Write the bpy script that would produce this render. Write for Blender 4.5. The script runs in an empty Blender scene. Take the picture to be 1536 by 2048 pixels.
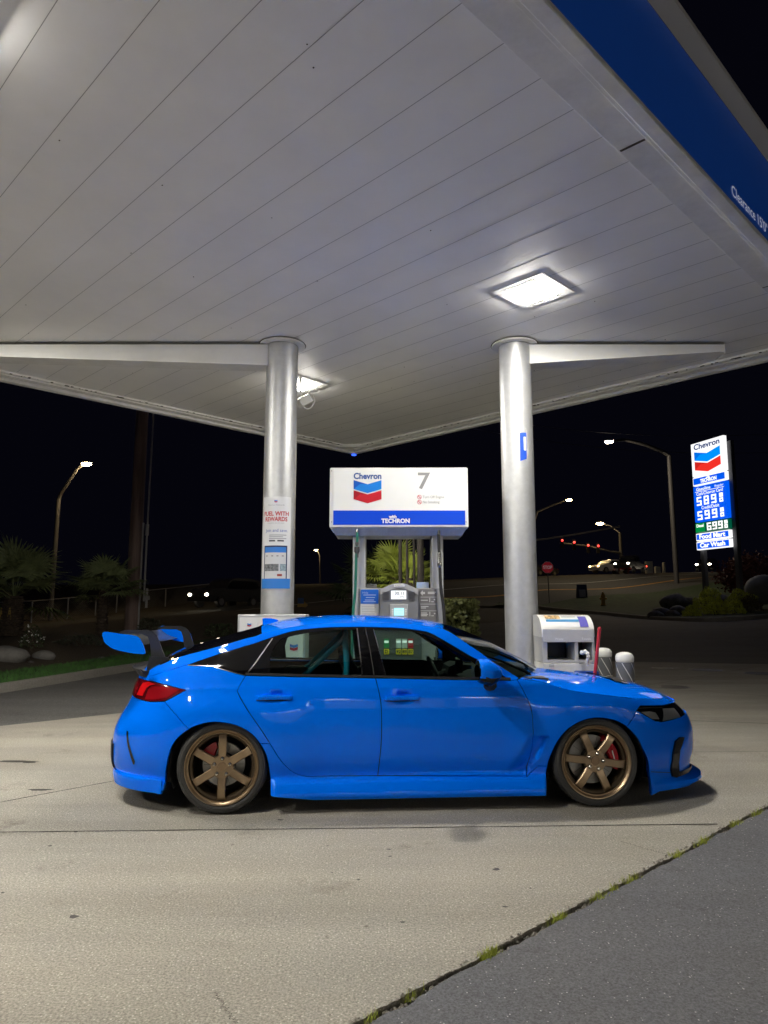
import bpy, bmesh, math, random
import numpy as np
from mathutils import Vector, Matrix, Euler
from mathutils.geometry import delaunay_2d_cdt
R = math.radians
random.seed(7)
rng = np.random.default_rng(7)
sc = bpy.context.scene
COL = sc.collection

# ------------------------------------------------------------------ camera
FPX, PITCH, EYE = 1420.0, R(7.71), 1.45
cam_d = bpy.data.cameras.new('camera')
cam = bpy.data.objects.new('camera', cam_d); COL.objects.link(cam)
cam.location = (0, 0, EYE); cam.rotation_euler = (R(90) + PITCH, 0, 0)
cam_d.sensor_fit = 'VERTICAL'; cam_d.sensor_height = 24.0
cam_d.lens = 24.0 * FPX / 2048.0
cam_d.clip_start = 0.05; cam_d.clip_end = 3000
sc.camera = cam
CP, SP = math.cos(PITCH), math.sin(PITCH)

def ray(u, v):                      # direction of a sight line, used to survey where things stand
    x = (u - 768) / FPX; y = (1024 - v) / FPX
    return x, CP - y * SP, SP + y * CP
def gnd(u, v, z=0.0):
    a, b, c = ray(u, v); t = (z - EYE) / c
    return a * t, b * t
def atY(u, v, Y):
    a, b, c = ray(u, v); t = Y / b
    return Vector((a * t, Y, EYE + c * t))

# ------------------------------------------------------------------ render settings, night sky
sc.view_settings.view_transform = 'Standard'; sc.view_settings.look = 'None'
sc.view_settings.exposure = 1.08; sc.view_settings.gamma = 1
sc.render.engine = 'CYCLES'
sc.cycles.use_denoising = True
sc.cycles.sample_clamp_indirect = 6.0; sc.cycles.sample_clamp_direct = 40.0
sc.cycles.max_bounces = 8; sc.cycles.transparent_max_bounces = 16
sc.cycles.caustics_reflective = False; sc.cycles.caustics_refractive = False
w = bpy.data.worlds.new('World'); sc.world = w; w.use_nodes = True
nt = w.node_tree; bg = nt.nodes['Background']
sky = nt.nodes.new('ShaderNodeTexSky'); sky.sky_type = 'NISHITA'; sky.sun_disc = False
sky.sun_elevation = R(-9.0); sky.sun_rotation = R(200); sky.air_density = 1.0; sky.dust_density = 1.0
add = nt.nodes.new('ShaderNodeMix'); add.data_type = 'RGBA'; add.blend_type = 'ADD'; add.inputs[0].default_value = 1.0
add.inputs[7].default_value = (0.006, 0.006, 0.015, 1)      # town glow in the night sky
nt.links.new(sky.outputs[0], add.inputs[6]); nt.links.new(add.outputs[2], bg.inputs[0]); bg.inputs[1].default_value = 0.10

# ------------------------------------------------------------------ materials
MATS = {}
def mat(name, col, rough=0.5, metal=0.0, coat=0.0, spec=0.5, emit=None, es=0.0, alpha=1.0,
        var=0.0, vscale=8.0, bump=0.0, bscale=60.0, detail=4.0, col2=None, rvar=0.0, stretch=None):
    if name in MATS: return MATS[name]
    m = bpy.data.materials.new(name); m.use_nodes = True; MATS[name] = m
    n = m.node_tree; b = n.nodes['Principled BSDF']
    b.inputs['Base Color'].default_value = (*col, 1)
    b.inputs['Roughness'].default_value = rough; b.inputs['Metallic'].default_value = metal
    b.inputs['Coat Weight'].default_value = coat; b.inputs['Coat IOR'].default_value = 1.30; b.inputs['Coat Roughness'].default_value = 0.03
    b.inputs['Specular IOR Level'].default_value = spec
    if emit is not None:
        b.inputs['Emission Color'].default_value = (*emit, 1); b.inputs['Emission Strength'].default_value = es
    tc = None
    def coords():
        nonlocal tc
        if tc is None:
            t = n.nodes.new('ShaderNodeTexCoord'); mp = n.nodes.new('ShaderNodeMapping')
            n.links.new(t.outputs['Object'], mp.inputs[0])
            if stretch: mp.inputs['Scale'].default_value = stretch
            tc = mp.outputs[0]
        return tc
    if var > 0 or col2 is not None:
        tx = n.nodes.new('ShaderNodeTexNoise'); tx.inputs['Scale'].default_value = vscale
        tx.inputs['Detail'].default_value = detail; tx.inputs['Roughness'].default_value = 0.65
        n.links.new(coords(), tx.inputs['Vector'])
        rp = n.nodes.new('ShaderNodeValToRGB')
        lo = [c * (1 - var) for c in col]; hi = [min(1, c * (1 + var)) for c in (col2 or col)]
        rp.color_ramp.elements[0].color = (*lo, 1); rp.color_ramp.elements[0].position = 0.32
        rp.color_ramp.elements[1].color = (*hi, 1); rp.color_ramp.elements[1].position = 0.68
        n.links.new(tx.outputs['Fac'], rp.inputs[0]); n.links.new(rp.outputs[0], b.inputs['Base Color'])
        if rvar:
            mr = n.nodes.new('ShaderNodeMapRange'); n.links.new(tx.outputs['Fac'], mr.inputs[0])
            mr.inputs[3].default_value = rough - rvar; mr.inputs[4].default_value = rough + rvar
            n.links.new(mr.outputs[0], b.inputs['Roughness'])
    if bump > 0:
        tx2 = n.nodes.new('ShaderNodeTexNoise'); tx2.inputs['Scale'].default_value = bscale; tx2.inputs['Detail'].default_value = 5
        n.links.new(coords(), tx2.inputs['Vector'])
        bp = n.nodes.new('ShaderNodeBump'); bp.inputs['Strength'].default_value = bump; bp.inputs['Distance'].default_value = 0.01
        n.links.new(tx2.outputs['Fac'], bp.inputs['Height']); n.links.new(bp.outputs[0], b.inputs['Normal'])
    return m

def glass_mat(name, tint, refl=1.0):          # thin sheet glass: tinted see-through plus a mirror reflection by Fresnel
    m = bpy.data.materials.new(name); m.use_nodes = True; MATS[name] = m
    n = m.node_tree; n.nodes.clear()
    o = n.nodes.new('ShaderNodeOutputMaterial'); mx = n.nodes.new('ShaderNodeMixShader')
    t = n.nodes.new('ShaderNodeBsdfTransparent'); t.inputs[0].default_value = (*tint, 1)
    g = n.nodes.new('ShaderNodeBsdfGlossy'); g.inputs['Roughness'].default_value = 0.02
    f = n.nodes.new('ShaderNodeFresnel'); f.inputs[0].default_value = 1.5
    n.links.new(f.outputs[0], mx.inputs[0]); n.links.new(t.outputs[0], mx.inputs[1]); n.links.new(g.outputs[0], mx.inputs[2])
    n.links.new(mx.outputs[0], o.inputs[0])
    return m

# ground materials with several scales of dirt, speckle and bump
def ground_mat(name, base, dark, light, speck, spscale=160.0, stain=0.35, bump=0.5, rough=0.9, tint=None, spt=0.62, warmth=0.05, lanes=0.0):
    m = bpy.data.materials.new(name); m.use_nodes = True; MATS[name] = m
    n = m.node_tree; b = n.nodes['Principled BSDF']; L = n.links.new
    t = n.nodes.new('ShaderNodeTexCoord')
    def noise(s, d=5, r=0.6):
        x = n.nodes.new('ShaderNodeTexNoise'); x.inputs['Scale'].default_value = s; x.inputs['Detail'].default_value = d
        x.inputs['Roughness'].default_value = r; L(t.outputs['Object'], x.inputs['Vector']); return x.outputs['Fac']
    def ramp(f, a, b_, ca, cb):
        r = n.nodes.new('ShaderNodeValToRGB'); e = r.color_ramp.elements
        e[0].position = a; e[0].color = (*ca, 1); e[1].position = b_; e[1].color = (*cb, 1); L(f, r.inputs[0]); return r.outputs[0]
    def mix(f, a, b_, mode='MIX'):
        x = n.nodes.new('ShaderNodeMix'); x.data_type = 'RGBA'; x.blend_type = mode
        if isinstance(f, float): x.inputs[0].default_value = f
        else: L(f, x.inputs[0])
        L(a, x.inputs[6]); L(b_, x.inputs[7]); return x.outputs[2]
    c0 = ramp(noise(1.3, 6), 0.3, 0.7, [c * 0.9 for c in base], [c * 1.1 for c in base])
    big = ramp(noise(0.35, 3), 0.35, 0.7, (1 - stain,) * 3, (1.06,) * 3)
    warm = ramp(noise(0.55, 4, 0.6), 0.38, 0.62, (1.0 + warmth, 1.0, 1.0 - 1.6 * warmth), (1.0 - 0.5 * warmth, 1.0, 1.0 + 0.6 * warmth))
    c1 = mix(1.0, mix(1.0, c0, big, 'MULTIPLY'), warm, 'MULTIPLY')
    fine = noise(spscale, 3, 0.7)
    sp = ramp(fine, 0.36, 0.64, dark, light)
    mid = ramp(noise(spscale * 0.42, 4, 0.75), 0.35, 0.65, [c * 0.72 for c in base], [c * 1.28 for c in base])
    c2 = mix(0.52, mix(0.42, c1, mid), sp)
    vo = n.nodes.new('ShaderNodeTexVoronoi'); vo.inputs['Scale'].default_value = spscale * 0.9
    L(t.outputs['Object'], vo.inputs['Vector'])
    sel = n.nodes.new('ShaderNodeMath'); sel.operation = 'GREATER_THAN'; sel.inputs[1].default_value = spt
    sep = n.nodes.new('ShaderNodeSeparateColor'); L(vo.outputs['Color'], sep.inputs[0]); L(sep.outputs[0], sel.inputs[0])
    near = n.nodes.new('ShaderNodeMath'); near.operation = 'LESS_THAN'; near.inputs[1].default_value = 0.33; L(vo.outputs['Distance'], near.inputs[0])
    both = n.nodes.new('ShaderNodeMath'); both.operation = 'MULTIPLY'; L(sel.outputs[0], both.inputs[0]); L(near.outputs[0], both.inputs[1])
    rgb = n.nodes.new('ShaderNodeRGB'); rgb.outputs[0].default_value = (*speck, 1)
    c3 = mix(both.outputs[0], c2, rgb.outputs[0])
    # scattered oil drips and old spills
    d1 = ramp(noise(1.7, 5, 0.72), 0.60, 0.80, (1, 1, 1), (0.52, 0.50, 0.48))
    d2 = ramp(noise(9.0, 2, 0.5), 0.75, 0.79, (1, 1, 1), (0.45, 0.43, 0.41))
    c4 = mix(1.0, mix(1.0, c3, d1, 'MULTIPLY'), d2, 'MULTIPLY')
    if lanes:                                       # bands worn and darkened by passing tyres
        mp = n.nodes.new('ShaderNodeMapping'); mp.inputs['Scale'].default_value = (0.16, 1.15, 1.0); L(t.outputs['Object'], mp.inputs[0])
        ln = n.nodes.new('ShaderNodeTexNoise'); ln.inputs['Scale'].default_value = 1.0; ln.inputs['Detail'].default_value = 7; ln.inputs['Roughness'].default_value = 0.62; L(mp.outputs[0], ln.inputs['Vector'])
        c4 = mix(1.0, c4, ramp(ln.outputs['Fac'], 0.36, 0.64, (1 - lanes,) * 3, (1 + lanes * 0.6,) * 3), 'MULTIPLY')
    L(c4, b.inputs['Base Color']); b.inputs['Roughness'].default_value = rough
    b.inputs['Specular IOR Level'].default_value = 0.3
    bp = n.nodes.new('ShaderNodeBump'); bp.inputs['Strength'].default_value = bump; bp.inputs['Distance'].default_value = 0.006
    L(fine, bp.inputs['Height']); L(bp.outputs[0], b.inputs['Normal'])
    return m

# ------------------------------------------------------------------ object helpers
def link(name, me, parent=None, kind=None):
    o = bpy.data.objects.new(name, me); COL.objects.link(o)
    if parent is not None: o.parent = parent
    if kind: o['kind'] = kind
    return o
def mesh(name, vs, fs, m=None, parent=None, smooth=False, kind=None, fm=None):
    me = bpy.data.meshes.new(name); me.from_pydata([tuple(v) for v in vs], [], fs); me.update()
    for x in (m if isinstance(m, (list, tuple)) else [m]):
        if x is not None: me.materials.append(x)
    if fm is not None: me.polygons.foreach_set('material_index', fm)
    if smooth: me.polygons.foreach_set('use_smooth', [True] * len(me.polygons))
    return link(name, me, parent, kind)
def thing(name, label, cat, loc=(0, 0, 0), rz=0.0, group=None):
    o = bpy.data.objects.new(name, None); COL.objects.link(o)
    o.location = loc; o.rotation_euler = (0, 0, rz); o.empty_display_size = 0.2
    o['label'] = label; o['category'] = cat
    if group: o['group'] = group
    return o
def tag(o, label, cat, group=None):
    o['label'] = label; o['category'] = cat
    if group: o['group'] = group
    return o
def copy_tree(o, label=None):
    def rec(s, p):
        c = s.copy(); COL.objects.link(c)
        if p is not None: c.parent = p
        for ch in list(s.children): rec(ch, c)
        return c
    r = rec(o, None)
    if label: r['label'] = label
    return r

class MB:                                     # collects shapes, then links them as ONE mesh
    def __init__(s): s.v = []; s.f = []; s.m = []
    def add(s, vs, fs, mi=0, mx=None):
        o = len(s.v)
        s.v += [tuple(mx @ Vector(v)) if mx is not None else tuple(v) for v in vs]
        s.f += [tuple(i + o for i in f) for f in fs]; s.m += [mi] * len(fs); return s
    def box(s, x0, x1, y0, y1, z0, z1, mi=0, mx=None, bev=0.0, seg=2):
        if bev > 0:
            bm = bmesh.new(); bmesh.ops.create_cube(bm, size=1.0)
            for v in bm.verts: v.co = Vector(((x0 + x1) / 2 + v.co.x * (x1 - x0), (y0 + y1) / 2 + v.co.y * (y1 - y0), (z0 + z1) / 2 + v.co.z * (z1 - z0)))
            bmesh.ops.bevel(bm, geom=bm.edges[:], offset=bev, segments=seg, profile=0.5, affect='EDGES')
            bm.verts.index_update()
            s.add([v.co[:] for v in bm.verts], [[v.index for v in f.verts] for f in bm.faces], mi, mx); bm.free(); return s
        vs = [(x, y, z) for z in (z0, z1) for y in (y0, y1) for x in (x0, x1)]
        return s.add(vs, [(0, 2, 3, 1), (4, 5, 7, 6), (0, 1, 5, 4), (2, 6, 7, 3), (0, 4, 6, 2), (1, 3, 7, 5)], mi, mx)
    def tube(s, pts, r, n=10, mi=0, cap=True):
        pts = [Vector(p) for p in pts]; rs = r if isinstance(r, (list, tuple)) else [r] * len(pts)
        up = None; rings = []
        for i, p in enumerate(pts):
            d = (pts[min(i + 1, len(pts) - 1)] - pts[max(i - 1, 0)]).normalized()
            if up is None:
                up = Vector((0, 0, 1)) if abs(d.z) < 0.9 else Vector((1, 0, 0))
            a = (up - d * up.dot(d)).normalized(); up = a; b = d.cross(a)
            rings.append([p + (a * math.cos(t) + b * math.sin(t)) * rs[i] for t in [2 * math.pi * k / n for k in range(n)]])
        vs = [v for rg in rings for v in rg]; fs = []
        for i in range(len(pts) - 1):
            for k in range(n):
                fs.append((i * n + k, i * n + (k + 1) % n, (i + 1) * n + (k + 1) % n, (i + 1) * n + k))
        if cap: fs += [tuple(range(n))[::-1], tuple((len(pts) - 1) * n + k for k in range(n))]
        return s.add(vs, fs, mi)
    def lathe(s, prof, n=32, mi=0, mx=None, axis='Z', capped=True):   # profile of (radius, height)
        vs = []; fs = []
        for r_, h in prof:
            for k in range(n):
                t = 2 * math.pi * k / n; c, q = r_ * math.cos(t), r_ * math.sin(t)
                vs.append((c, q, h) if axis == 'Z' else ((c, h, q) if axis == 'Y' else (h, c, q)))
        for i in range(len(prof) - 1):
            for k in range(n): fs.append((i * n + k, i * n + (k + 1) % n, (i + 1) * n + (k + 1) % n, (i + 1) * n + k))
        if capped:
            if prof[0][0] > 1e-5: fs.append(tuple(range(n))[::-1])
            if prof[-1][0] > 1e-5: fs.append(tuple((len(prof) - 1) * n + k for k in range(n)))
        return s.add(vs, fs, mi, mx)
    def prism(s, poly, y0, y1, mi=0, mx=None):   # polygon in (x, z), extruded along y
        n = len(poly)
        vs = [(p[0], y0, p[1]) for p in poly] + [(p[0], y1, p[1]) for p in poly]
        fs = [tuple(range(n)), tuple(range(2 * n - 1, n - 1, -1))] + [(i, n + i, n + (i + 1) % n, (i + 1) % n) for i in range(n)]
        return s.add(vs, fs, mi, mx)
    def prism_z(s, poly, z0, z1, mi=0, mx=None): # polygon in (x, y), extruded along z
        n = len(poly)
        vs = [(p[0], p[1], z0) for p in poly] + [(p[0], p[1], z1) for p in poly]
        fs = [tuple(range(n))[::-1], tuple(range(n, 2 * n))] + [(i, (i + 1) % n, n + (i + 1) % n, n + i) for i in range(n)]
        return s.add(vs, fs, mi, mx)
    def ball(s, c, rx, ry, rz, mi=0, sub=2, rough=0.0):
        bm = bmesh.new(); bmesh.ops.create_icosphere(bm, subdivisions=sub, radius=1.0)
        for v in bm.verts:
            k = 1 + random.uniform(-rough, rough)
            v.co = Vector((c[0] + v.co.x * rx * k, c[1] + v.co.y * ry * k, c[2] + v.co.z * rz * k))
        bm.verts.index_update()
        s.add([v.co[:] for v in bm.verts], [[v.index for v in f.verts] for f in bm.faces], mi); bm.free(); return s
    def build(s, name, m, parent=None, smooth=False, kind=None, fix=True):
        o = mesh(name, s.v, s.f, m, parent, False, kind, s.m)
        if fix:
            bm = bmesh.new(); bm.from_mesh(o.data); bmesh.ops.recalc_face_normals(bm, faces=bm.faces[:]); bm.to_mesh(o.data); bm.free()
        if smooth:
            o.data.polygons.foreach_set('use_smooth', [True] * len(o.data.polygons))
            o.data.set_sharp_from_angle(angle=R(38))
            wn = o.modifiers.new('weighted', 'WEIGHTED_NORMAL'); wn.keep_sharp = True; wn.weight = 80
        return o

def text_geo(body, size, align='CENTER', bold=0.0, spacing=1.0, width=None):
    c = bpy.data.curves.new('txt', 'FONT'); c.body = body; c.size = size; c.align_x = align; c.align_y = 'CENTER'
    c.offset = bold; c.resolution_u = 3; c.space_character = spacing
    o = bpy.data.objects.new('txt', c); me = bpy.data.meshes.new_from_object(o)
    vs = [v.co.copy() for v in me.vertices]; fs = [tuple(p.vertices) for p in me.polygons]
    bpy.data.objects.remove(o); bpy.data.meshes.remove(me); bpy.data.curves.remove(c)
    if width and vs:
        lo = min(v.x for v in vs); hi = max(v.x for v in vs); k = width / (hi - lo)
        for v in vs: v.x *= k
    return vs, fs
def text(parent, body, size, x, y, z, m, name='lettering', align='CENTER', bold=0.0, width=None, f=None):
    """flat letters facing -Y, centred on (x, z) at depth y; f bends them onto a curved surface"""
    vs, fs = text_geo(body, size, align, bold, 1.0, width)
    P = [(x + v.x, y, z + v.y) for v in vs]
    if f: P = [f(p) for p in P]
    return mesh(name, P, fs, m, parent)
def inset2(poly, d):
    n = len(poly); out = []
    A = sum(poly[i][0] * poly[(i + 1) % n][1] - poly[(i + 1) % n][0] * poly[i][1] for i in range(n))
    sg = 1 if A > 0 else -1
    for i in range(n):
        p0, p1, p2 = Vector(poly[i - 1]), Vector(poly[i]), Vector(poly[(i + 1) % n])
        a = (p1 - p0); b = (p2 - p1)
        if a.length < 1e-9: a = b
        if b.length < 1e-9: b = a
        a.normalize(); b.normalize()
        na = Vector((-a.y, a.x)) * sg; nb = Vector((-b.y, b.x)) * sg
        m = na + nb
        if m.length < 0.2: m = na
        m.normalize(); k = max(0.45, m.dot(na))
        q = p1 + m * (d / k); out.append((q.x, q.y))
    return out
def resample(poly, step, closed=True):
    out = []; n = len(poly)
    for i in range(n if closed else n - 1):
        a, b = poly[i], poly[(i + 1) % n]
        d = math.dist(a, b); k = max(1, int(math.ceil(d / step)))
        out += [(a[0] + (b[0] - a[0]) * j / k, a[1] + (b[1] - a[1]) * j / k) for j in range(k)]
    if not closed: out.append(tuple(poly[-1]))
    return out
def smooth_curve(pts, n=6, closed=False):     # Catmull-Rom through the points
    P = [np.array(p, float) for p in pts]; out = []; N = len(P)
    for i in range(N if closed else N - 1):
        p1, p2 = P[i], P[(i + 1) % N]
        p0 = P[i - 1] if (i > 0 or closed) else 2 * p1 - p2
        p3 = P[(i + 2) % N] if (i + 2 < N or closed) else 2 * p2 - p1
        for j in range(n):
            t = j / n
            out.append(tuple(0.5 * ((2 * p1) + (-p0 + p2) * t + (2 * p0 - 5 * p1 + 4 * p2 - p3) * t * t + (-p0 + 3 * p1 - 3 * p2 + p3) * t ** 3)))
    if not closed: out.append(tuple(P[-1]))
    return out
def inpoly(P, poly):
    x, y = P[:, 0], P[:, 1]; r = np.zeros(len(P), bool); n = len(poly)
    for i in range(n):
        (xa, ya), (xb, yb) = poly[i], poly[(i + 1) % n]
        if ya == yb: continue
        c = ((ya > y) != (yb > y)) & (x < (xb - xa) * (y - ya) / (yb - ya) + xa); r ^= c
    return r
def cdt(poly, holes=(), step=0.04, edge=None, gaps=0.5):
    """triangulates a polygon with holes over an inner grid; returns points (N,2) and triangles"""
    edge = edge or step * 0.6
    loops = [resample(poly, edge)] + [resample(h, edge) for h in holes]
    V = []; E = []
    for lp in loops:
        o = len(V); V += lp; E += [(o + i, o + (i + 1) % len(lp)) for i in range(len(lp))]
    B = np.array(V)
    x0, y0 = B.min(0); x1, y1 = B.max(0)
    gx = np.arange(x0 + step / 2, x1, step); gy = np.arange(y0 + step / 2, y1, step)
    G = np.array([(a + (step / 2 if j % 2 else 0), b) for j, b in enumerate(gy) for a in gx])
    if len(G):
        k = inpoly(G, loops[0])
        for h in loops[1:]: k &= ~inpoly(G, h)
        G = G[k]
    if len(G):
        d = np.full(len(G), 1e9)
        for p in B: d = np.minimum(d, (G[:, 0] - p[0]) ** 2 + (G[:, 1] - p[1]) ** 2)
        G = G[d > (gaps * step) ** 2]
        V = V + [tuple(g) for g in G]
    ov, oe, of, *_ = delaunay_2d_cdt([Vector(v) for v in V], E, [], 0, 1e-7)
    ov = np.array([(v.x, v.y) for v in ov]); of = np.array([f for f in of if len(f) == 3])
    c = ov[of].mean(1); k = inpoly(c, loops[0])
    for h in loops[1:]: k &= ~inpoly(c, h)
    of = of[k]
    a, b, d = ov[of[:, 0]], ov[of[:, 1]], ov[of[:, 2]]
    ar = (b[:, 0] - a[:, 0]) * (d[:, 1] - a[:, 1]) - (b[:, 1] - a[:, 1]) * (d[:, 0] - a[:, 0])
    of = of[np.abs(ar) > 1e-9]; ar = ar[np.abs(ar) > 1e-9]
    of[ar < 0] = of[ar < 0][:, ::-1]
    return ov, of
def sstep(a, b, x):
    t = np.clip((x - a) / (b - a), 0, 1); return t * t * (3 - 2 * t)
# ================================================================== STATION: ground, canopy, columns, pump, cabinets
WHITE = mat('white_paint', (0.78, 0.78, 0.76), 0.45, var=0.04, vscale=3)
CEIL = mat('ceiling_enamel', (0.90, 0.895, 0.89), 0.36, var=0.06, vscale=0.6, detail=6, rvar=0.10)
SEAM = mat('seam_dark', (0.42, 0.42, 0.42), 0.8)
TRIM = mat('canopy_trim', (0.80, 0.795, 0.78), 0.5, var=0.10, vscale=4, detail=8)
RUST = mat('rust_dirt', (0.05, 0.04, 0.03), 0.9)
FASC = mat('fascia_blue', (0.012, 0.075, 0.36), 0.35, emit=(0.02, 0.155, 0.85), es=0.03, var=0.10, vscale=0.5)  # faint glow added to the blue, standing in for light falling on the fascia
LAMP = mat('lamp_glow', (1, 1, 1), 0.5, emit=(1.0, 0.955, 0.86), es=215.0)
GALV = mat('silver_column_paint', (0.56, 0.57, 0.58), 0.44, metal=0.65, var=0.07, vscale=14, bump=0.12, bscale=220, detail=8, rvar=0.08)
CONC = ground_mat('concrete', (0.345, 0.324, 0.278), (0.12, 0.112, 0.094), (0.57, 0.535, 0.465), (0.58, 0.54, 0.47), 95, 0.32, 0.9, spt=0.88, warmth=0.07, lanes=0.16)
ASPH = ground_mat('asphalt', (0.140, 0.141, 0.150), (0.06, 0.06, 0.064), (0.22, 0.222, 0.235), (0.46, 0.46, 0.45), 105, 0.22, 1.0, spt=0.965, lanes=0.10)
ROAD = ground_mat('road_asphalt', (0.06, 0.058, 0.055), (0.035, 0.034, 0.032), (0.085, 0.083, 0.08), (0.12, 0.12, 0.115), 60, 0.2, 0.5)
LOTA = ground_mat('lot_asphalt', (0.115, 0.112, 0.108), (0.06, 0.058, 0.056), (0.17, 0.167, 0.16), (0.25, 0.25, 0.24), 75, 0.25, 0.7, lanes=0.12)
SOIL = ground_mat('planter_soil', (0.075, 0.058, 0.045), (0.04, 0.03, 0.022), (0.11, 0.09, 0.07), (0.16, 0.13, 0.10), 40, 0.3, 1.0)
KERB = ground_mat('kerb_concrete', (0.26, 0.245, 0.22), (0.18, 0.17, 0.15), (0.32, 0.30, 0.27), (0.35, 0.33, 0.30), 70, 0.3, 0.5)

# ---- canopy frame: origin at its far corner, a = along the panels (to the right), b = along the far-left edge (towards us)
ZB = 4.57
CX, CY = gnd(708, 909, ZB)
S2 = math.sqrt(0.5)
def cw(a, b): return (CX + a * S2 - b * S2, CY - a * S2 - b * S2)
def to_ab(x, y):
    x -= CX; y -= CY; return (x - y) * S2, -(x + y) * S2
CANW, CANL, ZC = 8.77, 26.0, 4.66

can = thing('canopy', 'white panelled station canopy roof with blue fascia over the car', 'canopy', (CX, CY, 0), R(-45))
# local x = a (to the right-front), local -y = b
deck = MB(); PW = 0.3843; nb = int(CANL / PW)
for i in range(nb):
    b0 = 0.25 if i == 0 else 0.036 + (i + 0) * PW; b1 = 0.036 + (i + 1) * PW - 0.0042
    if b1 > CANL - 0.25: break
    t = 0.0016                                  # every pan dips a little towards its lapped edge
    vs = [(0.24, -b0, ZC), (CANW - 0.335, -b0, ZC), (CANW - 0.335, -b1, ZC - t), (0.24, -b1, ZC - t)]
    deck.add(vs, [(0, 1, 2, 3)])
deck.box(0.2, CANW - 0.2, -CANL + 0.1, -0.2, ZC + 0.012, ZC + 0.05, 1)
deck.build('ceiling_deck', [CEIL, SEAM], can, fix=False)
def strip(name, x0, x1, y0, y1, z0, z1, m): return MB().box(x0, x1, y0, y1, z0, z1, bev=0.004, seg=1).build(name, m, can)
tr = MB()
tr.box(CANW - 0.345, CANW - 0.14, -CANL, -0.02, ZC - 0.03, ZC + 0.01, bev=0.003, seg=1)          # wide flat border, car side
tr.box(0.06, 0.26, -CANL, -0.02, ZC - 0.028, ZC + 0.012, bev=0.003, seg=1)                         # border, far-left
tr.box(0.26, CANW - 0.346, -0.26, -0.06, ZC - 0.031, ZC + 0.009, bev=0.003, seg=1)                    # border, far-right
tr.box(CANW - 0.138, CANW - 0.004, -CANL, -0.012, ZB + 0.045, ZB + 0.075, bev=0.004, seg=1)           # drip rails
tr.box(CANW - 0.085, CANW + 0.012, -CANL, -0.006, ZB - 0.002, ZB + 0.043, bev=0.006, seg=1)
tr.box(-0.012, 0.085, -CANL, -0.006, ZB - 0.001, ZB + 0.043, bev=0.006, seg=1)
tr.box(0.0855, CANW - 0.0855, -0.085, 0.012, ZB - 0.0015, ZB + 0.0425, bev=0.006, seg=1)
tr.box(0.06, 0.20, -CANL, -0.09, ZB + 0.045, ZB + 0.072, bev=0.004, seg=1)
tr.box(0.2005, CANW - 0.14, -0.19, -0.05, ZB + 0.0455, ZB + 0.0725, bev=0.004, seg=1)
mx = Matrix.Rotation(R(45), 4, 'Z')
tr.add([(0.02, -0.74, ZC - 0.05), (0.74, -0.02, ZC - 0.05), (0.70, -0.02, ZC - 0.05), (0.02, -0.70, ZC - 0.05), (0.02, -0.74, ZC + 0.02), (0.74, -0.02, ZC + 0.02), (0.70, -0.02, ZC + 0.02), (0.02, -0.70, ZC + 0.02)],
       [(0, 1, 2, 3), (4, 7, 6, 5), (0, 4, 5, 1), (2, 6, 7, 3)])
tr.build('border_trim', TRIM, can)
# dark joints, drips and cracked sealant along the borders
dj = MB()
for b in (2.2, 8.3, 11.4):
    dj.box(CANW - 0.34, CANW - 0.15, -b - 0.004, -b + 0.004, ZC - 0.034, ZC - 0.0305)
dj.box(CANW - 0.33, CANW - 0.15, -5.235, -5.215, ZC - 0.0335, ZC - 0.0303)
random.seed(3)
for i in range(110):
    b = random.uniform(0.3, 8.0); s = random.choice([0.006, 0.01, 0.016]); y = -b
    if i % 2: dj.box(0.262 + random.uniform(-0.03, 0.01), 0.262 + s * 2, y, y + s * random.uniform(1, 4), ZC - 0.0305, ZC - 0.0285)
    else: dj.box(b, b + s * random.uniform(1, 4), -0.262 - s, -0.262 + random.uniform(0, 0.03), ZC - 0.0335, ZC - 0.0315)
for i in range(46):
    a = random.uniform(0.6, CANW - 1); b = random.uniform(0.5, 10.5); s = random.uniform(0.005, 0.011)
    dj.box(a, a + s, -b, -b + s, ZC - 0.0075, ZC - 0.0045)
dj.build('grime', RUST, can)['kind'] = 'stuff'
fb = MB()
for (x0, x1, y0, y1) in ((CANW - 0.003, CANW + 0.010, -CANL, 0.0), (-0.010, 0.003, -CANL, 0.0), (0.004, CANW - 0.004, -0.003, 0.010)):
    fb.box(x0, x1, y0, y1, ZB + 0.044, ZB + 0.865)
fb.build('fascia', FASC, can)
cp_ = MB()
cp_.add([(CANW + 0.0115, -CANL, ZB + 0.866), (CANW + 0.10, -CANL, ZB + 0.955), (CANW + 0.10, -CANL, ZB + 1.0), (CANW - 0.02, -CANL, ZB + 1.0), (CANW + 0.0115, 0.035, ZB + 0.866), (CANW + 0.10, 0.035, ZB + 0.955), (CANW + 0.10, 0.035, ZB + 1.0), (CANW - 0.02, 0.035, ZB + 1.0)], [(0, 1, 5, 4), (1, 2, 6, 5), (2, 3, 7, 6), (3, 0, 4, 7), (0, 3, 2, 1), (4, 5, 6, 7)])
cp_.box(-0.035, 0.02, -CANL, 0.035, ZB + 0.866, ZB + 1.0, bev=0.006, seg=1)
cp_.box(0.0205, CANW - 0.0205, -0.02, 0.035, ZB + 0.8665, ZB + 0.9995, bev=0.006, seg=1)
cp_.build('coping', mat('coping_grey', (0.78, 0.78, 0.76), 0.5), can)
MB().box(0.03, CANW - 0.03, -CANL + 0.02, -0.03, ZB + 0.60, ZB + 0.66).build('roof_sheet', mat('roof_sheet', (0.3, 0.3, 0.3), 0.8), can)
MB().box(-0.012, 0.06, -0.06, 0.014, ZB - 0.03, ZB - 0.003, bev=0.006).build('corner_light', mat('corner_blue', (0.02, 0.06, 0.7), 0.3, emit=(0.03, 0.10, 1.0), es=1.2), can)
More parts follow.
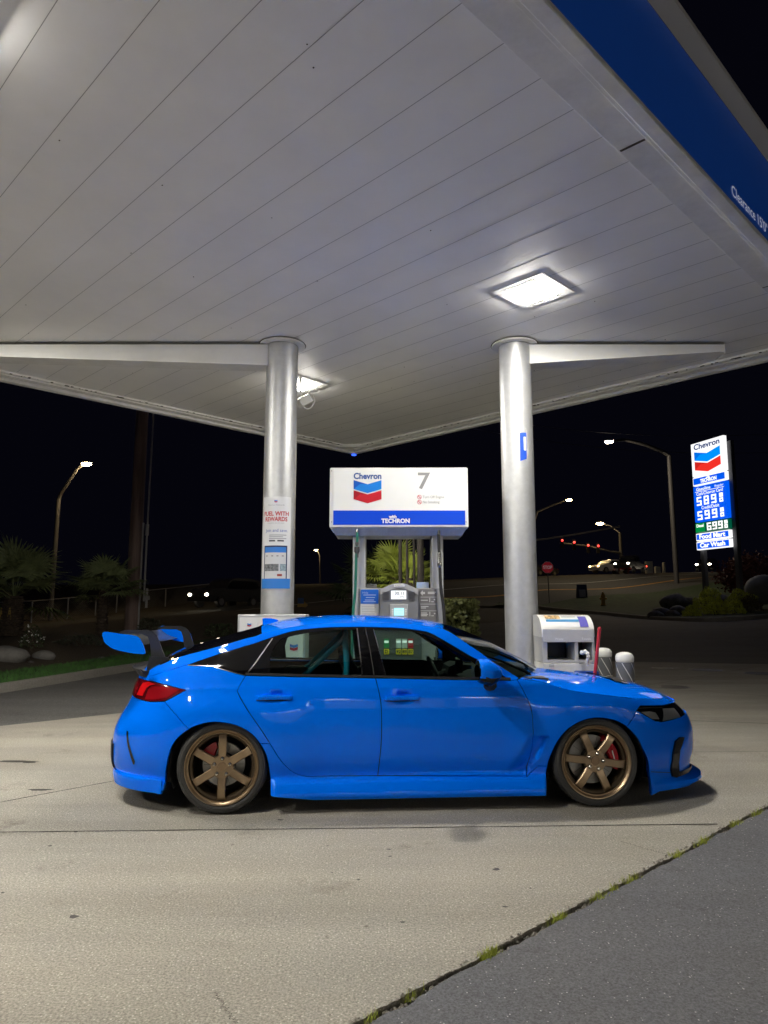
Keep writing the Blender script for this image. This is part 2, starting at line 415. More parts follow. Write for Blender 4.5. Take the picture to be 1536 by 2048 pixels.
# "Clearance 15'0"" on the outer face of the fascia
vs, fs = text_geo("Clearance 15'0\"", 0.135, 'CENTER', 0.001)
a_, b_ = to_ab(*atY(1487, 437, 5.62)[:2])
mesh('lettering', [(CANW + 0.0135, -b_ - 0.10 + v.x, ZB + 0.135 + v.y) for v in vs], fs, mat('letter_white', (0.85, 0.85, 0.85), 0.5, emit=(0.8, 0.85, 1.0), es=0.12), can)  # letters glow slightly too, brightness added in place of light on them

# ---- lamps recessed under the canopy
def canopy_lamp(label):
    t = thing('canopy_lamp', label, 'ceiling lamp', (0, 0, 0), R(-45), 'square lamps under the canopy')
    pl = MB().box(-0.30, 0.30, -0.30, 0.30, -0.008, 0.0, bev=0.003, seg=1)
    pl.build('mounting_plate', mat('lamp_plate', (0.86, 0.86, 0.86), 0.4), t, True)
    h = MB()
    q = [(-0.190, -0.190), (0.190, -0.190), (0.190, 0.190), (-0.190, 0.190)]; q2 = [(x * 0.92, y * 0.92) for x, y in q]
    h.add([(x, y, -0.0085) for x, y in q] + [(x, y, -0.018) for x, y in q2], [(0, 1, 5, 4), (1, 2, 6, 5), (2, 3, 7, 6), (3, 0, 4, 7), (4, 5, 6, 7)])
    for k in range(15):
        p = -0.16 + k * 0.0229
        for s in (-1, 1):
            h.box(p - 0.004, p + 0.004, min(s * 0.196, s * 0.245), max(s * 0.196, s * 0.245), -0.0125, -0.0075, 1)
    h.build('housing', [mat('lamp_plate', (0.86, 0.86, 0.86), 0.4), mat('fin_dark', (0.25, 0.24, 0.23), 0.6)], t)
    MB().box(-0.168, 0.168, -0.168, 0.168, -0.0290, -0.0185, bev=0.002, seg=1).build('diffuser', LAMP, t)
    return t
_la = to_ab(*gnd(1067, 597, 4.58)); _lb = to_ab(*gnd(599, 779, 4.58)); _lc = to_ab(*gnd(-150, 10, 4.58))
LAMPS = [(*_la, 'square canopy lamp glaring white above the right column'), (*_lb, 'square canopy lamp half hidden by the left column'),
         (*_lc, 'square canopy lamp above the rear of the car, nearest the camera'), (2.56, 8.62, 'square canopy lamp of the second row over the island'),
         (6.6, 13.7, 'square canopy lamp of the third row, beside the near fascia'), (2.55, 13.7, 'square canopy lamp of the third row, beside the far fascia')]
l0 = None
for a, b, lb in LAMPS:
    if l0 is None: o = l0 = canopy_lamp(lb)
    else: o = copy_tree(l0, lb)
    x, y = cw(a, b); o.location = (x, y, ZC - 0.004)

# ---- columns with their tapered beams
def column(x, y, label):
    t = thing('canopy_column', label, 'column', (x, y, 0), 0, 'round columns carrying the canopy')
    MB().lathe([(0.192, 0.0), (0.192, ZC - 0.03)], 96, capped=False).build('shaft', GALV, t, True)
    MB().lathe([(0.205, ZC - 0.035), (0.275, ZC - 0.030), (0.28, ZC - 0.020), (0.275, ZC - 0.008), (0.19, ZC - 0.006)], 64, capped=False).build('collar', TRIM, t, True)
    MB().lathe([(0.288, ZC - 0.012), (0.283, ZC - 0.0075), (0.27, ZC - 0.0075)], 64, capped=False).build('sealant_ring', RUST, t, True)
    MB().lathe([(0.26, 0.15), (0.26, 0.17), (0.20, 0.18)], 40).build('base_plate', GALV, t, True)
    return t
COLL, COLR = (-1.247, 8.37), (1.603, 8.37)
cl = column(*COLL, 'silver canopy column with the tall rewards poster on it')
cr = column(*COLR, 'silver canopy column with a small blue plaque, beside the waste station')
BEAMW = mat('beam_white', (0.74, 0.74, 0.72), 0.4, var=0.05, vscale=2)
def beam(col, s, L, d0, d1, label):
    t = thing('canopy_beam', label, 'beam', (col[0], col[1], 0), 0, 'tapered beams under the canopy')
    x0 = s * 0.16; x1 = s * L; z = ZC - 0.033
    vs = []
    for x, d in ((x0, d0), (x1, d1)):
        for y in (-0.11, 0.11): vs += [(x, y, z), (x, y, z - d)]
    MB().add(vs, [(0, 1, 5, 4), (2, 6, 7, 3), (1, 3, 7, 5), (0, 4, 6, 2), (4, 5, 7, 6), (0, 2, 3, 1)]).build('web', BEAMW, t)
    f = MB(); fd = 0.012
    vs = []
    for x, d in ((x0, d0), (x1, d1)):
        for y in (-0.125, 0.125): vs += [(x, y, z - d - 0.001), (x, y, z - d - fd)]
    f.add(vs, [(0, 1, 5, 4), (2, 6, 7, 3), (1, 3, 7, 5), (0, 4, 6, 2), (4, 5, 7, 6), (0, 2, 3, 1)]).build('flange', TRIM, t)
    if L < 4: MB().box(x1, x1 + s * 0.008, -0.115, 0.115, z - 0.12, z).build('end_plate', TRIM, t)
    c = MB().box(min(x0, x1), max(x0, x1), -0.1135, -0.1105, z - 0.006, z + 0.002); c.build('sealant', RUST, t)
    return t
beam(COLL, -1, 6.0, 0.26, 0.07, 'white tapered beam running left from the poster column')
beam(COLR, 1, 2.52, 0.24, 0.09, 'white tapered beam running right from the plaque column')

# ---- curved rewards poster on the left column
ps = thing('poster', 'tall white rewards poster wrapped round the left column', 'poster', (COLL[0], COLL[1], 0))
PC = -math.pi / 2 - 0.055; PR = 0.1955
def wrap(p):                                     # flat (x, depth, z) -> on the column; x is arc length, depth stands proud
    t = PC + p[0] / PR; r_ = PR - p[1]
    return (r_ * math.cos(t), r_ * math.sin(t), p[2])
def wrap_rect(name, x0, x1, z0, z1, d, m, n=14):
    vs = []; fs = []
    for i in range(n + 1):
        x = x0 + (x1 - x0) * i / n
        vs += [wrap((x, -d, z0)), wrap((x, -d, z1))]
    for i in range(n): fs.append((2 * i, 2 * i + 2, 2 * i + 3, 2 * i + 1))
    return mesh(name, vs, fs, m, ps, True)
pz = lambda v: atY(556, v, 8.18).z
PAPER = mat('poster_paper', (0.72, 0.73, 0.74), 0.55); PRED = mat('print_red', (0.50, 0.03, 0.04), 0.6)
PBLU = mat('print_blue', (0.02, 0.10, 0.42), 0.6); PLBL = mat('print_light_blue', (0.03, 0.20, 0.62), 0.5); PDRK = mat('print_dark', (0.06, 0.06, 0.07), 0.6)
PGRY = mat('print_grey', (0.28, 0.29, 0.31), 0.6)
hw = 0.192
wrap_rect('sheet', -hw, hw, pz(1177), pz(993), 0.001, PAPER, 20)
wrap_rect('blue_band', -hw, hw, pz(1177), pz(1157), 0.0025, PLBL, 20)
k = lambda b, s, v, m, w_=None, x=0.0, bold=0.0: text(ps, b, s, x, -0.003, pz(v), m, width=w_, bold=bold, f=wrap)
k('Chevron Rewards', 0.022, 1010, PGRY, 0.20)
k('FUEL WITH', 0.070, 1027.5, PRED, 0.312, bold=0.002); k('REWARDS', 0.070, 1038.5, PRED, 0.275, bold=0.002)
k('A premium you can enjoy', 0.018, 1046, PGRY, 0.20); k('Join and save.', 0.052, 1061, PBLU, 0.27, 0.012)
for i, v in enumerate((1070, 1073.5, 1077)): wrap_rect('text_line', -0.075, 0.13 - 0.04 * (i == 1), pz(v) - 0.004, pz(v) + 0.004, 0.0025, PGRY, 8)
for x in (-0.075, 0.025): wrap_rect('store_badge', x, x + 0.075, pz(1083), pz(1080), 0.0025, PDRK, 4)
wrap_rect('phone_case', -0.145, 0.145, pz(1157) , pz(1091), 0.0022, mat('phone_navy', (0.015, 0.03, 0.09), 0.4), 14)
wrap_rect('phone_screen', -0.13, 0.13, pz(1157), pz(1094), 0.0032, mat('print_pale', (0.62, 0.63, 0.65), 0.5), 14)
wrap_rect('phone_header', -0.13, 0.13, pz(1105), pz(1094), 0.0040, PLBL, 14)
for x in (-0.10, -0.03, 0.03, 0.09): wrap_rect('icon_dot', x - 0.012, x + 0.012, pz(1113), pz(1110.5), 0.0040, PGRY, 3)
wrap_rect('photo_card', -0.135, 0.045, pz(1142), pz(1128), 0.0040, mat('card_grey', (0.16, 0.17, 0.18), 0.5, var=0.7, vscale=40), 8)
wrap_rect('photo_card', 0.06, 0.13, pz(1142), pz(1128), 0.0040, mat('card_blue', (0.25, 0.33, 0.38), 0.5, var=0.5, vscale=40), 5)
wrap_rect('car_icon', 0.03, 0.085, pz(1152.5), pz(1148), 0.0040, mat('card_red', (0.3, 0.05, 0.04), 0.5), 4)

EB = mat('emblem_blue', (0.005, 0.10, 0.52), 0.35); EBL = mat('emblem_light_blue', (0.01, 0.22, 0.72), 0.35)
ER = mat('emblem_red', (0.56, 0.015, 0.03), 0.35); ERD = mat('emblem_dark_red', (0.36, 0.008, 0.02), 0.35); NAVY = mat('letter_navy', (0.01, 0.07, 0.30), 0.4)
def emblem(parent, cx, z, wd, y, mats=(EB, EBL, ER, ERD), zk=1.0):    # two stacked V bands; cx, z = centre of the top edge
    h = wd / 2; d = 0.15 * wd * zk; t = 0.325 * wd * zk; g = 0.045 * wd * zk; b = MB()
    def band(z0, mi, mj):
        b.add([(cx - h, y, z0), (cx, y, z0 - d), (cx, y, z0 - d - t), (cx - h, y, z0 - t)], [(0, 3, 2, 1)], mi)
        b.add([(cx, y, z0 - d), (cx + h, y, z0), (cx + h, y, z0 - t), (cx, y, z0 - d - t)], [(0, 3, 2, 1)], mj)
        b.add([(cx - h * 0.55, y - 0.0012, z0 - d * 0.98), (cx, y - 0.0012, z0 - d), (cx + h, y - 0.0012, z0 - t), (cx, y - 0.0012, z0 - d - t), (cx - h, y - 0.0012, z0 - t)], [(0, 4, 3, 2, 1)], mj)
    band(z, 0, 1); band(z - t - g, 3, 2)
    return b.build('emblem', list(mats), parent, fix=False)
pe = MB()
emb = emblem(ps, 0, pz(1000), 0.036, 0)
for v in emb.data.vertices: v.co = Vector(wrap((v.co.x, -0.003, v.co.z)))

# ---- small blue plaque standing off the right column
sg = thing('column_plaque', 'small blue plaque bent round the right column', 'sign', (COLR[0], COLR[1], 0))
zt, zb_ = atY(1043, 866, 8.2).z, atY(1043, 923, 8.2).z
b = MB(); vs = []; n = 8
for i in range(n + 1):
    t = -math.pi / 2 - 0.02 + 0.42 * i / n
    for z in (zb_, zt): vs.append((0.1965 * math.cos(t), 0.1965 * math.sin(t), z + (0.03 * i / n if z == zb_ else 0)))
mesh('panel', vs, [(2 * i, 2 * i + 2, 2 * i + 3, 2 * i + 1) for i in range(n)], mat('plaque_blue', (0.01, 0.07, 0.5), 0.4), sg, True)
vs = []
for i in range(5):
    t = -math.pi / 2 + 0.22 + 0.14 * i / 4
    for z in (zb_ + 0.13, zt - 0.05): vs.append((0.1985 * math.cos(t), 0.1985 * math.sin(t), z))
mesh('white_inset', vs, [(2 * i, 2 * i + 2, 2 * i + 3, 2 * i + 1) for i in range(4)], WHITE, sg, True)
vs = []
for i in range(9):
    t = -math.pi / 2 + 0.36 + 0.14 * math.sin(math.pi * i / 8); z = zb_ + (zt - zb_ + 0.06) * i / 8
    vs += [(0.1985 * math.cos(t), 0.1985 * math.sin(t), z), (0.1985 * math.cos(t + 0.03), 0.1985 * math.sin(t + 0.03), z)]
mesh('curved_edge', vs, [(2 * i, 2 * i + 1, 2 * i + 3, 2 * i + 2) for i in range(8)], WHITE, sg, True)

# ---- bracketed flood housing hanging under the second lamp
fp = atY(607, 803, 9.55)
fl = thing('flood_housing', 'white box on a curved bracket hanging behind the left column', 'floodlight', (fp.x, fp.y, fp.z), R(25))
mx = Matrix.Rotation(R(-32), 4, 'Y')
MB().box(-0.07, 0.11, -0.07, 0.07, -0.065, 0.065, mx=mx, bev=0.018).build('housing', WHITE, fl, True)
MB().box(0.111, 0.118, -0.058, 0.058, -0.053, 0.053, mx=mx).build('lens', mat('lens_grey', (0.35, 0.34, 0.31), 0.2), fl)
MB().tube([(-0.02, 0, 0.07), (-0.05, 0, 0.16), (-0.05, 0, ZC - fp.z)], 0.016, 8).build('stem', WHITE, fl, True)
MB().tube(smooth_curve([(-0.08, -0.08, -0.03), (0.0, -0.085, -0.12), (0.08, -0.085, -0.10), (0.13, -0.085, 0.0), (0.10, -0.085, 0.08)], 5), 0.009, 6).build('bracket', WHITE, fl, True)

# ---- pump island slab
isl = mesh('pump_island', [], [], None); bpy.data.objects.remove(isl)
b = MB(); pts = [(-1.55, 7.85), (2.55, 7.85)] + [(2.55 + 0.62 * math.sin(t), 8.47 - 0.62 * math.cos(t)) for t in [math.pi * i / 10 for i in range(1, 10)]] + [(2.55, 9.09), (-1.55, 9.09)]
pts += [(-1.55 - 0.62 * math.sin(t), 8.47 + 0.62 * math.cos(t)) for t in [math.pi * i / 10 for i in range(1, 10)]]
b.prism_z(pts, -0.02, 0.15)
o = b.build('pump_island', KERB, None); o['kind'] = 'structure'

# ---- the fuel dispenser
DY = 8.18                                        # plane of its front face
pX = lambda u, v=1100, Y=DY: atY(u, v, Y).x
pZ = lambda v, Y=DY: atY(800, v, Y).z
ALU = mat('brushed_aluminium', (0.56, 0.57, 0.57), 0.38, metal=0.55, var=0.08, vscale=20, stretch=(1, 1, 0.1))
DGRY = mat('dispenser_grey', (0.20, 0.205, 0.21), 0.42); MGRY = mat('dispenser_mid_grey', (0.30, 0.305, 0.31), 0.42)
LGRY = mat('dispenser_light_grey', (0.52, 0.52, 0.51), 0.45); BLK = mat('rubber_black', (0.015, 0.015, 0.016), 0.5)
dcx = pX(797.5)
dp = thing('fuel_dispenser', 'fuel dispenser number seven behind the blue car, under its lit sign box', 'fuel dispenser', (dcx, DY, 0.15))
def X(u, v=1100): return pX(u, v) - dcx
def Z(v): return pZ(v) - 0.15
bw = X(888, 1200) ; bl = X(716, 1200)
zt = Z(1176)
MB().box(bl, bw, 0.02, 0.55, 0.0, zt, bev=0.012).build('cabinet', MGRY, dp, True)
for (u0, u1) in ((705, 731.5), (863, 887)):
    b = MB(); x0, x1 = X(u0), X(u1); ztop = Z(1059)
    b.box(x0, x1, 0.03, 0.30, 0.0, ztop, bev=0.02, seg=2); b.build('upright', ALU, dp, True)
sx0, sx1 = X(660.5, 1000), X(934.5, 1000); sz0, sz1 = Z(1057), Z(938.5)
MB().box(sx0, sx1, -0.10, 0.50, sz0, sz1, bev=0.014).build('sign_box', mat('sign_frame', (0.74, 0.74, 0.72), 0.4), dp, True)
b = MB(); b.add([(sx0 + 0.02, -0.08, sz0), (sx1 - 0.02, -0.08, sz0), (sx1 - 0.02, 0.48, sz0), (sx0 + 0.02, 0.48, sz0), (sx0 + 0.07, -0.03, sz0 - 0.085), (sx1 - 0.07, -0.03, sz0 - 0.085), (sx1 - 0.07, 0.42, sz0 - 0.085), (sx0 + 0.07, 0.42, sz0 - 0.085)],
             [(0, 1, 5, 4), (1, 2, 6, 5), (2, 3, 7, 6), (3, 0, 4, 7), (4, 5, 6, 7)])
b.build('sign_underside', ALU, dp)
px0, px1 = X(668, 1000), X(928, 1000)
SIGNW = mat('sign_face_white', (0.78, 0.785, 0.76), 0.3, emit=(1.0, 1.0, 0.92), es=0.03, var=0.03, vscale=2)
SIGNB = mat('sign_face_blue', (0.008, 0.06, 0.52), 0.25, emit=(0.0, 0.06, 0.8), es=0.08)
sp = MB().box(px0, px1, -0.106, -0.1005, sz0 + 0.012, sz1 - 0.02).build('sign_panel', SIGNW, dp)
MB().box(px0 + 0.001, px1 - 0.001, -0.1095, -0.1065, Z(1052), Z(1023.5)).build('blue_strip', SIGNB, sp)
for (u, v) in ((664.5, 945), (664.5, 1046), (930, 945), (930, 1046)):
    MB().lathe([(0.006, -0.104), (0.006, -0.100)], 8, axis='Y', mx=Matrix.Translation((X(u, v), 0, Z(v)))).build('screw', DGRY, sp)
LW = mat('letter_white_lit', (0.8, 0.8, 0.8), 0.5)
ex = X(735.5, 985); ew = X(763, 985) - X(708, 985)
text(sp, 'Chevron', 0.098, ex, -0.108, Z(956), NAVY, bold=0.003, width=ew)
emblem(sp, ex, Z(963.5), ew, -0.108)
text(sp, '7', 0.27, X(847), -0.108, Z(966.5), mat('numeral_grey', (0.27, 0.27, 0.27), 0.5), bold=0.004, width=X(860) - X(835))
TG = mat('print_faint_grey', (0.30, 0.30, 0.30), 0.5)
for v, tx, wd in ((997, 'Turn Off Engine', 43), (1007, 'No Smoking', 33)):
    text(sp, tx, 0.044, X(845), -0.108, Z(v), TG, align='LEFT', width=(X(845 + wd) - X(845)))
    b = MB(); ri, ro, c0, z0 = 0.019, 0.025, X(838.5), Z(v)
    vs = []; fs = []
    for i in range(20):
        t = 2 * math.pi * i / 20
        vs += [(c0 + ri * math.cos(t), -0.108, z0 + ri * math.sin(t)), (c0 + ro * math.cos(t), -0.108, z0 + ro * math.sin(t))]
        fs.append((2 * i, 2 * i + 1, (2 * i + 3) % 40, (2 * i + 2) % 40))
    b.add(vs, fs); q = 0.016
    b.add([(c0 - q - 0.003, -0.1082, z0 + q - 0.003), (c0 - q + 0.003, -0.1082, z0 + q + 0.003), (c0 + q + 0.003, -0.1082, z0 - q + 0.003), (c0 + q - 0.003, -0.1082, z0 - q - 0.003)], [(0, 1, 2, 3)])
    b.build('prohibition_mark', PRED, sp, fix=False)
tcx = X(791, 1040)
text(sp, 'with', 0.048, X(785.5, 1036), -0.112, Z(1036), LW, bold=0.0025)
text(sp, 'TECHRON', 0.068, tcx, -0.112, Z(1044.5), LW, bold=0.003, width=X(819, 1040) - X(763, 1040))
# console: arched head, displays, side panels
cx0, cx1 = X(761, 1200), X(836, 1200); cm = (cx0 + cx1) / 2
ZL = Z(1257)
arch = [(cx0, ZL)] + [(cx0 + (cx1 - cx0) * i / 14, Z(1180) + (Z(1167) - Z(1180)) * math.sin(math.pi * i / 14)) for i in range(15)] + [(cx1, ZL)]
MB().prism(arch, -0.045, 0.10).build('console', DGRY, dp)
arch2 = [(x, z - 0.0) for x, z in arch[1:-1]]
b = MB(); vs = []
for x, z in arch2: vs += [(x, -0.052, z + 0.004), (x, -0.052, z - 0.055), (x, 0.11, z + 0.004)]
b.add(vs, [f for i in range(len(arch2) - 1) for f in ((3 * i, 3 * i + 1, 3 * i + 4, 3 * i + 3), (3 * i, 3 * i + 3, 3 * i + 5, 3 * i + 2))]); b.build('arched_hood', mat('hood_grey', (0.42, 0.425, 0.43), 0.4), dp, True)
MB().box(cm - 0.062, cm + 0.062, -0.058, -0.0525, Z(1174.5), Z(1169.5), bev=0.002, seg=1).build('brand_plate', WHITE, dp)
text(dp, 'Chevron', 0.026, cm, -0.0595, Z(1172), PGRY, width=0.09)
MB().box(X(782, 1190), X(812, 1190), -0.056, -0.0525, Z(1198.5), Z(1181.5)).build('price_display', mat('lcd_white', (0.6, 0.62, 0.62), 0.3, emit=(0.9, 0.95, 1.0), es=0.45), dp)
text(dp, '30.11', 0.052, X(799, 1186), -0.0575, Z(1187), PDRK, bold=0.001); text(dp, '4.999', 0.036, X(801, 1194), -0.0575, Z(1194.5), PGRY)
for u0 in (765, 816):
    b = MB()
    for i in range(7): b.box(X(u0), X(u0 + 13), -0.0545, -0.047, Z(1184) - i * 0.014 - 0.006, Z(1184) - i * 0.014)
    b.build('speaker_grille', mat('grille_dark', (0.08, 0.08, 0.085), 0.5), dp)
MB().box(X(779.5), X(815), -0.058, -0.0455, ZL + 0.01, Z(1208.5), bev=0.003, seg=1).build('keypad_bezel', mat('hood_grey', (0.42, 0.425, 0.43), 0.4), dp)
MB().box(X(787.5), X(807), -0.064, -0.0585, Z(1231), Z(1216.5)).build('card_screen', mat('lcd_cyan', (0.3, 0.55, 0.6), 0.3, emit=(0.35, 0.8, 0.9), es=0.6), dp)
for v in (1219.5, 1224, 1228): MB().box(X(789), X(805), -0.0655, -0.0642, Z(v) - 0.005, Z(v) + 0.005).build('screen_text', mat('lcd_text', (0.75, 0.8, 0.8), 0.4), dp)
for u0 in (783, 809.5):
    b = MB()
    for i in range(4): b.box(X(u0), X(u0 + 3.2), -0.063, -0.0585, Z(1219 + 3.5 * i) - 0.007, Z(1219 + 3.5 * i) + 0.007)
    b.build('key_column', WHITE, dp)
lp = MB().box(X(721.5), X(757.5), 0.005, 0.0195, ZL, Z(1178)).build('info_panel', mat('panel_white', (0.66, 0.66, 0.64), 0.45, var=0.06, vscale=30), dp)
MB().box(X(722), X(757), 0.001, 0.0045, Z(1207.5), Z(1179)).build('blue_notice', mat('notice_blue', (0.01, 0.13, 0.6), 0.4), lp)
for i, (v, a, c) in enumerate(((1190, 727, 752), (1195, 732, 750), (1200, 730, 748), (1203.5, 727, 752))):
    MB().box(X(a), X(c), -0.001, 0.0005, Z(v) - 0.004, Z(v) + 0.004).build('text_line', mat('notice_text', (0.45, 0.55, 0.75), 0.5), lp)
text(lp, 'Help', 0.035, X(731), -0.0012, Z(1185.5), mat('notice_text', (0.45, 0.55, 0.75), 0.5))
for i in range(7):
    MB().box(X(724), X(750), 0.002, 0.0045, Z(1213 + i * 5) - 0.004, Z(1213 + i * 5) + 0.004).build('text_line', mat('faint_text', (0.5, 0.5, 0.5), 0.6), lp)
rp = MB().box(X(838), X(872.5), 0.004, 0.0195, ZL, Z(1178.5)).build('instruction_panel', mat('panel_taupe', (0.17, 0.165, 0.16), 0.45), dp)
for v in (1194, 1208, 1221.5): MB().box(X(840), X(872), 0.0005, 0.0035, Z(v) - 0.004, Z(v) + 0.002).build('divider', LGRY, rp)
IW = mat('print_white', (0.62, 0.62, 0.6), 0.5)
b = MB(); q = X(845); z0 = Z(1186)
b.add([(q - 0.03, 0.001, z0), (q, 0.001, z0 + 0.03), (q, 0.001, z0 + 0.012), (q + 0.025, 0.001, z0 + 0.012), (q + 0.025, 0.001, z0 - 0.012), (q, 0.001, z0 - 0.012), (q, 0.001, z0 - 0.03)], [tuple(range(6, -1, -1))])
for v in (1200, 1228):
    for (dx, dz, a, c) in ((0.0, 0.0, 0.008, 0.05), (0.02, -0.02, 0.03, 0.008), (0.05, 0.005, 0.016, 0.016)):
        x0 = X(858) + dx; b.box(x0, x0 + a, 0.0005, 0.003, Z(v) + dz - c / 2, Z(v) + dz + c / 2)
for v, wd in ((1184.5, 16), (1187, 14), (1200.5, 14), (1213, 15), (1216, 10), (1226, 12), (1229, 14), (1231.5, 12)):
    x0 = X(855) if v < 1190 else X(841); b.box(x0, x0 + X(800 + wd) - X(800), 0.0008, 0.003, Z(v) - 0.0045, Z(v) + 0.0045)
b.build('pictograms', IW, rp, fix=False)
# grade selectors seen low on the front, through the car windows
LOWP = MB().box(X(748), X(842), -0.030, 0.018, 0.16, ZL - 0.006, bev=0.01).build('grade_panel', mat('grade_dark', (0.10, 0.11, 0.11), 0.4), dp, True)
for nm, u, m1, v1, m2 in (('diesel', 773, (0.02, 0.30, 0.10), 'D', 1), ('premium', 797, (0.45, 0.55, 0.5), '92', 0), ('plus', 809, (0.45, 0.55, 0.5), '89', 0), ('regular', 821, (0.5, 0.04, 0.05), '87', 0)):
    x = X(u, 1290)
    tg = MB().box(x - 0.03, x + 0.03, -0.036, -0.0305, Z(1296), Z(1277)).build('grade_tag', mat('tag_' + nm, m1, 0.4), LOWP)
    MB().box(x - 0.024, x + 0.024, -0.039, -0.0365, Z(1285.5), Z(1281)).build('price_window', mat('lcd_white', (0.6, 0.62, 0.62), 0.3), tg)
    oc = MB().box(x - 0.03, x + 0.03, -0.040, -0.0305, Z(1308.5), Z(1297.5), bev=0.008).build('octane_button', mat('octane_yellow', (0.75, 0.62, 0.02), 0.4), LOWP, True)
    text(oc, v1, 0.05, x, -0.0415, Z(1303), PDRK, bold=0.001)
MB().box(X(834, 1160), X(859, 1160), 0.12, 0.15, zt + 0.001, Z(1163.5), bev=0.003, seg=1).build('advert_card', mat('advert_pale', (0.55, 0.58, 0.62), 0.4, var=0.35, vscale=22, col2=(0.2, 0.3, 0.5)), dp)
b = MB().box(X(732), X(753), 0.25, 0.42, zt + 0.001, zt + 0.055, bev=0.006); b.build('vent_box', DGRY, dp, True)
# hoses
GRN = mat('hose_green', (0.015, 0.16, 0.115), 0.4); CHR = mat('fitting_chrome', (0.6, 0.6, 0.58), 0.22, metal=1.0)
hx = X(716, 1070)
h1 = MB().tube(smooth_curve([(X(714.5), -0.06, Z(1062)), (X(714.5), -0.065, Z(1083)), (X(713), -0.07, Z(1120)), (X(711.5), -0.075, Z(1180)), (X(707), -0.09, Z(1240)), (X(706), -0.16, 0.35), (X(712), -0.20, 0.22), (X(720), -0.14, 0.45), (X(724), -0.05, 0.75)], 6), 0.016, 10).build('green_hose', GRN, dp, True)
b = MB(); b.lathe([(0.017, Z(1085)), (0.02, Z(1088)), (0.017, Z(1092)), (0.014, Z(1094)), (0.03, Z(1095)), (0.031, Z(1104)), (0.024, Z(1106)), (0.017, Z(1110)), (0.018, Z(1116))], 16, mx=Matrix.Translation((X(714.2), -0.066, 0))); b.build('breakaway', [mat('fitting_dark', (0.12, 0.12, 0.12), 0.35, metal=0.6)], h1, True)
MB().lathe([(0.014, Z(1056)), (0.018, Z(1063)), (0.018, Z(1066))], 12, mx=Matrix.Translation((X(714.5), -0.06, 0))).build('swivel', CHR, h1, True)
h2 = MB().tube(smooth_curve([(X(877), -0.05, Z(1068)), (X(877.5), -0.055, Z(1100)), (X(878.5), -0.06, Z(1134)), (X(880.5), -0.065, Z(1180)), (X(886), -0.07, Z(1235)), (X(888), -0.12, 0.35), (X(882), -0.16, 0.22), (X(872), -0.10, 0.5), (X(868), -0.03, 0.75)], 6), 0.018, 10).build('black_hose', BLK, dp, True)
MB().lathe([(0.02, Z(1106)), (0.024, Z(1108)), (0.024, Z(1124)), (0.028, Z(1125)), (0.028, Z(1132)), (0.020, Z(1136))], 14, mx=Matrix.Translation((X(878), -0.058, 0))).build('breakaway', CHR, h2, True)
MB().lathe([(0.015, Z(1056)), (0.02, Z(1064)), (0.02, Z(1070))], 12, mx=Matrix.Translation((X(877), -0.05, 0))).build('swivel', CHR, h2, True)
for x in (X(716, 1200) + 0.02, X(872)): MB().box(x, x + 0.05, -0.06, 0.0, 0.55, 0.82, bev=0.012).build('nozzle_boot', BLK, dp, True)

# ---- cabinets either side
lc0, lc1 = atY(475, 1240, 7.75), atY(612, 1240, 7.75); LH = atY(550, 1229, 7.75).z
lc = thing('advert_cabinet', 'white advert cabinet behind the rear of the car, at the foot of the poster column', 'cabinet', ((lc0.x + lc1.x) / 2, 7.75, 0.15))
wl = (lc1.x - lc0.x) / 2
MB().box(-wl, wl, 0.0, 0.34, 0.0, LH - 0.15, bev=0.012).build('housing', mat('cabinet_silver', (0.55, 0.56, 0.56), 0.35, metal=0.4), lc, True)
pn = MB().box(-wl + 0.025, wl - 0.025, -0.008, -0.0005, 0.05, LH - 0.15 - 0.03).build('face_panel', mat('cabinet_white', (0.76, 0.76, 0.74), 0.4), lc)
q = lambda u, v: (atY(u, v, 7.75).x - lc.location.x, atY(u, v, 7.75).z - 0.15)
x_, z_ = q(499, 1246.5); emblem(pn, x_, z_, 0.042, -0.0095)
x_, z_ = q(588, 1288); emblem(pn, x_, z_, 0.085, -0.0095)
x_, z_ = q(516, 1250); MB().box(x_ - 0.001, x_ + 0.001, -0.0095, -0.0085, z_ - 0.06, z_ + 0.02).build('rule_line', PGRY, pn)
for u in (484, 492, 500): x_, z_ = q(u, 1264); MB().box(x_ - 0.012, x_ + 0.012, -0.0095, -0.0085, z_ - 0.03, z_ + 0.01).build('dark_block', PDRK, pn)

r0, r1 = atY(1086, 1340, 7.72), atY(1192, 1340, 7.72); RH = atY(1130, 1230, 7.95).z
wc = thing('waste_station', 'grey and white waste and windscreen wash station beside the right column', 'waste bin', ((r0.x + r1.x) / 2, 7.72, 0.15))
wr = (r1.x - r0.x) / 2
qq = lambda u, v: (atY(u, v, 7.72).x - wc.location.x, atY(u, v, 7.72).z - 0.15)
zm = qq(1140, 1326)[1]; zh = qq(1140, 1274)[1]; ztop = RH - 0.15
MB().box(-wr, wr, 0.0, 0.46, 0.0, zm - 0.004, bev=0.012).build('bin_body', mat('bin_white', (0.72, 0.71, 0.67), 0.45, var=0.05, vscale=6), wc, True)
GRYB = mat('station_grey', (0.50, 0.50, 0.485), 0.45, var=0.05, vscale=8)
b = MB()
for (x0, x1) in ((-wr, -wr + 0.055), (qq(1150, 1300)[0], qq(1157, 1300)[0]), (wr - 0.03, wr)): b.box(x0, x1, 0.005, 0.45, zm, zh, bev=0.004, seg=1)
b.box(-wr + 0.056, wr - 0.031, 0.42, 0.45, zm + 0.001, zh - 0.001); b.box(-wr + 0.003, wr - 0.003, 0.004, 0.41, zm + 0.002, zm + 0.03); b.build('niche_frame', GRYB, wc)
MB().box(-wr + 0.058, wr - 0.033, 0.38, 0.418, zm + 0.032, zh - 0.002).build('niche_back', BLK, wc)
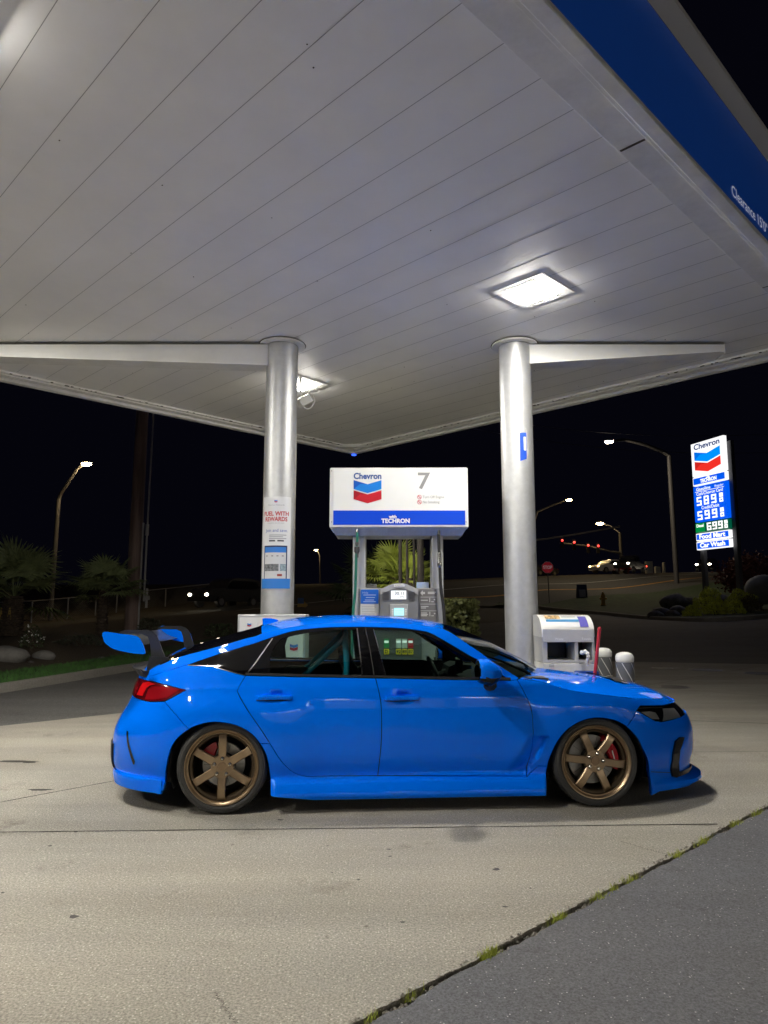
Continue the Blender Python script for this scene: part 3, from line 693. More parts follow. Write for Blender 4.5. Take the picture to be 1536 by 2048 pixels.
prof = [(0.0, zh)] + [(0.26 * (1 - math.cos(t)), zh + 0.02 + (ztop - zh - 0.02) * math.sin(t)) for t in [math.pi / 2 * i / 10 for i in range(11)]] + [(0.46, ztop), (0.46, zh)]
def side_prism(b, prof, x0, x1, mi=0):
    n = len(prof); vs = [(x0, p[0], p[1]) for p in prof] + [(x1, p[0], p[1]) for p in prof]
    b.add(vs, [tuple(range(n)), tuple(range(2 * n - 1, n - 1, -1))] + [(i, n + i, n + (i + 1) % n, (i + 1) % n) for i in range(n)], mi)
b = MB(); side_prism(b, prof, -wr, wr); hd = b.build('curved_hood', mat('hood_white', (0.72, 0.72, 0.69), 0.4), wc, True)
MB().box(-wr + 0.01, wr - 0.01, -0.012, -0.001, zh - 0.055, zh + 0.085, bev=0.004, seg=1).build('label_band', GRYB, wc)
text(wc, 'Towels', 0.035, qq(1172, 1280)[0], -0.0135, zh - 0.02, WHITE); text(wc, 'Waste', 0.035, qq(1118, 1280)[0], -0.0135, zh - 0.02, WHITE)
def hoodpt(s, u, d=0.004):                       # point on the curved hood: s across, u up (0..1)
    t = math.pi / 2 * (0.24 + 0.66 * u); y = 0.26 * (1 - math.cos(t)); z = zh + 0.02 + (ztop - zh - 0.02) * math.sin(t)
    return (-wr + 2 * wr * s, y - d, z + d * 0.5)
def hoodrect(nm, s0, s1, u0, u1, d, m):
    vs = []; n = 6
    for i in range(n + 1): u = u0 + (u1 - u0) * i / n; vs += [hoodpt(s0, u, d), hoodpt(s1, u, d)]
    return mesh(nm, vs, [(2 * i, 2 * i + 1, 2 * i + 3, 2 * i + 2) for i in range(n)], m, hd, True)
hoodrect('advert_sheet', 0.09, 0.95, 0.0, 0.98, 0.004, mat('advert_white', (0.72, 0.73, 0.71), 0.4))
hoodrect('food_photo', 0.11, 0.40, 0.52, 0.92, 0.0065, mat('food_photo', (0.10, 0.05, 0.02), 0.4, col2=(0.62, 0.42, 0.2), var=0.6, vscale=26))
hoodrect('blue_wave', 0.11, 0.76, 0.32, 0.48, 0.0065, mat('wave_blue', (0.05, 0.25, 0.5), 0.4))
hoodrect('purple_notice', 0.74, 0.90, 0.02, 0.74, 0.008, mat('notice_purple', (0.10, 0.09, 0.42), 0.4))
for u in (0.66, 0.72, 0.82, 0.88): hoodrect('text_line', 0.43, 0.70 if u < 0.8 else 0.84, u, u + 0.025, 0.0065, PGRY)
MB().box(qq(1147, 1345)[0], qq(1193, 1345)[0], -0.11, -0.004, 0.30, qq(1170, 1341)[1], bev=0.015).build('wash_bucket', mat('bucket_blue', (0.008, 0.05, 0.28), 0.4), wc, True)
MB().box(qq(1098, 1330)[0], qq(1108, 1330)[0], -0.006, -0.0005, qq(1100, 1334)[1], qq(1100, 1328)[1]).build('latch_plate', GRYB, wc)
b = MB(); tz = qq(1168, 1310)
pts = smooth_curve([(qq(1159, 1306)[0], -0.03, qq(1159, 1306)[1]), (qq(1168, 1303)[0], -0.07, qq(1168, 1303)[1]), (qq(1172, 1312)[0], -0.085, qq(1172, 1312)[1]), (qq(1171, 1322)[0], -0.07, qq(1171, 1322)[1]), (qq(1173, 1330)[0], -0.06, qq(1173, 1330)[1])], 6)
b.tube(pts, [0.012 + 0.012 * abs(math.sin(i * 0.9)) * (1.4 - i / len(pts)) for i in range(len(pts))], 7)
tw = b.build('paper_towel', mat('tissue', (0.8, 0.8, 0.78), 0.8), None, True); tw.location = wc.location
tag(tw, 'crumpled white paper towel hanging out of the waste station opening', 'paper towel')
s0 = atY(1199, 1258, 7.5); s1 = atY(1186, 1385, 7.5)
st = thing('red_pole', 'thin red pole leaning by the right edge of the waste station', 'pole', (s1.x, 7.5, 0.0))
MB().tube([(s0.x - s1.x, 0, s0.z), (-0.05, 0.12, 0.0)], 0.0175, 12).build('shaft', mat('pole_red', (0.55, 0.03, 0.05), 0.4), st, True)
MB().lathe([(0.018, 0), (0.02, 0.01), (0.012, 0.03)], 12, mx=Matrix.Translation((s0.x - s1.x, 0, s0.z - 0.01))).build('end_cap', mat('pole_red', (0.55, 0.03, 0.05), 0.4), st, True)

# ---- bollards
BOLW = mat('bollard_white', (0.76, 0.76, 0.73), 0.5, var=0.05, vscale=6, bump=0.15, bscale=90)
BOLG = mat('bollard_grey', (0.13, 0.135, 0.145), 0.5); BOLS = mat('bollard_stripe', (0.72, 0.72, 0.72), 0.35)
def bollard(label):
    t = thing('bollard', label, 'bollard', (0, 0, 0), 0, 'white bollards with striped bands')
    r_ = 0.088
    MB().lathe([(r_, 0.0), (r_, 0.915)], 32, capped=False).build('post', BOLW, t, True)
    MB().lathe([(r_ + 0.004, 0.915), (r_ + 0.004, 0.955), (r_ * 0.85, 0.985), (r_ * 0.4, 1.0), (0.0, 1.003)], 32).build('cap', BOLW, t, True)
    MB().lathe([(r_ + 0.001, 0.70), (r_ + 0.003, 0.702), (r_ + 0.003, 0.90), (r_ + 0.001, 0.902)], 32, capped=False).build('band', BOLG, t, True)
    b = MB()
    for k in range(6):
        vs = []; t0 = 2 * math.pi * k / 6
        for i in range(9):
            z = 0.705 + 0.19 * i / 8; tt = t0 - 1.15 * i / 8
            for d in (-0.055, 0.055): vs.append(((r_ + 0.0045) * math.cos(tt + d), (r_ + 0.0045) * math.sin(tt + d), z))
        b.add(vs, [(2 * i, 2 * i + 1, 2 * i + 3, 2 * i + 2) for i in range(8)])
    b.build('stripes', BOLS, t, True)
    return t
b1 = bollard('white striped bollard standing clear of the red pole, above the hood'); p = atY(1249, 1312, 7.45); b1.location = (p.x, p.y, p.z - 1.003)
b2 = copy_tree(b1, 'white striped bollard partly hidden behind the red pole'); p = atY(1207, 1305, 8.25); b2.location = (p.x, p.y, p.z - 1.003)
for o in (b1, b2): o.location.z = max(o.location.z, 0.0) if abs(o.location.z) > 0.03 else 0.0
# ================================================================== THE BLUE CAR
# car frame: x forwards (to the right in the photograph), y to the car's left (away from us), z up; origin between the axles on the ground
_r, _f = gnd(440, 1631), gnd(1197, 1616)
YAW = math.atan2(_f[1] - _r[1], _f[0] - _r[0])
TN, TT = (-math.sin(YAW), math.cos(YAW)), (math.cos(YAW), math.sin(YAW))
CO = ((_r[0] + _f[0]) / 2 + 0.92 * TN[0], (_r[1] + _f[1]) / 2 + 0.92 * TN[1])
WB, WR = 2.734 / 2, 0.325
def car_at(u, v, lat):
    d = ray(u, v); k = (-lat + CO[0] * TN[0] + CO[1] * TN[1]) / (d[0] * TN[0] + d[1] * TN[1])
    return (d[0] * k - CO[0]) * TT[0] + (d[1] * k - CO[1]) * TT[1], EYE + d[2] * k

def pchip(xs, ys):
    x = np.array(xs, float); y = np.array(ys, float); h = np.diff(x); d = np.diff(y) / h
    m = np.zeros_like(y); m[0], m[-1] = d[0], d[-1]
    for i in range(1, len(x) - 1):
        if d[i - 1] * d[i] > 0:
            w1 = 2 * h[i] + h[i - 1]; w2 = h[i] + 2 * h[i - 1]; m[i] = (w1 + w2) / (w1 / d[i - 1] + w2 / d[i])
    def f(q):
        q = np.clip(np.asarray(q, float), x[0], x[-1]); i = np.clip(np.searchsorted(x, q) - 1, 0, len(x) - 2)
        t = (q - x[i]) / h[i]
        return (2 * t**3 - 3 * t**2 + 1) * y[i] + (t**3 - 2 * t**2 + t) * h[i] * m[i] + (-2 * t**3 + 3 * t**2) * y[i + 1] + (t**3 - t**2) * h[i] * m[i + 1]
    return f
# half width of the bare side against height (sill, tuck, belly, shoulder crease, belt, tumblehome, roof)
wprof = pchip([0.05, 0.13, 0.24, 0.345, 0.385, 0.45, 0.55, 0.62, 0.70, 0.78, 0.855, 0.872, 0.905, 0.955, 1.02, 1.10, 1.18, 1.25, 1.31, 1.36, 1.42],
              [0.880, 0.884, 0.870, 0.898, 0.907, 0.914, 0.924, 0.9275, 0.9268, 0.9210, 0.9104, 0.9080, 0.8945, 0.8765, 0.862, 0.825, 0.782, 0.738, 0.690, 0.630, 0.50])
skirt = pchip([0.05, 0.095, 0.125, 0.165, 0.205, 0.216, 0.226, 0.240, 0.5], [0.0, 0.050, 0.060, 0.054, 0.042, 0.037, 0.024, 0.0, 0.0])
tipF = pchip([0.05, 0.20, 0.30, 0.45, 0.55, 0.62, 0.68, 0.75, 0.90, 1.4], [2.39, 2.40, 2.43, 2.435, 2.41, 2.37, 2.31, 2.21, 1.95, 1.6])
tipR = pchip([0.05, 0.20, 0.30, 0.42, 0.50, 0.60, 0.70, 0.78, 0.90, 0.97, 1.05, 1.4], [2.26, 2.30, 2.335, 2.335, 2.325, 2.285, 2.225, 2.19, 2.155, 2.13, 2.06, 1.75])
X0F, X0R = 1.15, 1.25
def super_table(n):
    t = np.linspace(0, math.pi / 2, 4000); cx = np.sin(t) ** (2 / n); cy = np.cos(t) ** (2 / n)
    return np.concatenate([[0], np.cumsum(np.hypot(np.diff(cx), np.diff(cy)))]), cx, cy
TF, TR = super_table(2.6), super_table(2.7)
SMAX, SMIN = X0F + TF[0][-1], -X0R - TR[0][-1]
def tri_dent(x, z):                            # hollow of the vent behind the front wheel
    A = 0.527 - 0.14 * (x - 0.9) - z            # below the ledge
    B = ((1.02 - x) * 0.294 - (0.513 - z) * 0.18) / 0.345   # behind the slanting blade
    return 0.048 * sstep(0.0, 0.014, A) * sstep(0.0, 0.016, B) * sstep(0.15, 0.03, B) * sstep(0.215, 0.30, z)
HANDLES = ((-0.079, 0.801), (-1.001, 0.814))
def cup_dent(x, z):
    d = 0.0
    for hx_, hz_ in HANDLES:
        r = np.hypot((x - hx_ - 0.015) / 0.085, (z - hz_ - 0.002) / 0.040); d = d + 0.016 * sstep(1.0, 0.55, r)
    return d
def Wd(x, z):
    w = wprof(z) + skirt(z) * sstep(-1.06, -0.98, x) * sstep(1.02, 0.96, x)
    r = np.hypot(x - WB, z - WR); w = w + 0.023 * sstep(0.72, 0.36, r) * sstep(0.9, 0.72, z)
    r = np.hypot(x + WB, z - WR); w = w + 0.036 * sstep(0.78, 0.38, r) * sstep(0.92, 0.70, z)
    w = w - 0.05 * sstep(-0.2, -1.9, x) * sstep(0.93, 1.15, z)
    w = w - 0.020 * sstep(0.35, 0.9, x) * sstep(0.90, 0.96, z)
    # upper and lower hollows of the doors
    w = w - tri_dent(x, z) - cup_dent(x, z)
    # rear corner turns away behind a slanting crease
    B2 = -((x + 2.02) * 0.80 + (z - 0.62) * 0.45)
    w = w - 0.10 * np.maximum(B2, 0) * sstep(0.70, 0.60, z) * sstep(0.18, 0.30, z) * (x < -1.6)
    # rear bumper: flat facet beside the exhaust outlet, and the lower valance step
    w = w - 0.022 * sstep(0.245, 0.225, z) * sstep(-1.80, -1.86, x) + 0.030 * sstep(0.225, 0.205, z) * sstep(-1.74, -1.80, x)
    return w
def F(s, z, off=0.0):
    s = np.asarray(s, float); z = np.asarray(z, float)
    uF = np.clip(s - X0F, 0, TF[0][-1]); uR = np.clip(-X0R - s, 0, TR[0][-1])
    cxF, cyF = np.interp(uF, TF[0], TF[1]), np.interp(uF, TF[0], TF[2])
    cxR, cyR = np.interp(uR, TR[0], TR[1]), np.interp(uR, TR[0], TR[2])
    x = np.where(s > X0F, X0F + (tipF(z) - X0F) * cxF, np.where(s < -X0R, -X0R - (tipR(z) - X0R) * cxR, s))
    y = Wd(x, z) * cyF * cyR
    return np.stack([x, y, z + 0 * x], -1)
def FN(s, z):
    e = 0.003; s = np.asarray(s, float); z = np.asarray(z, float)
    a = F(np.minimum(s + e, SMAX - 1e-4), z) - F(np.maximum(s - e, SMIN + 1e-4), z); b = F(s, z + e) - F(s, z - e)
    n = np.cross(b, a); n /= np.maximum(np.linalg.norm(n, axis=-1, keepdims=True), 1e-9)
    return n                                   # points away from the car on the side y > 0
def sz(u, v):                                  # where on the skin a surveyed point lies
    lat = 0.9
    for _ in range(60):
        x, z = car_at(u, v, lat)
        if x > X0F: s = X0F + float(np.interp(min((x - X0F) / (float(tipF(z)) - X0F), 0.992), TF[1], TF[0]))
        elif x < -X0R: s = -X0R - float(np.interp(min((-X0R - x) / (float(tipR(z)) - X0R), 0.992), TR[1], TR[0]))
        else: s = x
        lat = 0.6 * lat + 0.4 * float(F(s, z)[1])
    return (s, z)
def SZ(pts): return [sz(*p) if p[0] > 60 else p for p in pts]   # entries that are already skin coordinates pass through

car = thing('sports_hatchback', 'bright blue sports hatchback with bronze wheels and a tall rear wing', 'car', (CO[0], CO[1], 0), YAW)
PAINT = mat('car_paint_blue', (0.0, 0.165, 0.96), 0.55, metal=0.0, coat=1.0, spec=0.0)
GLB = mat('gloss_black', (0.004, 0.004, 0.005), 0.05, coat=0.0, spec=0.35)
MTB = mat('matte_black', (0.012, 0.012, 0.013), 0.7)
CARB = mat('carbon_fibre', (0.028, 0.029, 0.031), 0.28, coat=0.5, var=0.35, vscale=150)
GLASS = glass_mat('window_glass', (0.62, 0.75, 0.66))
GLASSD = glass_mat('privacy_glass', (0.06, 0.065, 0.07))
TEAL = mat('cage_teal', (0.012, 0.30, 0.52), 0.25, coat=0.8)
CAB = mat('cabin_dark', (0.018, 0.019, 0.020), 0.75); CAB2 = mat('cabin_grey', (0.045, 0.047, 0.048), 0.7)

def set_normals(o, N):
    o.data.polygons.foreach_set('use_smooth', [True] * len(o.data.polygons))
    o.data.normals_split_custom_set_from_vertices([tuple(n) for n in N])
def patch(name, poly, m, parent, off=0.0, holes=(), step=0.045, ins=0.0, side=-1, rim=0.0, edge=None):
    """one body panel: a polygon on the skin (s, z), lifted to 3D; side -1 faces us; rim > 0 closes its edge with a wall of that depth"""
    if ins: poly = inset2(poly, ins); holes = [inset2(h, -ins) for h in holes]
    V, T = cdt(poly, holes, step, edge)
    P = F(V[:, 0], V[:, 1]); N = FN(V[:, 0], V[:, 1])
    P = P + N * off; P[:, 1] *= side; N[:, 1] *= side
    fs = T if side > 0 else T[:, ::-1]
    # orientation: make faces agree with the outward normals
    a, b, c = P[fs[:, 0]], P[fs[:, 1]], P[fs[:, 2]]
    flip = (np.cross(b - a, c - a) * N[fs].mean(1)).sum(1).sum() < 0
    if flip: fs = fs[:, ::-1]
    vs = [tuple(p) for p in P]; fs = [tuple(int(i) for i in f) for f in fs]; nn = [tuple(n) for n in N]
    if rim > 0:
        ed = {}
        for f in fs:
            for i in range(3):
                k = (f[i], f[(i + 1) % 3]); ed[k] = 1
        for (i, j) in list(ed):
            if (j, i) not in ed:
                o = len(vs)
                p, q = np.array(vs[i]), np.array(vs[j]); ni, nj = np.array(nn[i]), np.array(nn[j])
                vs += [tuple(p), tuple(q), tuple(q - nj * rim), tuple(p - ni * rim)]
                fn = np.cross(q - p, -ni); fn = -fn / max(np.linalg.norm(fn), 1e-9)
                nn += [tuple(fn)] * 4
                fs.append((o + 1, o, o + 3, o + 2))
    o = mesh(name, vs, fs, m, parent)
    set_normals(o, nn)
    return o
def both(name, poly, m, **k):
    return patch(name, poly, m, car, side=-1, **k), patch(name, poly, m, car, side=1, **k)

# ---- seams surveyed from the photograph
S_DF = SZ([(1034, 1359), (1054, 1396), (1063.5, 1423), (1066, 1455), (1063, 1500), (1054, 1553)])
S_DS = SZ([(751, 1356), (758, 1385), (762.5, 1415), (763, 1473), (760, 1512), (755.5, 1551.5)])
S_DR = SZ([(491, 1351), (476, 1378), (477, 1388), (497, 1423), (524, 1462), (544, 1494), (560, 1519), (580, 1540), (596, 1549), (614, 1553)])
S_DF = smooth_curve(S_DF, 4); S_DS = smooth_curve(S_DS, 4); S_DR = smooth_curve(S_DR, 4)
BELT = SZ([(491, 1351), (620, 1354), (751, 1356), (948, 1360), (1022, 1361), (1034, 1359)])
BELT[2] = S_DS[0]; BELT[0] = S_DR[0]; BELT[-1] = S_DF[0]
ARF = smooth_curve(SZ([(1091.5, 1592), (1092, 1546), (1100, 1514), (1118, 1478), (1146, 1451), (1177, 1437.5), (1209, 1436.5), (1241, 1445.5), (1269, 1468), (1287, 1500), (1298, 1537), (1304, 1591)]), 5)
ARR = smooth_curve(SZ([(327, 1581), (331, 1551), (337, 1512), (348, 1485), (372, 1462), (403, 1448), (434, 1444), (469.5, 1450), (501, 1466), (524, 1493), (536, 1524), (541.5, 1592)]), 5)
def cut(curve, p):                              # index of the curve point nearest p
    return min(range(len(curve)), key=lambda i: math.dist(curve[i], p))
DLO_T = SZ([(374, 1329.5), (434, 1309), (497, 1290), (540, 1275.5), (591, 1261), (649, 1255), (712, 1253.5), (749, 1254), (800, 1256), (840, 1261), (862.5, 1266.5), (899, 1287), (937, 1309.5), (971, 1327), (995, 1343), (1022, 1361)])
DLO_T = smooth_curve(DLO_T, 4)
RAIL = SZ([(1037, 1355.5), (1017, 1343), (985, 1323), (961, 1305), (937, 1289), (913, 1272.5), (886, 1258), (846, 1250.5), (800, 1246), (740, 1244.5), (690, 1245), (649, 1247), (591, 1252.5), (551, 1260), (524, 1267), (500, 1275), (425, 1296), (356, 1315), (320, 1330), (296, 1342)])
RAIL = smooth_curve(RAIL, 5)
HOODE = SZ([(1040, 1357), (1085, 1364), (1139, 1380), (1213, 1390), (1277, 1397), (1322, 1396)])
HOODE = smooth_curve(HOODE, 5)

# ---- doors, wings, quarters
iDS = S_DS[-1]; DB = [S_DR[-1], iDS, S_DF[-1]]
front_door = BELT[2:] + S_DF[1:] + S_DS[::-1][:-1]
rear_door = BELT[:3] + S_DS[1:] + S_DR[::-1][:-1]
G = 0.0031
fd = both('front_door', front_door, PAINT, ins=G, rim=0.012, step=0.028, edge=0.02)
rd = both('rear_door', rear_door, PAINT, ins=G, rim=0.012, step=0.028, edge=0.02)
sp0 = sz(1076, 1532); sp1 = sz(1093, 1533); kF = cut(ARF, sp1)
kB = cut(ARF, sz(1252, 1451))
hl_top = SZ([(1273, 1421), (1281, 1411.5), (1327, 1410.5)])
fender = S_DF[:-1] + [S_DF[-1], sz(1060, 1547), sp0, ARF[kF]] + ARF[kF + 1:kB + 1] + hl_top + HOODE[::-1]
both('front_fender', fender, PAINT, ins=G, rim=0.012, step=0.019, edge=0.013)
qa = sz(527, 1486); qb = sz(539, 1487); kQ = cut(ARR, qa); kS = cut(ARR, sz(378, 1458))
iq = cut(S_DR, qb)
quarter = S_DR[:iq + 1] + ARR[kS:kQ + 1][::-1] + SZ([(352, 1430), (329, 1403), (372, 1380), (333, 1370), (301, 1362), (299, 1354)]) + SZ([(374, 1329.5), (423, 1331), (470, 1344)])
both('quarter_panel', quarter, PAINT, ins=G, rim=0.012, step=0.022, edge=0.014)
# side skirts
sk = [S_DR[iq]] + S_DR[iq + 1:] + [iDS, S_DF[-1], sz(1060, 1547), sp0, ARF[kF]] + ARF[:kF][::-1]
bot = [ARF[0]] + [(x, 0.094) for x in (0.7, 0.35, 0.0, -0.35, -0.7)] + [ARR[-1]]
sk = sk[:-1] + bot + ARR[kQ:-1][::-1]
skirts = both('side_skirt', sk, PAINT, ins=G * 0.8, rim=0.03, step=0.022, edge=0.016)
# pillars / roof rails and the sides of the tailgate
j1 = cut(RAIL, sz(526, 1266)); d1 = cut(DLO_T, sz(511, 1284))
rail_p = DLO_T[d1:] + [S_DF[0]] + RAIL[:j1 + 1]
both('roof_rail', rail_p, PAINT, ins=0.0012, rim=0.008, step=0.018, edge=0.012)
tg_side = [sz(299, 1354)] + DLO_T[:d1 + 1] + RAIL[j1:]
both('tailgate_side', tg_side, PAINT, ins=0.0012, rim=0.008, step=0.016, edge=0.012)
# black window surround with the three panes
SUR = SZ([(374, 1330), (423, 1331.5), (489, 1350)])
g_r = smooth_curve(SZ([(540.5, 1349), (540.5, 1314)]), 1) + SZ([(548, 1294), (562, 1277), (590, 1270), (617, 1265), (660, 1260), (712.5, 1258.5), (724, 1350.5)])
g_f = SZ([(772, 1350.5), (748, 1259.5), (802, 1260), (831, 1263), (860, 1272), (884, 1285), (908, 1301), (935, 1316), (952, 1330), (957, 1356)])
g_q = SZ([(419, 1326), (470, 1305), (536, 1283), (496, 1347), (482, 1344), (428, 1329)])
surround = DLO_T + BELT[::-1][1:] + SUR[::-1][:2]
sr = both('window_surround', surround, GLB, off=-0.004, holes=[g_r, g_f], step=0.02, edge=0.013)
for i in (0, 1):
    sd = (-1, 1)[i]
    for nm, g, gm in (('rear_window', g_r, GLASS), ('front_window', g_f, GLASS), ('quarter_window', g_q, GLASSD)):
        gg = inset2(g, -0.006 if gm is GLASS else 0.0)
        patch(nm, gg, gm if gm is GLASS else GLB, sr[i], off=-0.007 if gm is GLASS else -0.0005, side=sd, step=0.025)
    # belt moulding and bright edges
    bl = BELT[0:5]
    mo = [(p[0], p[1] + 0.003) for p in bl] + [(p[0], p[1] + 0.019) for p in bl[::-1]]
    patch('belt_moulding', mo, mat('belt_strip', (0.03, 0.03, 0.032), 0.25), sr[i], off=0.003, side=sd, rim=0.01, step=0.03)
def ribbon(parent, line, wd, m, off, name, side=-1):   # a thin strip lying along a line on the skin
    line = resample(line, 0.025, False); out = []
    for i, p in enumerate(line):
        a, b = line[max(i - 1, 0)], line[min(i + 1, len(line) - 1)]; t = np.array([b[0] - a[0], b[1] - a[1]]); t /= max(np.linalg.norm(t), 1e-9)
        n = np.array([-t[1], t[0]]) * wd / 2; out += [(p[0] + n[0], p[1] + n[1]), (p[0] - n[0], p[1] - n[1])]
    A = np.array(out); P = F(A[:, 0], A[:, 1]) + FN(A[:, 0], A[:, 1]) * off; N = FN(A[:, 0], A[:, 1])
    P[:, 1] *= side; N[:, 1] *= side
    fs = [(2 * i, 2 * i + 1, 2 * i + 3, 2 * i + 2) for i in range(len(line) - 1)]
    o = mesh(name, P, fs, m, parent); set_normals(o, N); return o
BRT = mat('bright_trim', (0.55, 0.55, 0.55), 0.18, metal=1.0)
for i, sd in ((0, -1), (1, 1)):
    ribbon(sr[i], SZ([(545, 1277), (512, 1324), (494, 1348)]), 0.008, BRT, 0.002, 'pillar_trim_glint', sd)
    ribbon(sr[i], SZ([(714, 1257), (725, 1351)]), 0.009, BRT, 0.002, 'pillar_trim_glint', sd)  # bright metal strip put in for the reflection along the B-pillar edge
    ribbon(sr[i], SZ([(731, 1255), (741, 1305), (748, 1350)]), 0.006, MTB, 0.001, 'pillar_gap', sd)
    ribbon(sr[i], SZ([(747, 1259), (771, 1350)]), 0.006, BRT, 0.002, 'pillar_trim_glint', sd)
    ribbon(sr[i], SZ([(376, 1330.5), (423, 1332), (489, 1350.5)]), 0.006, BRT, 0.003, 'lower_trim', sd)
# dark backing behind the shut lines
bk = [(x, z) for x, z in ((-1.30, 0.965), (-1.05, 0.955), (0.90, 0.945), (0.93, 0.30), (0.90, 0.18), (-0.95, 0.18), (-1.02, 0.42), (-1.10, 0.66), (-1.45, 0.72))]
both('door_shell', bk, MTB, off=-0.050, step=0.05)

# ---- front end
hlx = sz(1327, 1410.5); hlb = sz(1322, 1444)
hp = SZ([(1273, 1421), (1281, 1411.5)]) + [hlx, (hlx[0] + 0.30, hlx[1] - 0.002), (hlx[0] + 0.30, hlb[1] + 0.02), (hlb[0], hlb[1])] + SZ([(1310, 1442), (1294, 1433)])
hl = both('headlight', hp, GLB, off=-0.008, rim=0.02, step=0.025)
SIL = mat('reflector_silver', (0.20, 0.20, 0.195), 0.3, metal=0.3); SILD = mat('reflector_dark', (0.12, 0.12, 0.12), 0.25, metal=0.6)
for i, sd in ((0, -1), (1, 1)):
    a = SZ([(1283, 1424), (1300, 1422.5), (1312, 1425), (1320, 1438.5), (1305, 1438), (1294, 1431)])
    patch('light_bar', a, SIL, hl[i], off=-0.005, side=sd, step=0.02)
    b_ = [sz(1326, 1416.5), (hlx[0] + 0.12, hlx[1] - 0.03), (hlx[0] + 0.12, hlb[1] + 0.012), sz(1326, 1442)]
    patch('reflector', b_, SIL, hl[i], off=-0.005, side=sd, step=0.02)
    ribbon(hl[i], SZ([(1278, 1416), (1300, 1415), (1326, 1414.5)]), 0.006, SILD, -0.004, 'light_edge', sd)
zb = hlb[1]
bmp = ARF[kB:] ; bmp = bmp[:-1] + [ARF[-1]]
lipz = 0.090
fb_poly = bmp + [(s, lipz) for s in np.linspace(ARF[-1][0] + 0.12, SMAX - 0.002, 9)] + [(SMAX - 0.002, zb + 0.02)] + [(hlx[0] + 0.30, hlb[1] + 0.02), (hlb[0], hlb[1])] + SZ([(1310, 1442), (1294, 1433), (1273, 1421)])
both('front_bumper', fb_poly, PAINT, ins=G * 0.7, rim=0.012, step=0.035)
gr = [(hlx[0] + 0.30, hlx[1] - 0.002), (SMAX - 0.002, hlx[1]), (SMAX - 0.002, zb + 0.02), (hlx[0] + 0.30, zb + 0.02)]
both('upper_grille', gr, GLB, off=-0.012, step=0.04)
gl = [(SMAX - 0.42, 0.50), (SMAX - 0.002, 0.52), (SMAX - 0.002, 0.20), (SMAX - 0.46, 0.20)]
both('lower_grille', gl, MTB, off=0.004, step=0.05)
# C-shaped black blade ahead of the wheel
for sd in (-1, 1):
    o1 = SZ([(1358, 1474), (1349, 1482), (1344, 1505), (1340, 1540), (1343, 1553)])
    blade = [(sz(1366, 1473.5)[0] + 0.0, sz(1366, 1473.5)[1])] + o1 + SZ([(1360, 1557)]) + [(sz(1362, 1555)[0] + 0.30, sz(1362, 1555)[1] + 0.02), (sz(1362, 1555)[0] + 0.30, sz(1362, 1545)[1] + 0.015)] + SZ([(1356, 1543), (1353, 1530), (1357, 1500), (1364, 1481)])
    patch('bumper_blade', blade, GLB, car, off=0.014, side=sd, rim=0.02, step=0.02)
    seam = [sz(1302, 1543.5), sz(1342, 1545)]
    ribbon(car, seam, 0.005, MTB, 0.001, 'bumper_seam', sd)
# splitter lip
def swept(name, m, s0, s1, prof, n=40, parent=None, ramp=0.0, sides=(-1, 1)):
    """a section (out, z) swept round the skin from s0 to s1; out is measured from the skin at the given reference height"""
    P = []
    ss = np.linspace(s0, s1, n)
    for sd in sides:
        vs = []; k = len(prof)
        for i, s in enumerate(ss):
            ramp_ = 0.10 + 0.90 * float(sstep(0.0, ramp, abs(s - s0))) if ramp else 1.0
            for (o, z, zr) in prof:
                o = o * ramp_ if o > 0 else o
                p = F(s, zr); nn = FN(s, zr); nn = np.array([nn[0], nn[1], 0]); nn /= max(np.linalg.norm(nn), 1e-6)
                q = p + nn * o; vs.append((q[0], sd * max(q[1], 0), z))
        fs = [(i * k + j, i * k + (j + 1) % k, (i + 1) * k + (j + 1) % k, (i + 1) * k + j) for i in range(n - 1) for j in range(k)]
        fs += [tuple(range(k))[::-1], tuple((n - 1) * k + j for j in range(k))]
        b = MB().add(vs, fs); P.append(b.build(name, m, parent or car, True))
    return P
lp0 = ARF[-1][0]
swept('front_lip', PAINT, lp0 + 0.003, SMAX - 0.001, [(-0.04, 0.078, 0.2), (0.040, 0.078, 0.2), (0.085, 0.112, 0.2), (0.080, 0.136, 0.2), (0.020, 0.162, 0.2), (-0.03, 0.168, 0.2)], 46, ramp=0.42)
# hood: lofted from its edge to the centre line
zh_c = pchip([0.9, 1.05, 1.19, 1.44, 1.70, 1.98, 2.15, 2.24, 2.30], [0.95, 0.938, 0.928, 0.899, 0.867, 0.818, 0.768, 0.725, 0.680])
edge_l = HOODE + [(s, hlx[1] + (HOODE[-1][1] - hlx[1]) * max(0, 1 - i / 2.0) ** 2) for i, s in enumerate(np.linspace(HOODE[-1][0] + 0.05, SMAX - 0.001, 22))]
def loft(name, m, cols, cen, parent, rows=14, ez=1.9, ex=2.0, sides=(-1, 1), off=0.0):
    """surface from edge points on the skin (s, z) to centre points (x, z), mirrored left and right as one sheet"""
    q = np.linspace(0, 1, rows) ** 1.25
    vs = []; n = len(cols)
    E = F(np.array([c[0] for c in cols]), np.array([c[1] for c in cols]))
    for i in range(n):
        xe, le, ze = E[i]; xc, zc = cen[i]
        for sd, qq in [(-1, t) for t in q] + [(1, t) for t in q[::-1][1:]]:
            vs.append((xe + (xc - xe) * (1 - (1 - qq) ** ex), sd * le * (1 - qq), ze + (zc - ze) * (1 - (1 - qq) ** ez) + off))
    k = 2 * rows - 1
    fs = [(i * k + j, i * k + j + 1, (i + 1) * k + j + 1, (i + 1) * k + j) for i in range(n - 1) for j in range(k - 1)]
    b = MB().add(vs, fs); o = b.build(name, m, parent, True)
    # make sure it faces up
    up = sum(p.normal.z * p.area for p in o.data.polygons)
    if up < 0: o.data.flip_normals()
    return o
cen = []
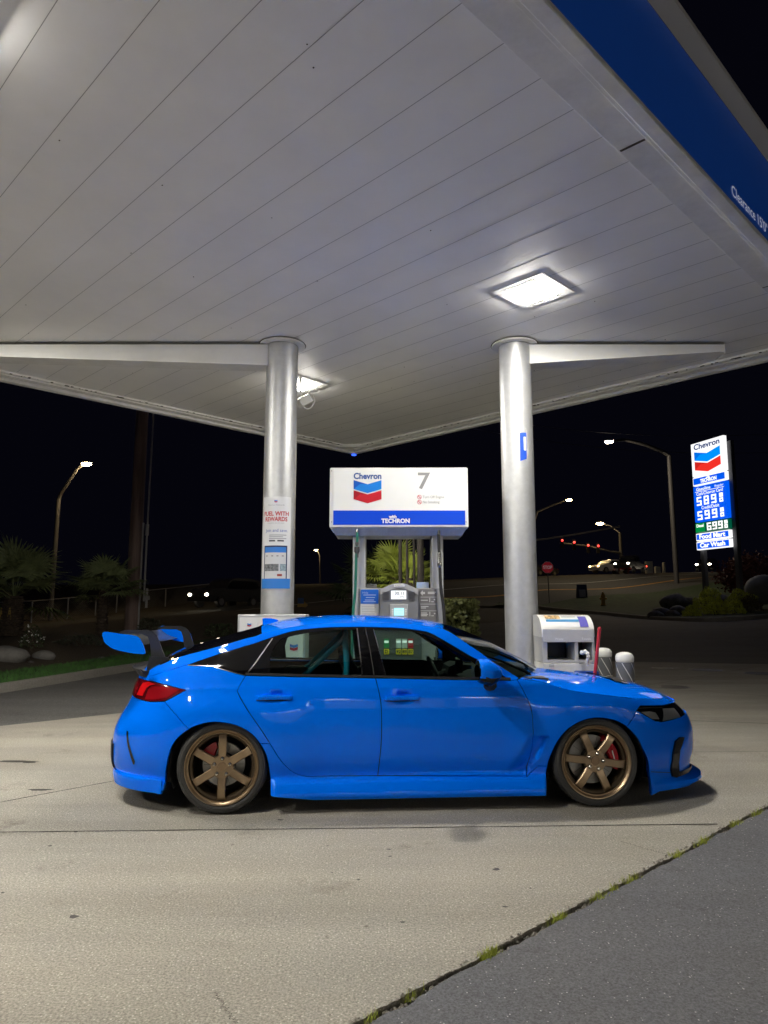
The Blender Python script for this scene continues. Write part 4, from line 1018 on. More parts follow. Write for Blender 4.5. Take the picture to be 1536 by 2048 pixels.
for i, (s, z) in enumerate(edge_l):
    t = i / (len(edge_l) - 1); xe = float(F(s, z)[0]); xc = min(xe + 0.24 * (1 - t) ** 0.8, 2.292)
    cen.append((xc, max(float(zh_c(xc)), z if t > 0.97 else 0)))
hood = loft('hood', PAINT, [(p[0], p[1] - 0.0005) for p in edge_l], cen, car, rows=16, ez=1.85)
e0 = len(HOODE)
both('hood_lip', [(hlx[0], hlx[1] + 0.004), HOODE[-1]] + edge_l[e0:e0 + 3] + [(hlx[0] + 0.20, hlx[1] + 0.002)], PAINT, step=0.02)
# hood vent and washer/cowl area
b = MB(); b.add([(1.72, -0.34, 0.0), (1.86, -0.30, 0.0), (1.86, 0.30, 0.0), (1.72, 0.34, 0.0)], [(0, 1, 2, 3)])
vs = []; n = 12
def hood_z(x, y):
    best = None
    for v in hood.data.vertices:
        d = (v.co.x - x) ** 2 + (v.co.y - y) ** 2
        if best is None or d < best[0]: best = (d, v.co.z)
    return best[1]
for i in range(n + 1):
    y = -0.36 + 0.72 * i / n
    for x in (1.76 - 0.02 * abs(y), 1.90 - 0.05 * abs(y)): vs.append((x, y, hood_z(x, y) + 0.012))
b = MB().add(vs, [(2 * i, 2 * i + 1, 2 * i + 3, 2 * i + 2) for i in range(n)]); b.build('hood_vent', MTB, hood, True)

# ---- windscreen, roof, rear glass, tail: lofted from the rails
i_ws = cut(RAIL, sz(886, 1258)); i_rf = j1; i_rw = cut(RAIL, sz(318, 1331))
def zc_roof(p, i):
    t = i / max(1, i_ws); x = float(F(*p)[0]); z = p[1]
    if i <= i_ws: return (x + 0.27 * (1 - t) + 0.07, z + 0.012 + 0.052 * math.sin(math.pi * min(1, 0.12 + 0.75 * t)) ** 1.0)
    if i <= i_rf:
        k = (i - i_ws) / (i_rf - i_ws); return (x + 0.07 * (1 - k) - 0.05 * k, z + 0.030 + 0.014 * math.sin(math.pi * k) + 0.030 * k ** 2)
    k = (i - i_rf) / (len(RAIL) - 1 - i_rf); return (x - 0.05 - 0.06 * k, z + 0.060 - 0.034 * k)
cen = [zc_roof(p, i) for i, p in enumerate(RAIL)]
loft('windscreen', glass_mat('windscreen_glass', (0.32, 0.38, 0.34)), RAIL[:i_ws + 1], cen[:i_ws + 1], car)
roof = loft('roof', PAINT, RAIL[i_ws:i_rf + 1], cen[i_ws:i_rf + 1], car, ez=2.3)
loft('rear_glass', GLB, RAIL[i_rf:i_rw + 1], cen[i_rf:i_rw + 1], car)
# tail deck runs on round the back edge of the car
zend = RAIL[-1][1]
tail_e = RAIL[i_rw:] + [(s, zend - 0.004 * i) for i, s in enumerate(np.linspace(RAIL[-1][0] - 0.06, SMIN + 0.001, 16), 1)]
cenT = cen[i_rw:]
xe_end = cenT[-1][0]
for i in range(16): cenT.append((min(cenT[-1][0] - 0.004, float(F(*tail_e[len(RAIL) - i_rw + i])[0]) + 0.01), cenT[-1][1] - 0.004))
for i in range(len(cenT)):
    xm = float(F(*tail_e[i])[0]); cenT[i] = (max(cenT[i][0], -2.10), cenT[i][1])
loft('tail_deck', PAINT, tail_e, cenT, car, ez=1.7)
# windscreen black band, cowl and wipers
b = MB(); vs = []; n = 14
cowl_e = [sz(1037, 1355.5), sz(1046, 1358)]
for i in range(n + 1):
    y = -0.80 + 1.6 * i / n; q = 1 - abs(y) / 0.86
    x0 = 0.80 + 0.26 * (1 - (1 - q) ** 2); x1 = x0 + 0.17
    z0 = 0.915 + 0.016 * q
    vs += [(x0 - 0.02, y, z0 + 0.004), (x1, y, z0 - 0.006)]
b.add(vs, [(2 * i, 2 * i + 1, 2 * i + 3, 2 * i + 2) for i in range(n)]); b.build('cowl', MTB, car, True)
for (p, q) in (((0.95, -0.62, 0.945), (0.60, -0.30, 1.085)), ((1.10, 0.02, 0.965), (0.70, 0.42, 1.10))):
    wv = MB().tube([p, ((p[0] + q[0]) / 2, (p[1] + q[1]) / 2, (p[2] + q[2]) / 2 + 0.012), q], [0.011, 0.009, 0.006], 6); wv.tube([(p[0] + 0.02, p[1], p[2] - 0.03), p], 0.016, 6)
    wv.build('wiper', MTB, car, True)

# ---- rear end
t_in = sz(300, 1400); t_top = sz(301, 1362)
TLX = 0.62
tl_poly = SZ([(372, 1380), (333, 1370), (301, 1362)]) + [(t_top[0] - 0.25, t_top[1] + 0.004), (t_top[0] - TLX, t_top[1] - 0.0), (t_top[0] - TLX, t_in[1] + 0.02), (t_in[0] - 0.25, t_in[1] - 0.002)] + SZ([(300, 1403), (329, 1402)])
TLD = mat('tail_lens_dark', (0.10, 0.003, 0.006), 0.08, coat=0.8); TLR = mat('tail_lens_red', (0.62, 0.008, 0.012), 0.12, coat=0.8, emit=(1, 0.01, 0.01), es=0.10)
TLM = mat('tail_lens_mid', (0.26, 0.005, 0.010), 0.1, coat=0.8)
tl = both('taillight', tl_poly, TLD, off=0.004, rim=0.02, step=0.03, ins=0.001)
for i, sd in ((0, -1), (1, 1)):
    ra = SZ([(299, 1364), (312, 1369), (300, 1371.5), (293, 1377), (286, 1392), (276, 1390)]) + [(sz(276, 1390)[0] - 0.005, sz(276, 1390)[1] + 0.005)] + SZ([(282, 1374), (288, 1366)])
    patch('light_guide', ra, TLR, tl[i], off=0.0075, side=sd, step=0.015, rim=0.003)
    rb = SZ([(304, 1373), (335, 1374), (360, 1379), (335, 1395), (312, 1399), (291, 1399), (297, 1380)])
    patch('lens_panel', rb, TLM, tl[i], off=0.006, side=sd, step=0.02)
    rc = [(sz(282, 1366)[0] - 0.02, sz(282, 1366)[1]), (sz(282, 1366)[0] - 0.30, sz(282, 1366)[1]), (sz(282, 1366)[0] - 0.30, sz(276, 1392)[1] + 0.01), (sz(276, 1392)[0] - 0.03, sz(276, 1392)[1] + 0.01)]
    patch('lens_panel', rc, TLM, tl[i], off=0.006, side=sd, step=0.03)
tg = [sz(299, 1354), sz(301, 1362), (t_top[0] - 0.25, t_top[1] + 0.004), (t_top[0] - TLX, t_top[1]), (t_top[0] - TLX, t_in[1] + 0.02), (SMIN + 0.001, t_in[1] + 0.02)]
tg += [tail_e[-1]] + tail_e[len(RAIL) - i_rw:][::-1][1:] + [RAIL[-1]]
both('tailgate', tg, PAINT, ins=0.001, step=0.05, rim=0.004)
rb_bot = [(ARR[0][0] - 0.15, 0.145), (ARR[0][0] - 0.35, 0.165), (ARR[0][0] - 0.8, 0.185), (SMIN + 0.001, 0.19)]
rb_poly = ARR[:kS + 1] + SZ([(352, 1430), (329, 1403), (300, 1403.5)]) + [(t_in[0] - 0.25, t_in[1] - 0.002), (t_top[0] - TLX, t_in[1] + 0.02), (SMIN + 0.001, t_in[1] + 0.02)] + rb_bot[::-1]
both('rear_bumper', rb_poly, PAINT, ins=G * 0.7, rim=0.012, step=0.03)
for sd in (-1, 1):
    patch('bumper_slot', SZ([(254, 1461), (257, 1463), (270.5, 1523), (269, 1529), (266.5, 1528)]), GLB, car, off=0.003, side=sd, step=0.015)
swept('rear_valance', PAINT, ARR[0][0] - 0.012, SMIN + 0.001, [(-0.03, 0.140, 0.2), (0.012, 0.140, 0.2), (0.024, 0.205, 0.2), (0.014, 0.232, 0.2), (-0.012, 0.240, 0.2)], 40, ramp=0.25)
both('rear_diffuser', [(SMIN + 0.56, 0.42), (SMIN + 0.001, 0.42), (SMIN + 0.001, 0.24), (SMIN + 0.52, 0.24)], MTB, off=0.012, rim=0.015, step=0.05)
for y in (-0.16, 0.0, 0.16):
    b = MB(); b.lathe([(0.052, -2.24), (0.055, -2.30), (0.047, -2.305), (0.045, -2.22)], 20, axis='X', mx=Matrix.Translation((0, y, 0.26)), capped=False); b.build('exhaust_tip', BRT, car, True)
# ducktail edge
dt = tail_e[len(RAIL) - i_rw - 4:]
zt0 = zend
swept('trunk_lip', MTB, RAIL[-1][0] + 0.03, SMIN + 0.001, [(-0.02, zt0 - 0.045, zt0 - 0.03), (0.004, zt0 - 0.048, zt0 - 0.03), (0.030, zt0 - 0.016, zt0 - 0.03), (0.060, zt0 + 0.014, zt0 - 0.03), (0.056, zt0 + 0.020, zt0 - 0.03), (0.03, zt0 + 0.004, zt0 - 0.03), (-0.03, zt0 - 0.002, zt0 - 0.03)], 40)

# ---- rear wing
wing = MB()
def plate_at(lat, pts, th): # polygon surveyed on a plane lateral to the car
    P = [car_at(u, v, lat) for u, v in pts]; return P
up_px = [(240, 1263), (253, 1260), (294, 1259.5), (306, 1263.5), (314, 1271), (318, 1281), (330, 1314), (330, 1330), (297, 1336), (303, 1314), (300, 1285), (296, 1273), (284, 1268), (262, 1267.5), (241, 1267)]
UP = plate_at(0.60, up_px, 0.01)
for y in (-0.60, 0.60):
    b = MB(); b.prism(UP, y - 0.006, y + 0.006); w_ = b.build('wing_upright', CARB, car)
EP = smooth_curve(plate_at(0.875, [(207, 1264), (240, 1267.5), (270, 1271.5), (279, 1277), (286, 1289), (290.5, 1305), (285, 1308), (262, 1306), (229, 1298.5), (215, 1290), (208, 1282)], 0.01), 4, True)
b = MB(); 
xs0, zs0 = car_at(214, 1268, 0.6); xs1, zs1 = car_at(276, 1284, 0.6)
foil = []
for i in range(13):
    t = i / 12; foil.append((t, 0.5 * 0.28 * t ** 0.5 * (1 - t) * 1.2 + 0.002))
x_le, z_le = xs1 - 0.015, zs1 - 0.03; x_te, z_te = xs0 + 0.055, zs0 - 0.008
up_l = [(x_le + (x_te - x_le) * t, z_le + (z_te - z_le) * t - 0.035 * math.sin(math.pi * t) * 0.6 + h * 0.10) for t, h in foil]
lo_l = [(x_le + (x_te - x_le) * t, z_le + (z_te - z_le) * t - 0.035 * math.sin(math.pi * t) * 0.6 - h * 0.16) for t, h in foil[::-1]]
MB().prism(up_l + lo_l[1:-1], -0.868, 0.868).build('wing_blade', CARB, car, True)
for y in (-0.876, 0.866):
    b = MB(); b.prism(EP, y, y + 0.010); b.build('wing_end_plate', PAINT, car)
    b = MB(); gx, gz = car_at(236, 1266, 0.87); gx2, gz2 = car_at(271, 1268, 0.87)
# stay brackets at the foot of the uprights, standing on the tail deck
BR = plate_at(0.60, [(300, 1313), (332, 1313.5), (345, 1318), (352, 1325), (330, 1340), (294, 1348), (296, 1330)], 0.01)
for y in (-0.615, 0.603):
    b = MB(); b.prism(BR, y, y + 0.008); b.build('wing_bracket', CARB, car)

# ---- roof antenna fin
ax, az = car_at(548, 1252, 0.0)
fin = [(car_at(u, v, 0.0)) for u, v in ((525, 1237.5), (530, 1236), (543, 1236.5), (554, 1239), (566, 1246), (585, 1252), (560, 1262), (527, 1263))]
b = MB(); n = len(fin)
cxm = sum(p[0] for p in fin) / n
for y, k in ((-0.034, 1.0),):
    pass
def finw(z): return 0.004 + 0.034 * max(0, min(1, (1.405 - z) / 0.11)) ** 1.3
vs = [(p[0], -finw(p[1]), p[1]) for p in fin] + [(p[0], finw(p[1]), p[1]) for p in fin]
b.add(vs, [tuple(range(n)), tuple(range(2 * n - 1, n - 1, -1))] + [(i, n + i, n + (i + 1) % n, (i + 1) % n) for i in range(n)])
b.build('roof_antenna', PAINT, car)

# ---- door handles, mirrors
for i, sd in ((0, -1), (1, 1)):
    for dr, (u, v) in ((fd[i], (803, 1395.5)), (rd[i], (549, 1394.5))):
        s_, z_ = sz(u, v)
        rec = [(s_ + 0.128 * math.cos(t) * (1 if abs(math.cos(t)) < 0.8 else 0.98), z_ + 0.032 * math.sin(t) - 0.004) for t in [2 * math.pi * k / 28 for k in range(28)]]
        hz = F(s_, z_); b = MB()
        # hollow behind the grip, drawn as a shallow dish set in the door
        vs = []; fs = []; rings = 5; n = 28
        for r_ in range(rings):
            k = 1 - r_ / (rings - 0.6); d = 0.0015 - 0.014 * (r_ > 1) * min(1, (r_ - 1) / 2)
            for t in [2 * math.pi * q / n for q in range(n)]:
                p = F(s_ + 0.10 * k * math.cos(t) - 0.01, z_ + (0.040 if math.sin(t) > 0 else 0.033) * k * math.sin(t)); nn = FN(s_, z_)
                vs.append((p[0] + nn[0] * d, sd * (p[1] + nn[1] * (0.0016 if True else d)), p[2]))
        gx = []
        prof = [(-0.128, 0.006), (-0.118, 0.020), (-0.07, 0.026), (0.05, 0.026), (0.105, 0.024), (0.126, 0.014), (0.130, 0.004)]
        grip = []
        for k in range(len(prof)):
            dx, out = prof[k]; p = F(s_ + dx, z_); hh = 0.0155 if 0 < k < len(prof) - 1 else 0.010
            for (o, dz) in ((-0.004, -hh), (out * 0.8, -hh), (out, -hh * 0.55), (out, hh * 0.55), (out * 0.8, hh), (-0.004, hh)):
                grip.append((p[0], sd * (p[1] + o), p[2] + dz))
        fs = [(a * 6 + c, a * 6 + (c + 1) % 6, (a + 1) * 6 + (c + 1) % 6, (a + 1) * 6 + c) for a in range(len(prof) - 1) for c in range(6)] + [(0, 1, 2, 3, 4, 5)[::-1], tuple(36 + c for c in range(6))]
        h_ = MB().add(grip, fs).build('handle', PAINT, dr, True)
        ribbon(h_, [(s_ - 0.126, z_ - 0.017), (s_ - 0.05, z_ - 0.021), (s_ + 0.06, z_ - 0.021), (s_ + 0.127, z_ - 0.015)], 0.009, MTB, 0.0015, 'grip_shade_strip', sd)  # black strip laid on the skin as the shade under the grip
        ribbon(h_, [(s_ - 0.02, z_ + 0.031), (s_ + 0.03, z_ + 0.036), (s_ + 0.07, z_ + 0.028)], 0.004, mat('recess_line', (0.0, 0.05, 0.30), 0.35), 0.0012, 'recess_edge', sd)
for sd in (-1, 1):
    lat0 = 1.035
    mxp, mzp = car_at(973, 1346, lat0)
    bm = bmesh.new(); bmesh.ops.create_uvsphere(bm, u_segments=36, v_segments=22, radius=1.0)
    for v in bm.verts:
        x, y, z = v.co
        sx = math.copysign(abs(x) ** (0.60 if x < 0 else 0.95), x); sy = math.copysign(abs(y) ** 0.85, y); szz = math.copysign(abs(z) ** 0.92, z)
        X = 0.106 * sx; Z = 0.092 * szz; Y = 0.118 * sy
        if X < -0.07: X = -0.07 - (X + 0.07) * -0.25
        k = 1 - 0.30 * max(0, X / 0.098) ** 1.5
        Z = Z * k - 0.004 * (X / 0.098) + (0.010 if X < 0 else 0)
        v.co = Vector((X + 0.008, Y * k, Z))
    bm.verts.index_update()
    vs = [v.co.copy() for v in bm.verts]; fu = [[v.index for v in f.verts] for f in bm.faces if f.calc_center_median().z > -0.026 and f.calc_center_median().x > -0.062]
    fl_ = [[v.index for v in f.verts] for f in bm.faces if f.calc_center_median().z <= -0.026 or f.calc_center_median().x <= -0.062]
    bm.free()
    off = Vector((mxp, sd * lat0, mzp))
    mc = MB(); mc.add([v + off for v in vs], fu); m_ = mc.build('wing_mirror', PAINT, car, True)
    mc = MB(); mc.add([Vector((v.x * 0.985, v.y * 0.985, v.z * 0.985 - 0.001)) + off for v in vs], fl_); mc.build('mirror_base', GLB, m_, True)
    b = MB(); b.tube([(mxp + 0.015, sd * (lat0 - 0.02), mzp - 0.07), (mxp + 0.03, sd * (lat0 - 0.09), mzp - 0.098), (mxp + 0.06, sd * 0.885, mzp - 0.10)], [0.035, 0.036, 0.05], 10); b.build('mirror_stalk', MTB, m_, True)
    gl_ = [(mxp - 0.070 + 0.0, sd * lat0 + 0.09 * math.cos(t), mzp + 0.058 * math.sin(t) + 0.004) for t in [2 * math.pi * k / 20 for k in range(20)]]
    mesh('mirror_glass', gl_, [tuple(range(20)) if sd < 0 else tuple(range(20))], mat('mirror_silver', (0.7, 0.7, 0.7), 0.03, metal=1.0), m_)

# ---- wheels
BRZ = mat('bronze_wheel', (0.36, 0.265, 0.17), 0.34, metal=0.95, var=0.05, vscale=30)
BRZD = mat('bronze_barrel', (0.07, 0.05, 0.03), 0.42, metal=0.8)
TYR = mat('tyre_rubber', (0.040, 0.039, 0.038), 0.62, bump=0.15, bscale=300, var=0.2, vscale=40)
STL = mat('brake_steel', (0.34, 0.335, 0.32), 0.38, metal=0.8, var=0.12, vscale=25); IRON = mat('hub_iron', (0.06, 0.06, 0.06), 0.6, metal=0.4)
CALR = mat('caliper_red', (0.50, 0.006, 0.016), 0.25, coat=0.8)
LUG = mat('lug_steel', (0.55, 0.52, 0.46), 0.2, metal=1.0)
def wheel_geo(sd, ang, front):                  # built about its own centre, outer face at y = 0 looking towards sd
    root = MB(); R_ = WR
    prof = [(0.240, 0.225), (0.285, 0.235), (0.305, 0.228), (0.318, 0.20), (0.3245, 0.15), (0.3245, 0.085), (0.319, 0.035), (0.311, 0.016), (0.307, 0.013), (0.305, 0.006), (0.300, 0.0065), (0.297, 0.002), (0.290, 0.001), (0.2885, 0.004), (0.284, 0.003), (0.281, 0.006), (0.276, 0.012), (0.272, 0.02), (0.262, 0.03)]
    M_ = lambda pr: [(r_, -sd * 0 + (h if sd < 0 else -h)) for r_, h in pr]
    t = root.lathe(M_(prof), 72, axis='Y', capped=False)
    # tread sipes
    return prof
def make_wheel(sd, ang, front):
    w_ = MB(); wx = WB if front else -WB; dy = -sd  # inward direction
    yo = sd * 0.925
    mxw = Matrix.Translation((wx, yo, WR))
    inn = lambda h: -sd * h
    tp = [(0.240, 0.225), (0.285, 0.235), (0.305, 0.228), (0.318, 0.20), (0.3245, 0.15), (0.3245, 0.085), (0.320, 0.04), (0.313, 0.018), (0.308, 0.012), (0.3055, 0.005), (0.300, 0.0055), (0.297, 0.0015), (0.288, -0.001), (0.2865, 0.002), (0.279, 0.001), (0.2775, 0.004), (0.270, 0.006), (0.262, 0.013), (0.259, 0.02), (0.248, 0.03)]
    wh = MB().lathe([(r_, inn(h)) for r_, h in [(0.19, 0.21), (0.203, 0.20), (0.21, 0.12), (0.202, 0.07), (0.21, 0.052)]], 72, axis='Y', mx=mxw, capped=False)
    wheel = wh.build('wheel', BRZD, car, True)
    ty = MB().lathe([(r_, inn(h)) for r_, h in tp], 96, axis='Y', mx=mxw, capped=False)
    for k in range(60):                         # shoulder grooves
        a = 2 * math.pi * k / 60; c, q = math.cos(a), math.sin(a)
        mm = mxw @ Matrix.Rotation(-a, 4, 'Y')
        ty.box(0.3175, 0.3252, min(inn(0.045), inn(0.11)), max(inn(0.045), inn(0.11)), -0.0018, 0.0018, 1, mm)
    ty.build('tyre', [TYR, MTB], wheel, True)
    rim = MB()
    rim.lathe([(r_, inn(h)) for r_, h in [(0.2095, 0.058), (0.213, 0.046), (0.222, 0.042), (0.229, 0.040), (0.2335, 0.022)]], 96, axis='Y', mx=mxw, mi=1, capped=False)
    rim.lathe([(r_, inn(h)) for r_, h in [(0.2335, 0.022), (0.236, 0.016), (0.239, 0.0155), (0.243, 0.018), (0.249, 0.013), (0.256, 0.003), (0.261, 0.002), (0.2635, 0.006), (0.2625, 0.015)]], 96, axis='Y', mx=mxw, capped=False)
    for k in range(6):
        a = R(ang + 60 * k)
        mm = mxw @ Matrix.Rotation(-a if sd < 0 else a, 4, 'Y') @ (Matrix.Identity(4) if sd < 0 else Matrix.Scale(1, 4))
        # spoke section from the hub outwards: radius, half width, face depth, back depth
        st = [(0.055, 0.036, 0.034, 0.075), (0.078, 0.0295, 0.030, 0.075), (0.10, 0.0290, 0.026, 0.074), (0.145, 0.0275, 0.020, 0.070), (0.19, 0.0278, 0.021, 0.066), (0.211, 0.0295, 0.026, 0.062), (0.226, 0.033, 0.034, 0.058)]
        vs = []
        for r_, hw_, f0, b0 in st:
            cb = 0.005
            vs += [(r_, inn(f0), -hw_ + cb), (r_, inn(f0), hw_ - cb), (r_, inn(f0 + cb), hw_), (r_, inn(b0), hw_ * 0.86), (r_, inn(b0), -hw_ * 0.86), (r_, inn(f0 + cb), -hw_)]
        fs = [(i * 6 + j, i * 6 + (j + 1) % 6, (i + 1) * 6 + (j + 1) % 6, (i + 1) * 6 + j) for i in range(len(st) - 1) for j in range(6)]
        rim.add(vs, fs, 0, mm)
    rim.lathe([(r_, inn(h)) for r_, h in [(0.082, 0.075), (0.082, 0.036), (0.078, 0.030), (0.040, 0.029), (0.034, 0.031), (0.033, 0.036)]], 48, axis='Y', mx=mxw, capped=False)
    rim.build('rim', [BRZ, BRZD], wheel, True)
    cap = MB().lathe([(0.0335, inn(0.040)), (0.0335, inn(0.031)), (0.031, inn(0.028)), (0.0, inn(0.027))], 32, axis='Y', mx=mxw)
    cap.build('centre_cap', mat('cap_bronze', (0.26, 0.18, 0.11), 0.4, metal=0.8), wheel, True)
    for k in range(5):
        lg = MB()
        a = R((75 if front else 88) + 72 * k)
        mm = mxw @ Matrix.Translation((0.0575 * math.cos(a), 0, 0.0575 * math.sin(a)))
        lg.lathe([(0.0115, inn(0.034)), (0.0115, inn(0.016)), (0.008, inn(0.012)), (0.0, inn(0.011))], 12, axis='Y', mx=mm)
        lg.lathe([(0.0145, inn(0.0295)), (0.0145, inn(0.0265)), (0.0125, inn(0.0262))], 14, axis='Y', mx=mm, mi=1, capped=False)
        lg.build('lug_nut', [LUG, MTB], wheel, True)
    rd_ = 0.175 if front else 0.152
    di = MB().lathe([(0.085, inn(0.118)), (rd_, inn(0.118)), (rd_, inn(0.146)), (0.085, inn(0.146))], 64, axis='Y', mx=mxw, capped=False)
    for k in range(10):
        a = 2 * math.pi * k / 10; mm = mxw @ Matrix.Rotation(-a, 4, 'Y')
        di.box(0.10, rd_ - 0.008, min(inn(0.1165), inn(0.118)), max(inn(0.1165), inn(0.118)), -0.0012, 0.0012, 1, mm)
    di.lathe([(0.0, inn(0.085)), (0.078, inn(0.085)), (0.086, inn(0.12))], 40, axis='Y', mx=mxw, mi=1)
    di.build('brake_disc', [STL, IRON], wheel, True)
    # caliper hugging the disc
    a0, a1 = (R(-22), R(62)) if front else (R(108), R(165))
    cal = MB(); vs = []; n = 10
    for i in range(n + 1):
        a = a0 + (a1 - a0) * i / n; e = math.sin(math.pi * (0.12 + 0.76 * i / n))
        r0, r1 = (rd_ - 0.062 * e, rd_ + 0.024)
        for (r_, h) in ((r0, 0.070 if front else 0.085), (r0 + 0.012, 0.058 if front else 0.075), (r1 - 0.012, 0.058 if front else 0.075), (r1, 0.074), (r1, 0.17), (r0, 0.17)):
            vs.append((r_ * math.cos(a), inn(h), r_ * math.sin(a)))
    fs = [(i * 6 + j, i * 6 + (j + 1) % 6, (i + 1) * 6 + (j + 1) % 6, (i + 1) * 6 + j) for i in range(n) for j in range(6)] + [(0, 1, 2, 3, 4, 5)[::-1], tuple(n * 6 + j for j in range(6))]
    cal.add(vs, fs, 0, mxw)
    ca = cal.build('brake_caliper', CALR if front else mat('caliper_dark_red', (0.28, 0.004, 0.012), 0.3, coat=0.5), wheel, True)
    if front:
        am = (a0 + a1) / 2 - 0.12
        mm = mxw @ Matrix.Rotation(-am, 4, 'Y') @ Matrix.Translation((rd_ - 0.022, inn(0.0565), 0))
        MB().box(-0.004, 0.004, -0.001, 0.001, -0.036, 0.036, mx=mm).build('caliper_lettering', WHITE, ca)
    # liner of the wheel house
    ln = MB(); vs = []; rr = 0.372; n = 26
    for i in range(n + 1):
        a = R(-25) + R(230) * i / n
        for yy in (sd * 0.888, sd * 0.58): vs.append((wx + rr * math.cos(a), yy, WR + 0.0 + rr * math.sin(a) * 0.93))
    ln.add(vs, [(2 * i, 2 * i + 1, 2 * i + 3, 2 * i + 2) for i in range(n)])
    vs = [(wx + rr * math.cos(R(-25) + R(230) * i / n), sd * 0.58, WR + rr * math.sin(R(-25) + R(230) * i / n) * 0.93) for i in range(n + 1)]
    ln.add(vs, [tuple(range(n + 1))]); ln.build('wheel_house', MTB, car)
for sd in (-1, 1):
    make_wheel(sd, 53, True); make_wheel(sd, 90, False)
# rolled inner edge of the arches
for sd in (-1, 1):
    for ar in (ARF, ARR):
        A = np.array(resample(ar, 0.02, False)); P = F(A[:, 0], A[:, 1]); vs = []
        for p in P: vs += [(p[0], sd * (p[1] - 0.001), p[2]), (p[0], sd * (p[1] - 0.045), p[2] + 0.004)]
        b = MB().add(vs, [(2 * i, 2 * i + 1, 2 * i + 3, 2 * i + 2) for i in range(len(P) - 1)]); b.build('arch_lip', PAINT, car, True)
# underside and closures
b = MB(); b.box(-2.05, 2.18, -0.56, 0.56, 0.15, 0.30); b.box(-0.98, 0.96, -0.86, 0.86, 0.115, 0.20); b.build('underbody', MTB, car)
b = MB(); b.box(1.02, 2.15, -0.55, 0.55, 0.301, 0.62); b.box(-2.02, -1.0, -0.55, 0.55, 0.301, 0.88); b.box(1.72, 2.1, -0.70, 0.70, 0.16, 0.6); b.box(-2.0, -1.76, -0.70, 0.70, 0.2, 0.66); b.build('inner_body', MTB, car)

# ---- cabin
b = MB()
b.box(-1.02, 0.98, -0.83, 0.83, 0.201, 0.26)                                             # floor
for sd in (-1, 1): b.box(-0.98, 0.92, min(sd * 0.80, sd * 0.845), max(sd * 0.80, sd * 0.845), 0.26, 0.925)   # door cards
b.box(-1.55, -1.02, -0.80, 0.80, 0.58, 0.80)                                              # rear shelf
b.build('cabin_tub', CAB, car)
b = MB(); prof = [(0.58, 0.60), (0.50, 0.78), (0.52, 0.86), (0.62, 0.905), (0.86, 0.93), (1.06, 0.92), (1.06, 0.55)]
b.prism(prof, -0.80, 0.80); b.prism([(0.44, 0.86), (0.46, 0.93), (0.52, 0.955), (0.66, 0.94), (0.66, 0.86)], 0.20, 0.58); b.build('dashboard', CAB2, car)
# headliner follows the roof from inside
cols = RAIL[i_ws - 2:i_rf + 8]; cc = cen[i_ws - 2:i_rf + 8]
hlo = loft('headliner', CAB2, [(p[0], p[1] - 0.02) for p in cols], [(c[0], c[1] - 0.03) for c in cc], car, off=-0.012); 
def seat(x, y, name='front_seat'):
    b = MB()
    b.box(x - 0.10, x + 0.40, y - 0.25, y + 0.25, 0.30, 0.44, bev=0.05)
    mm = Matrix.Translation((x - 0.10, y, 0.42)) @ Matrix.Rotation(R(-19), 4, 'Y')
    b.box(-0.11, 0.03, -0.25, 0.25, 0.0, 0.56, mx=mm, bev=0.05); b.box(-0.06, 0.09, -0.27, -0.19, 0.05, 0.50, mx=mm, bev=0.03); b.box(-0.06, 0.09, 0.19, 0.27, 0.05, 0.50, mx=mm, bev=0.03)
    b.box(-0.10, 0.01, -0.17, 0.17, 0.50, 0.74, mx=mm, bev=0.045)
    b.build(name, mat('seat_fabric', (0.030, 0.020, 0.022), 0.85), car, True)
seat(-0.12, 0.38); seat(-0.12, -0.38)
MB().box(-1.04, -0.80, -0.62, 0.62, 0.40, 0.92, bev=0.05).build('rear_seat_back', mat('seat_fabric', (0.03, 0.02, 0.022), 0.85), car, True)
st_c = Matrix.Translation((0.36, 0.38, 0.83)) @ Matrix.Rotation(R(68), 4, 'Y')
b = MB()
ringp = [(0.178 * math.cos(t), 0.178 * math.sin(t), 0) for t in [2 * math.pi * i / 36 for i in range(37)]]
b.tube([st_c @ Vector(p) for p in ringp], 0.017, 8); b.lathe([(0.0, -0.03), (0.065, -0.025), (0.07, 0.02), (0.0, 0.03)], 20, mx=st_c)
for a in (90, 210, 330): b.tube([st_c @ Vector((0.06 * math.cos(R(a)), 0.06 * math.sin(R(a)), 0)), st_c @ Vector((0.17 * math.cos(R(a)), 0.17 * math.sin(R(a)), 0))], 0.014, 6)
b.tube([st_c @ Vector((0, 0, 0)), st_c @ Vector((0, 0, 0.25))], 0.03, 8); b.build('steering_wheel', CAB2, car, True)
b = MB().box(0.50, 0.53, -0.10, 0.14, 0.90, 1.02, bev=0.01); b.build('centre_screen', GLB, car, True)
b = MB().box(0.10, 0.22, -0.13, 0.13, 1.255, 1.30, bev=0.02); b.build('mirror_inside', CAB, car, True)
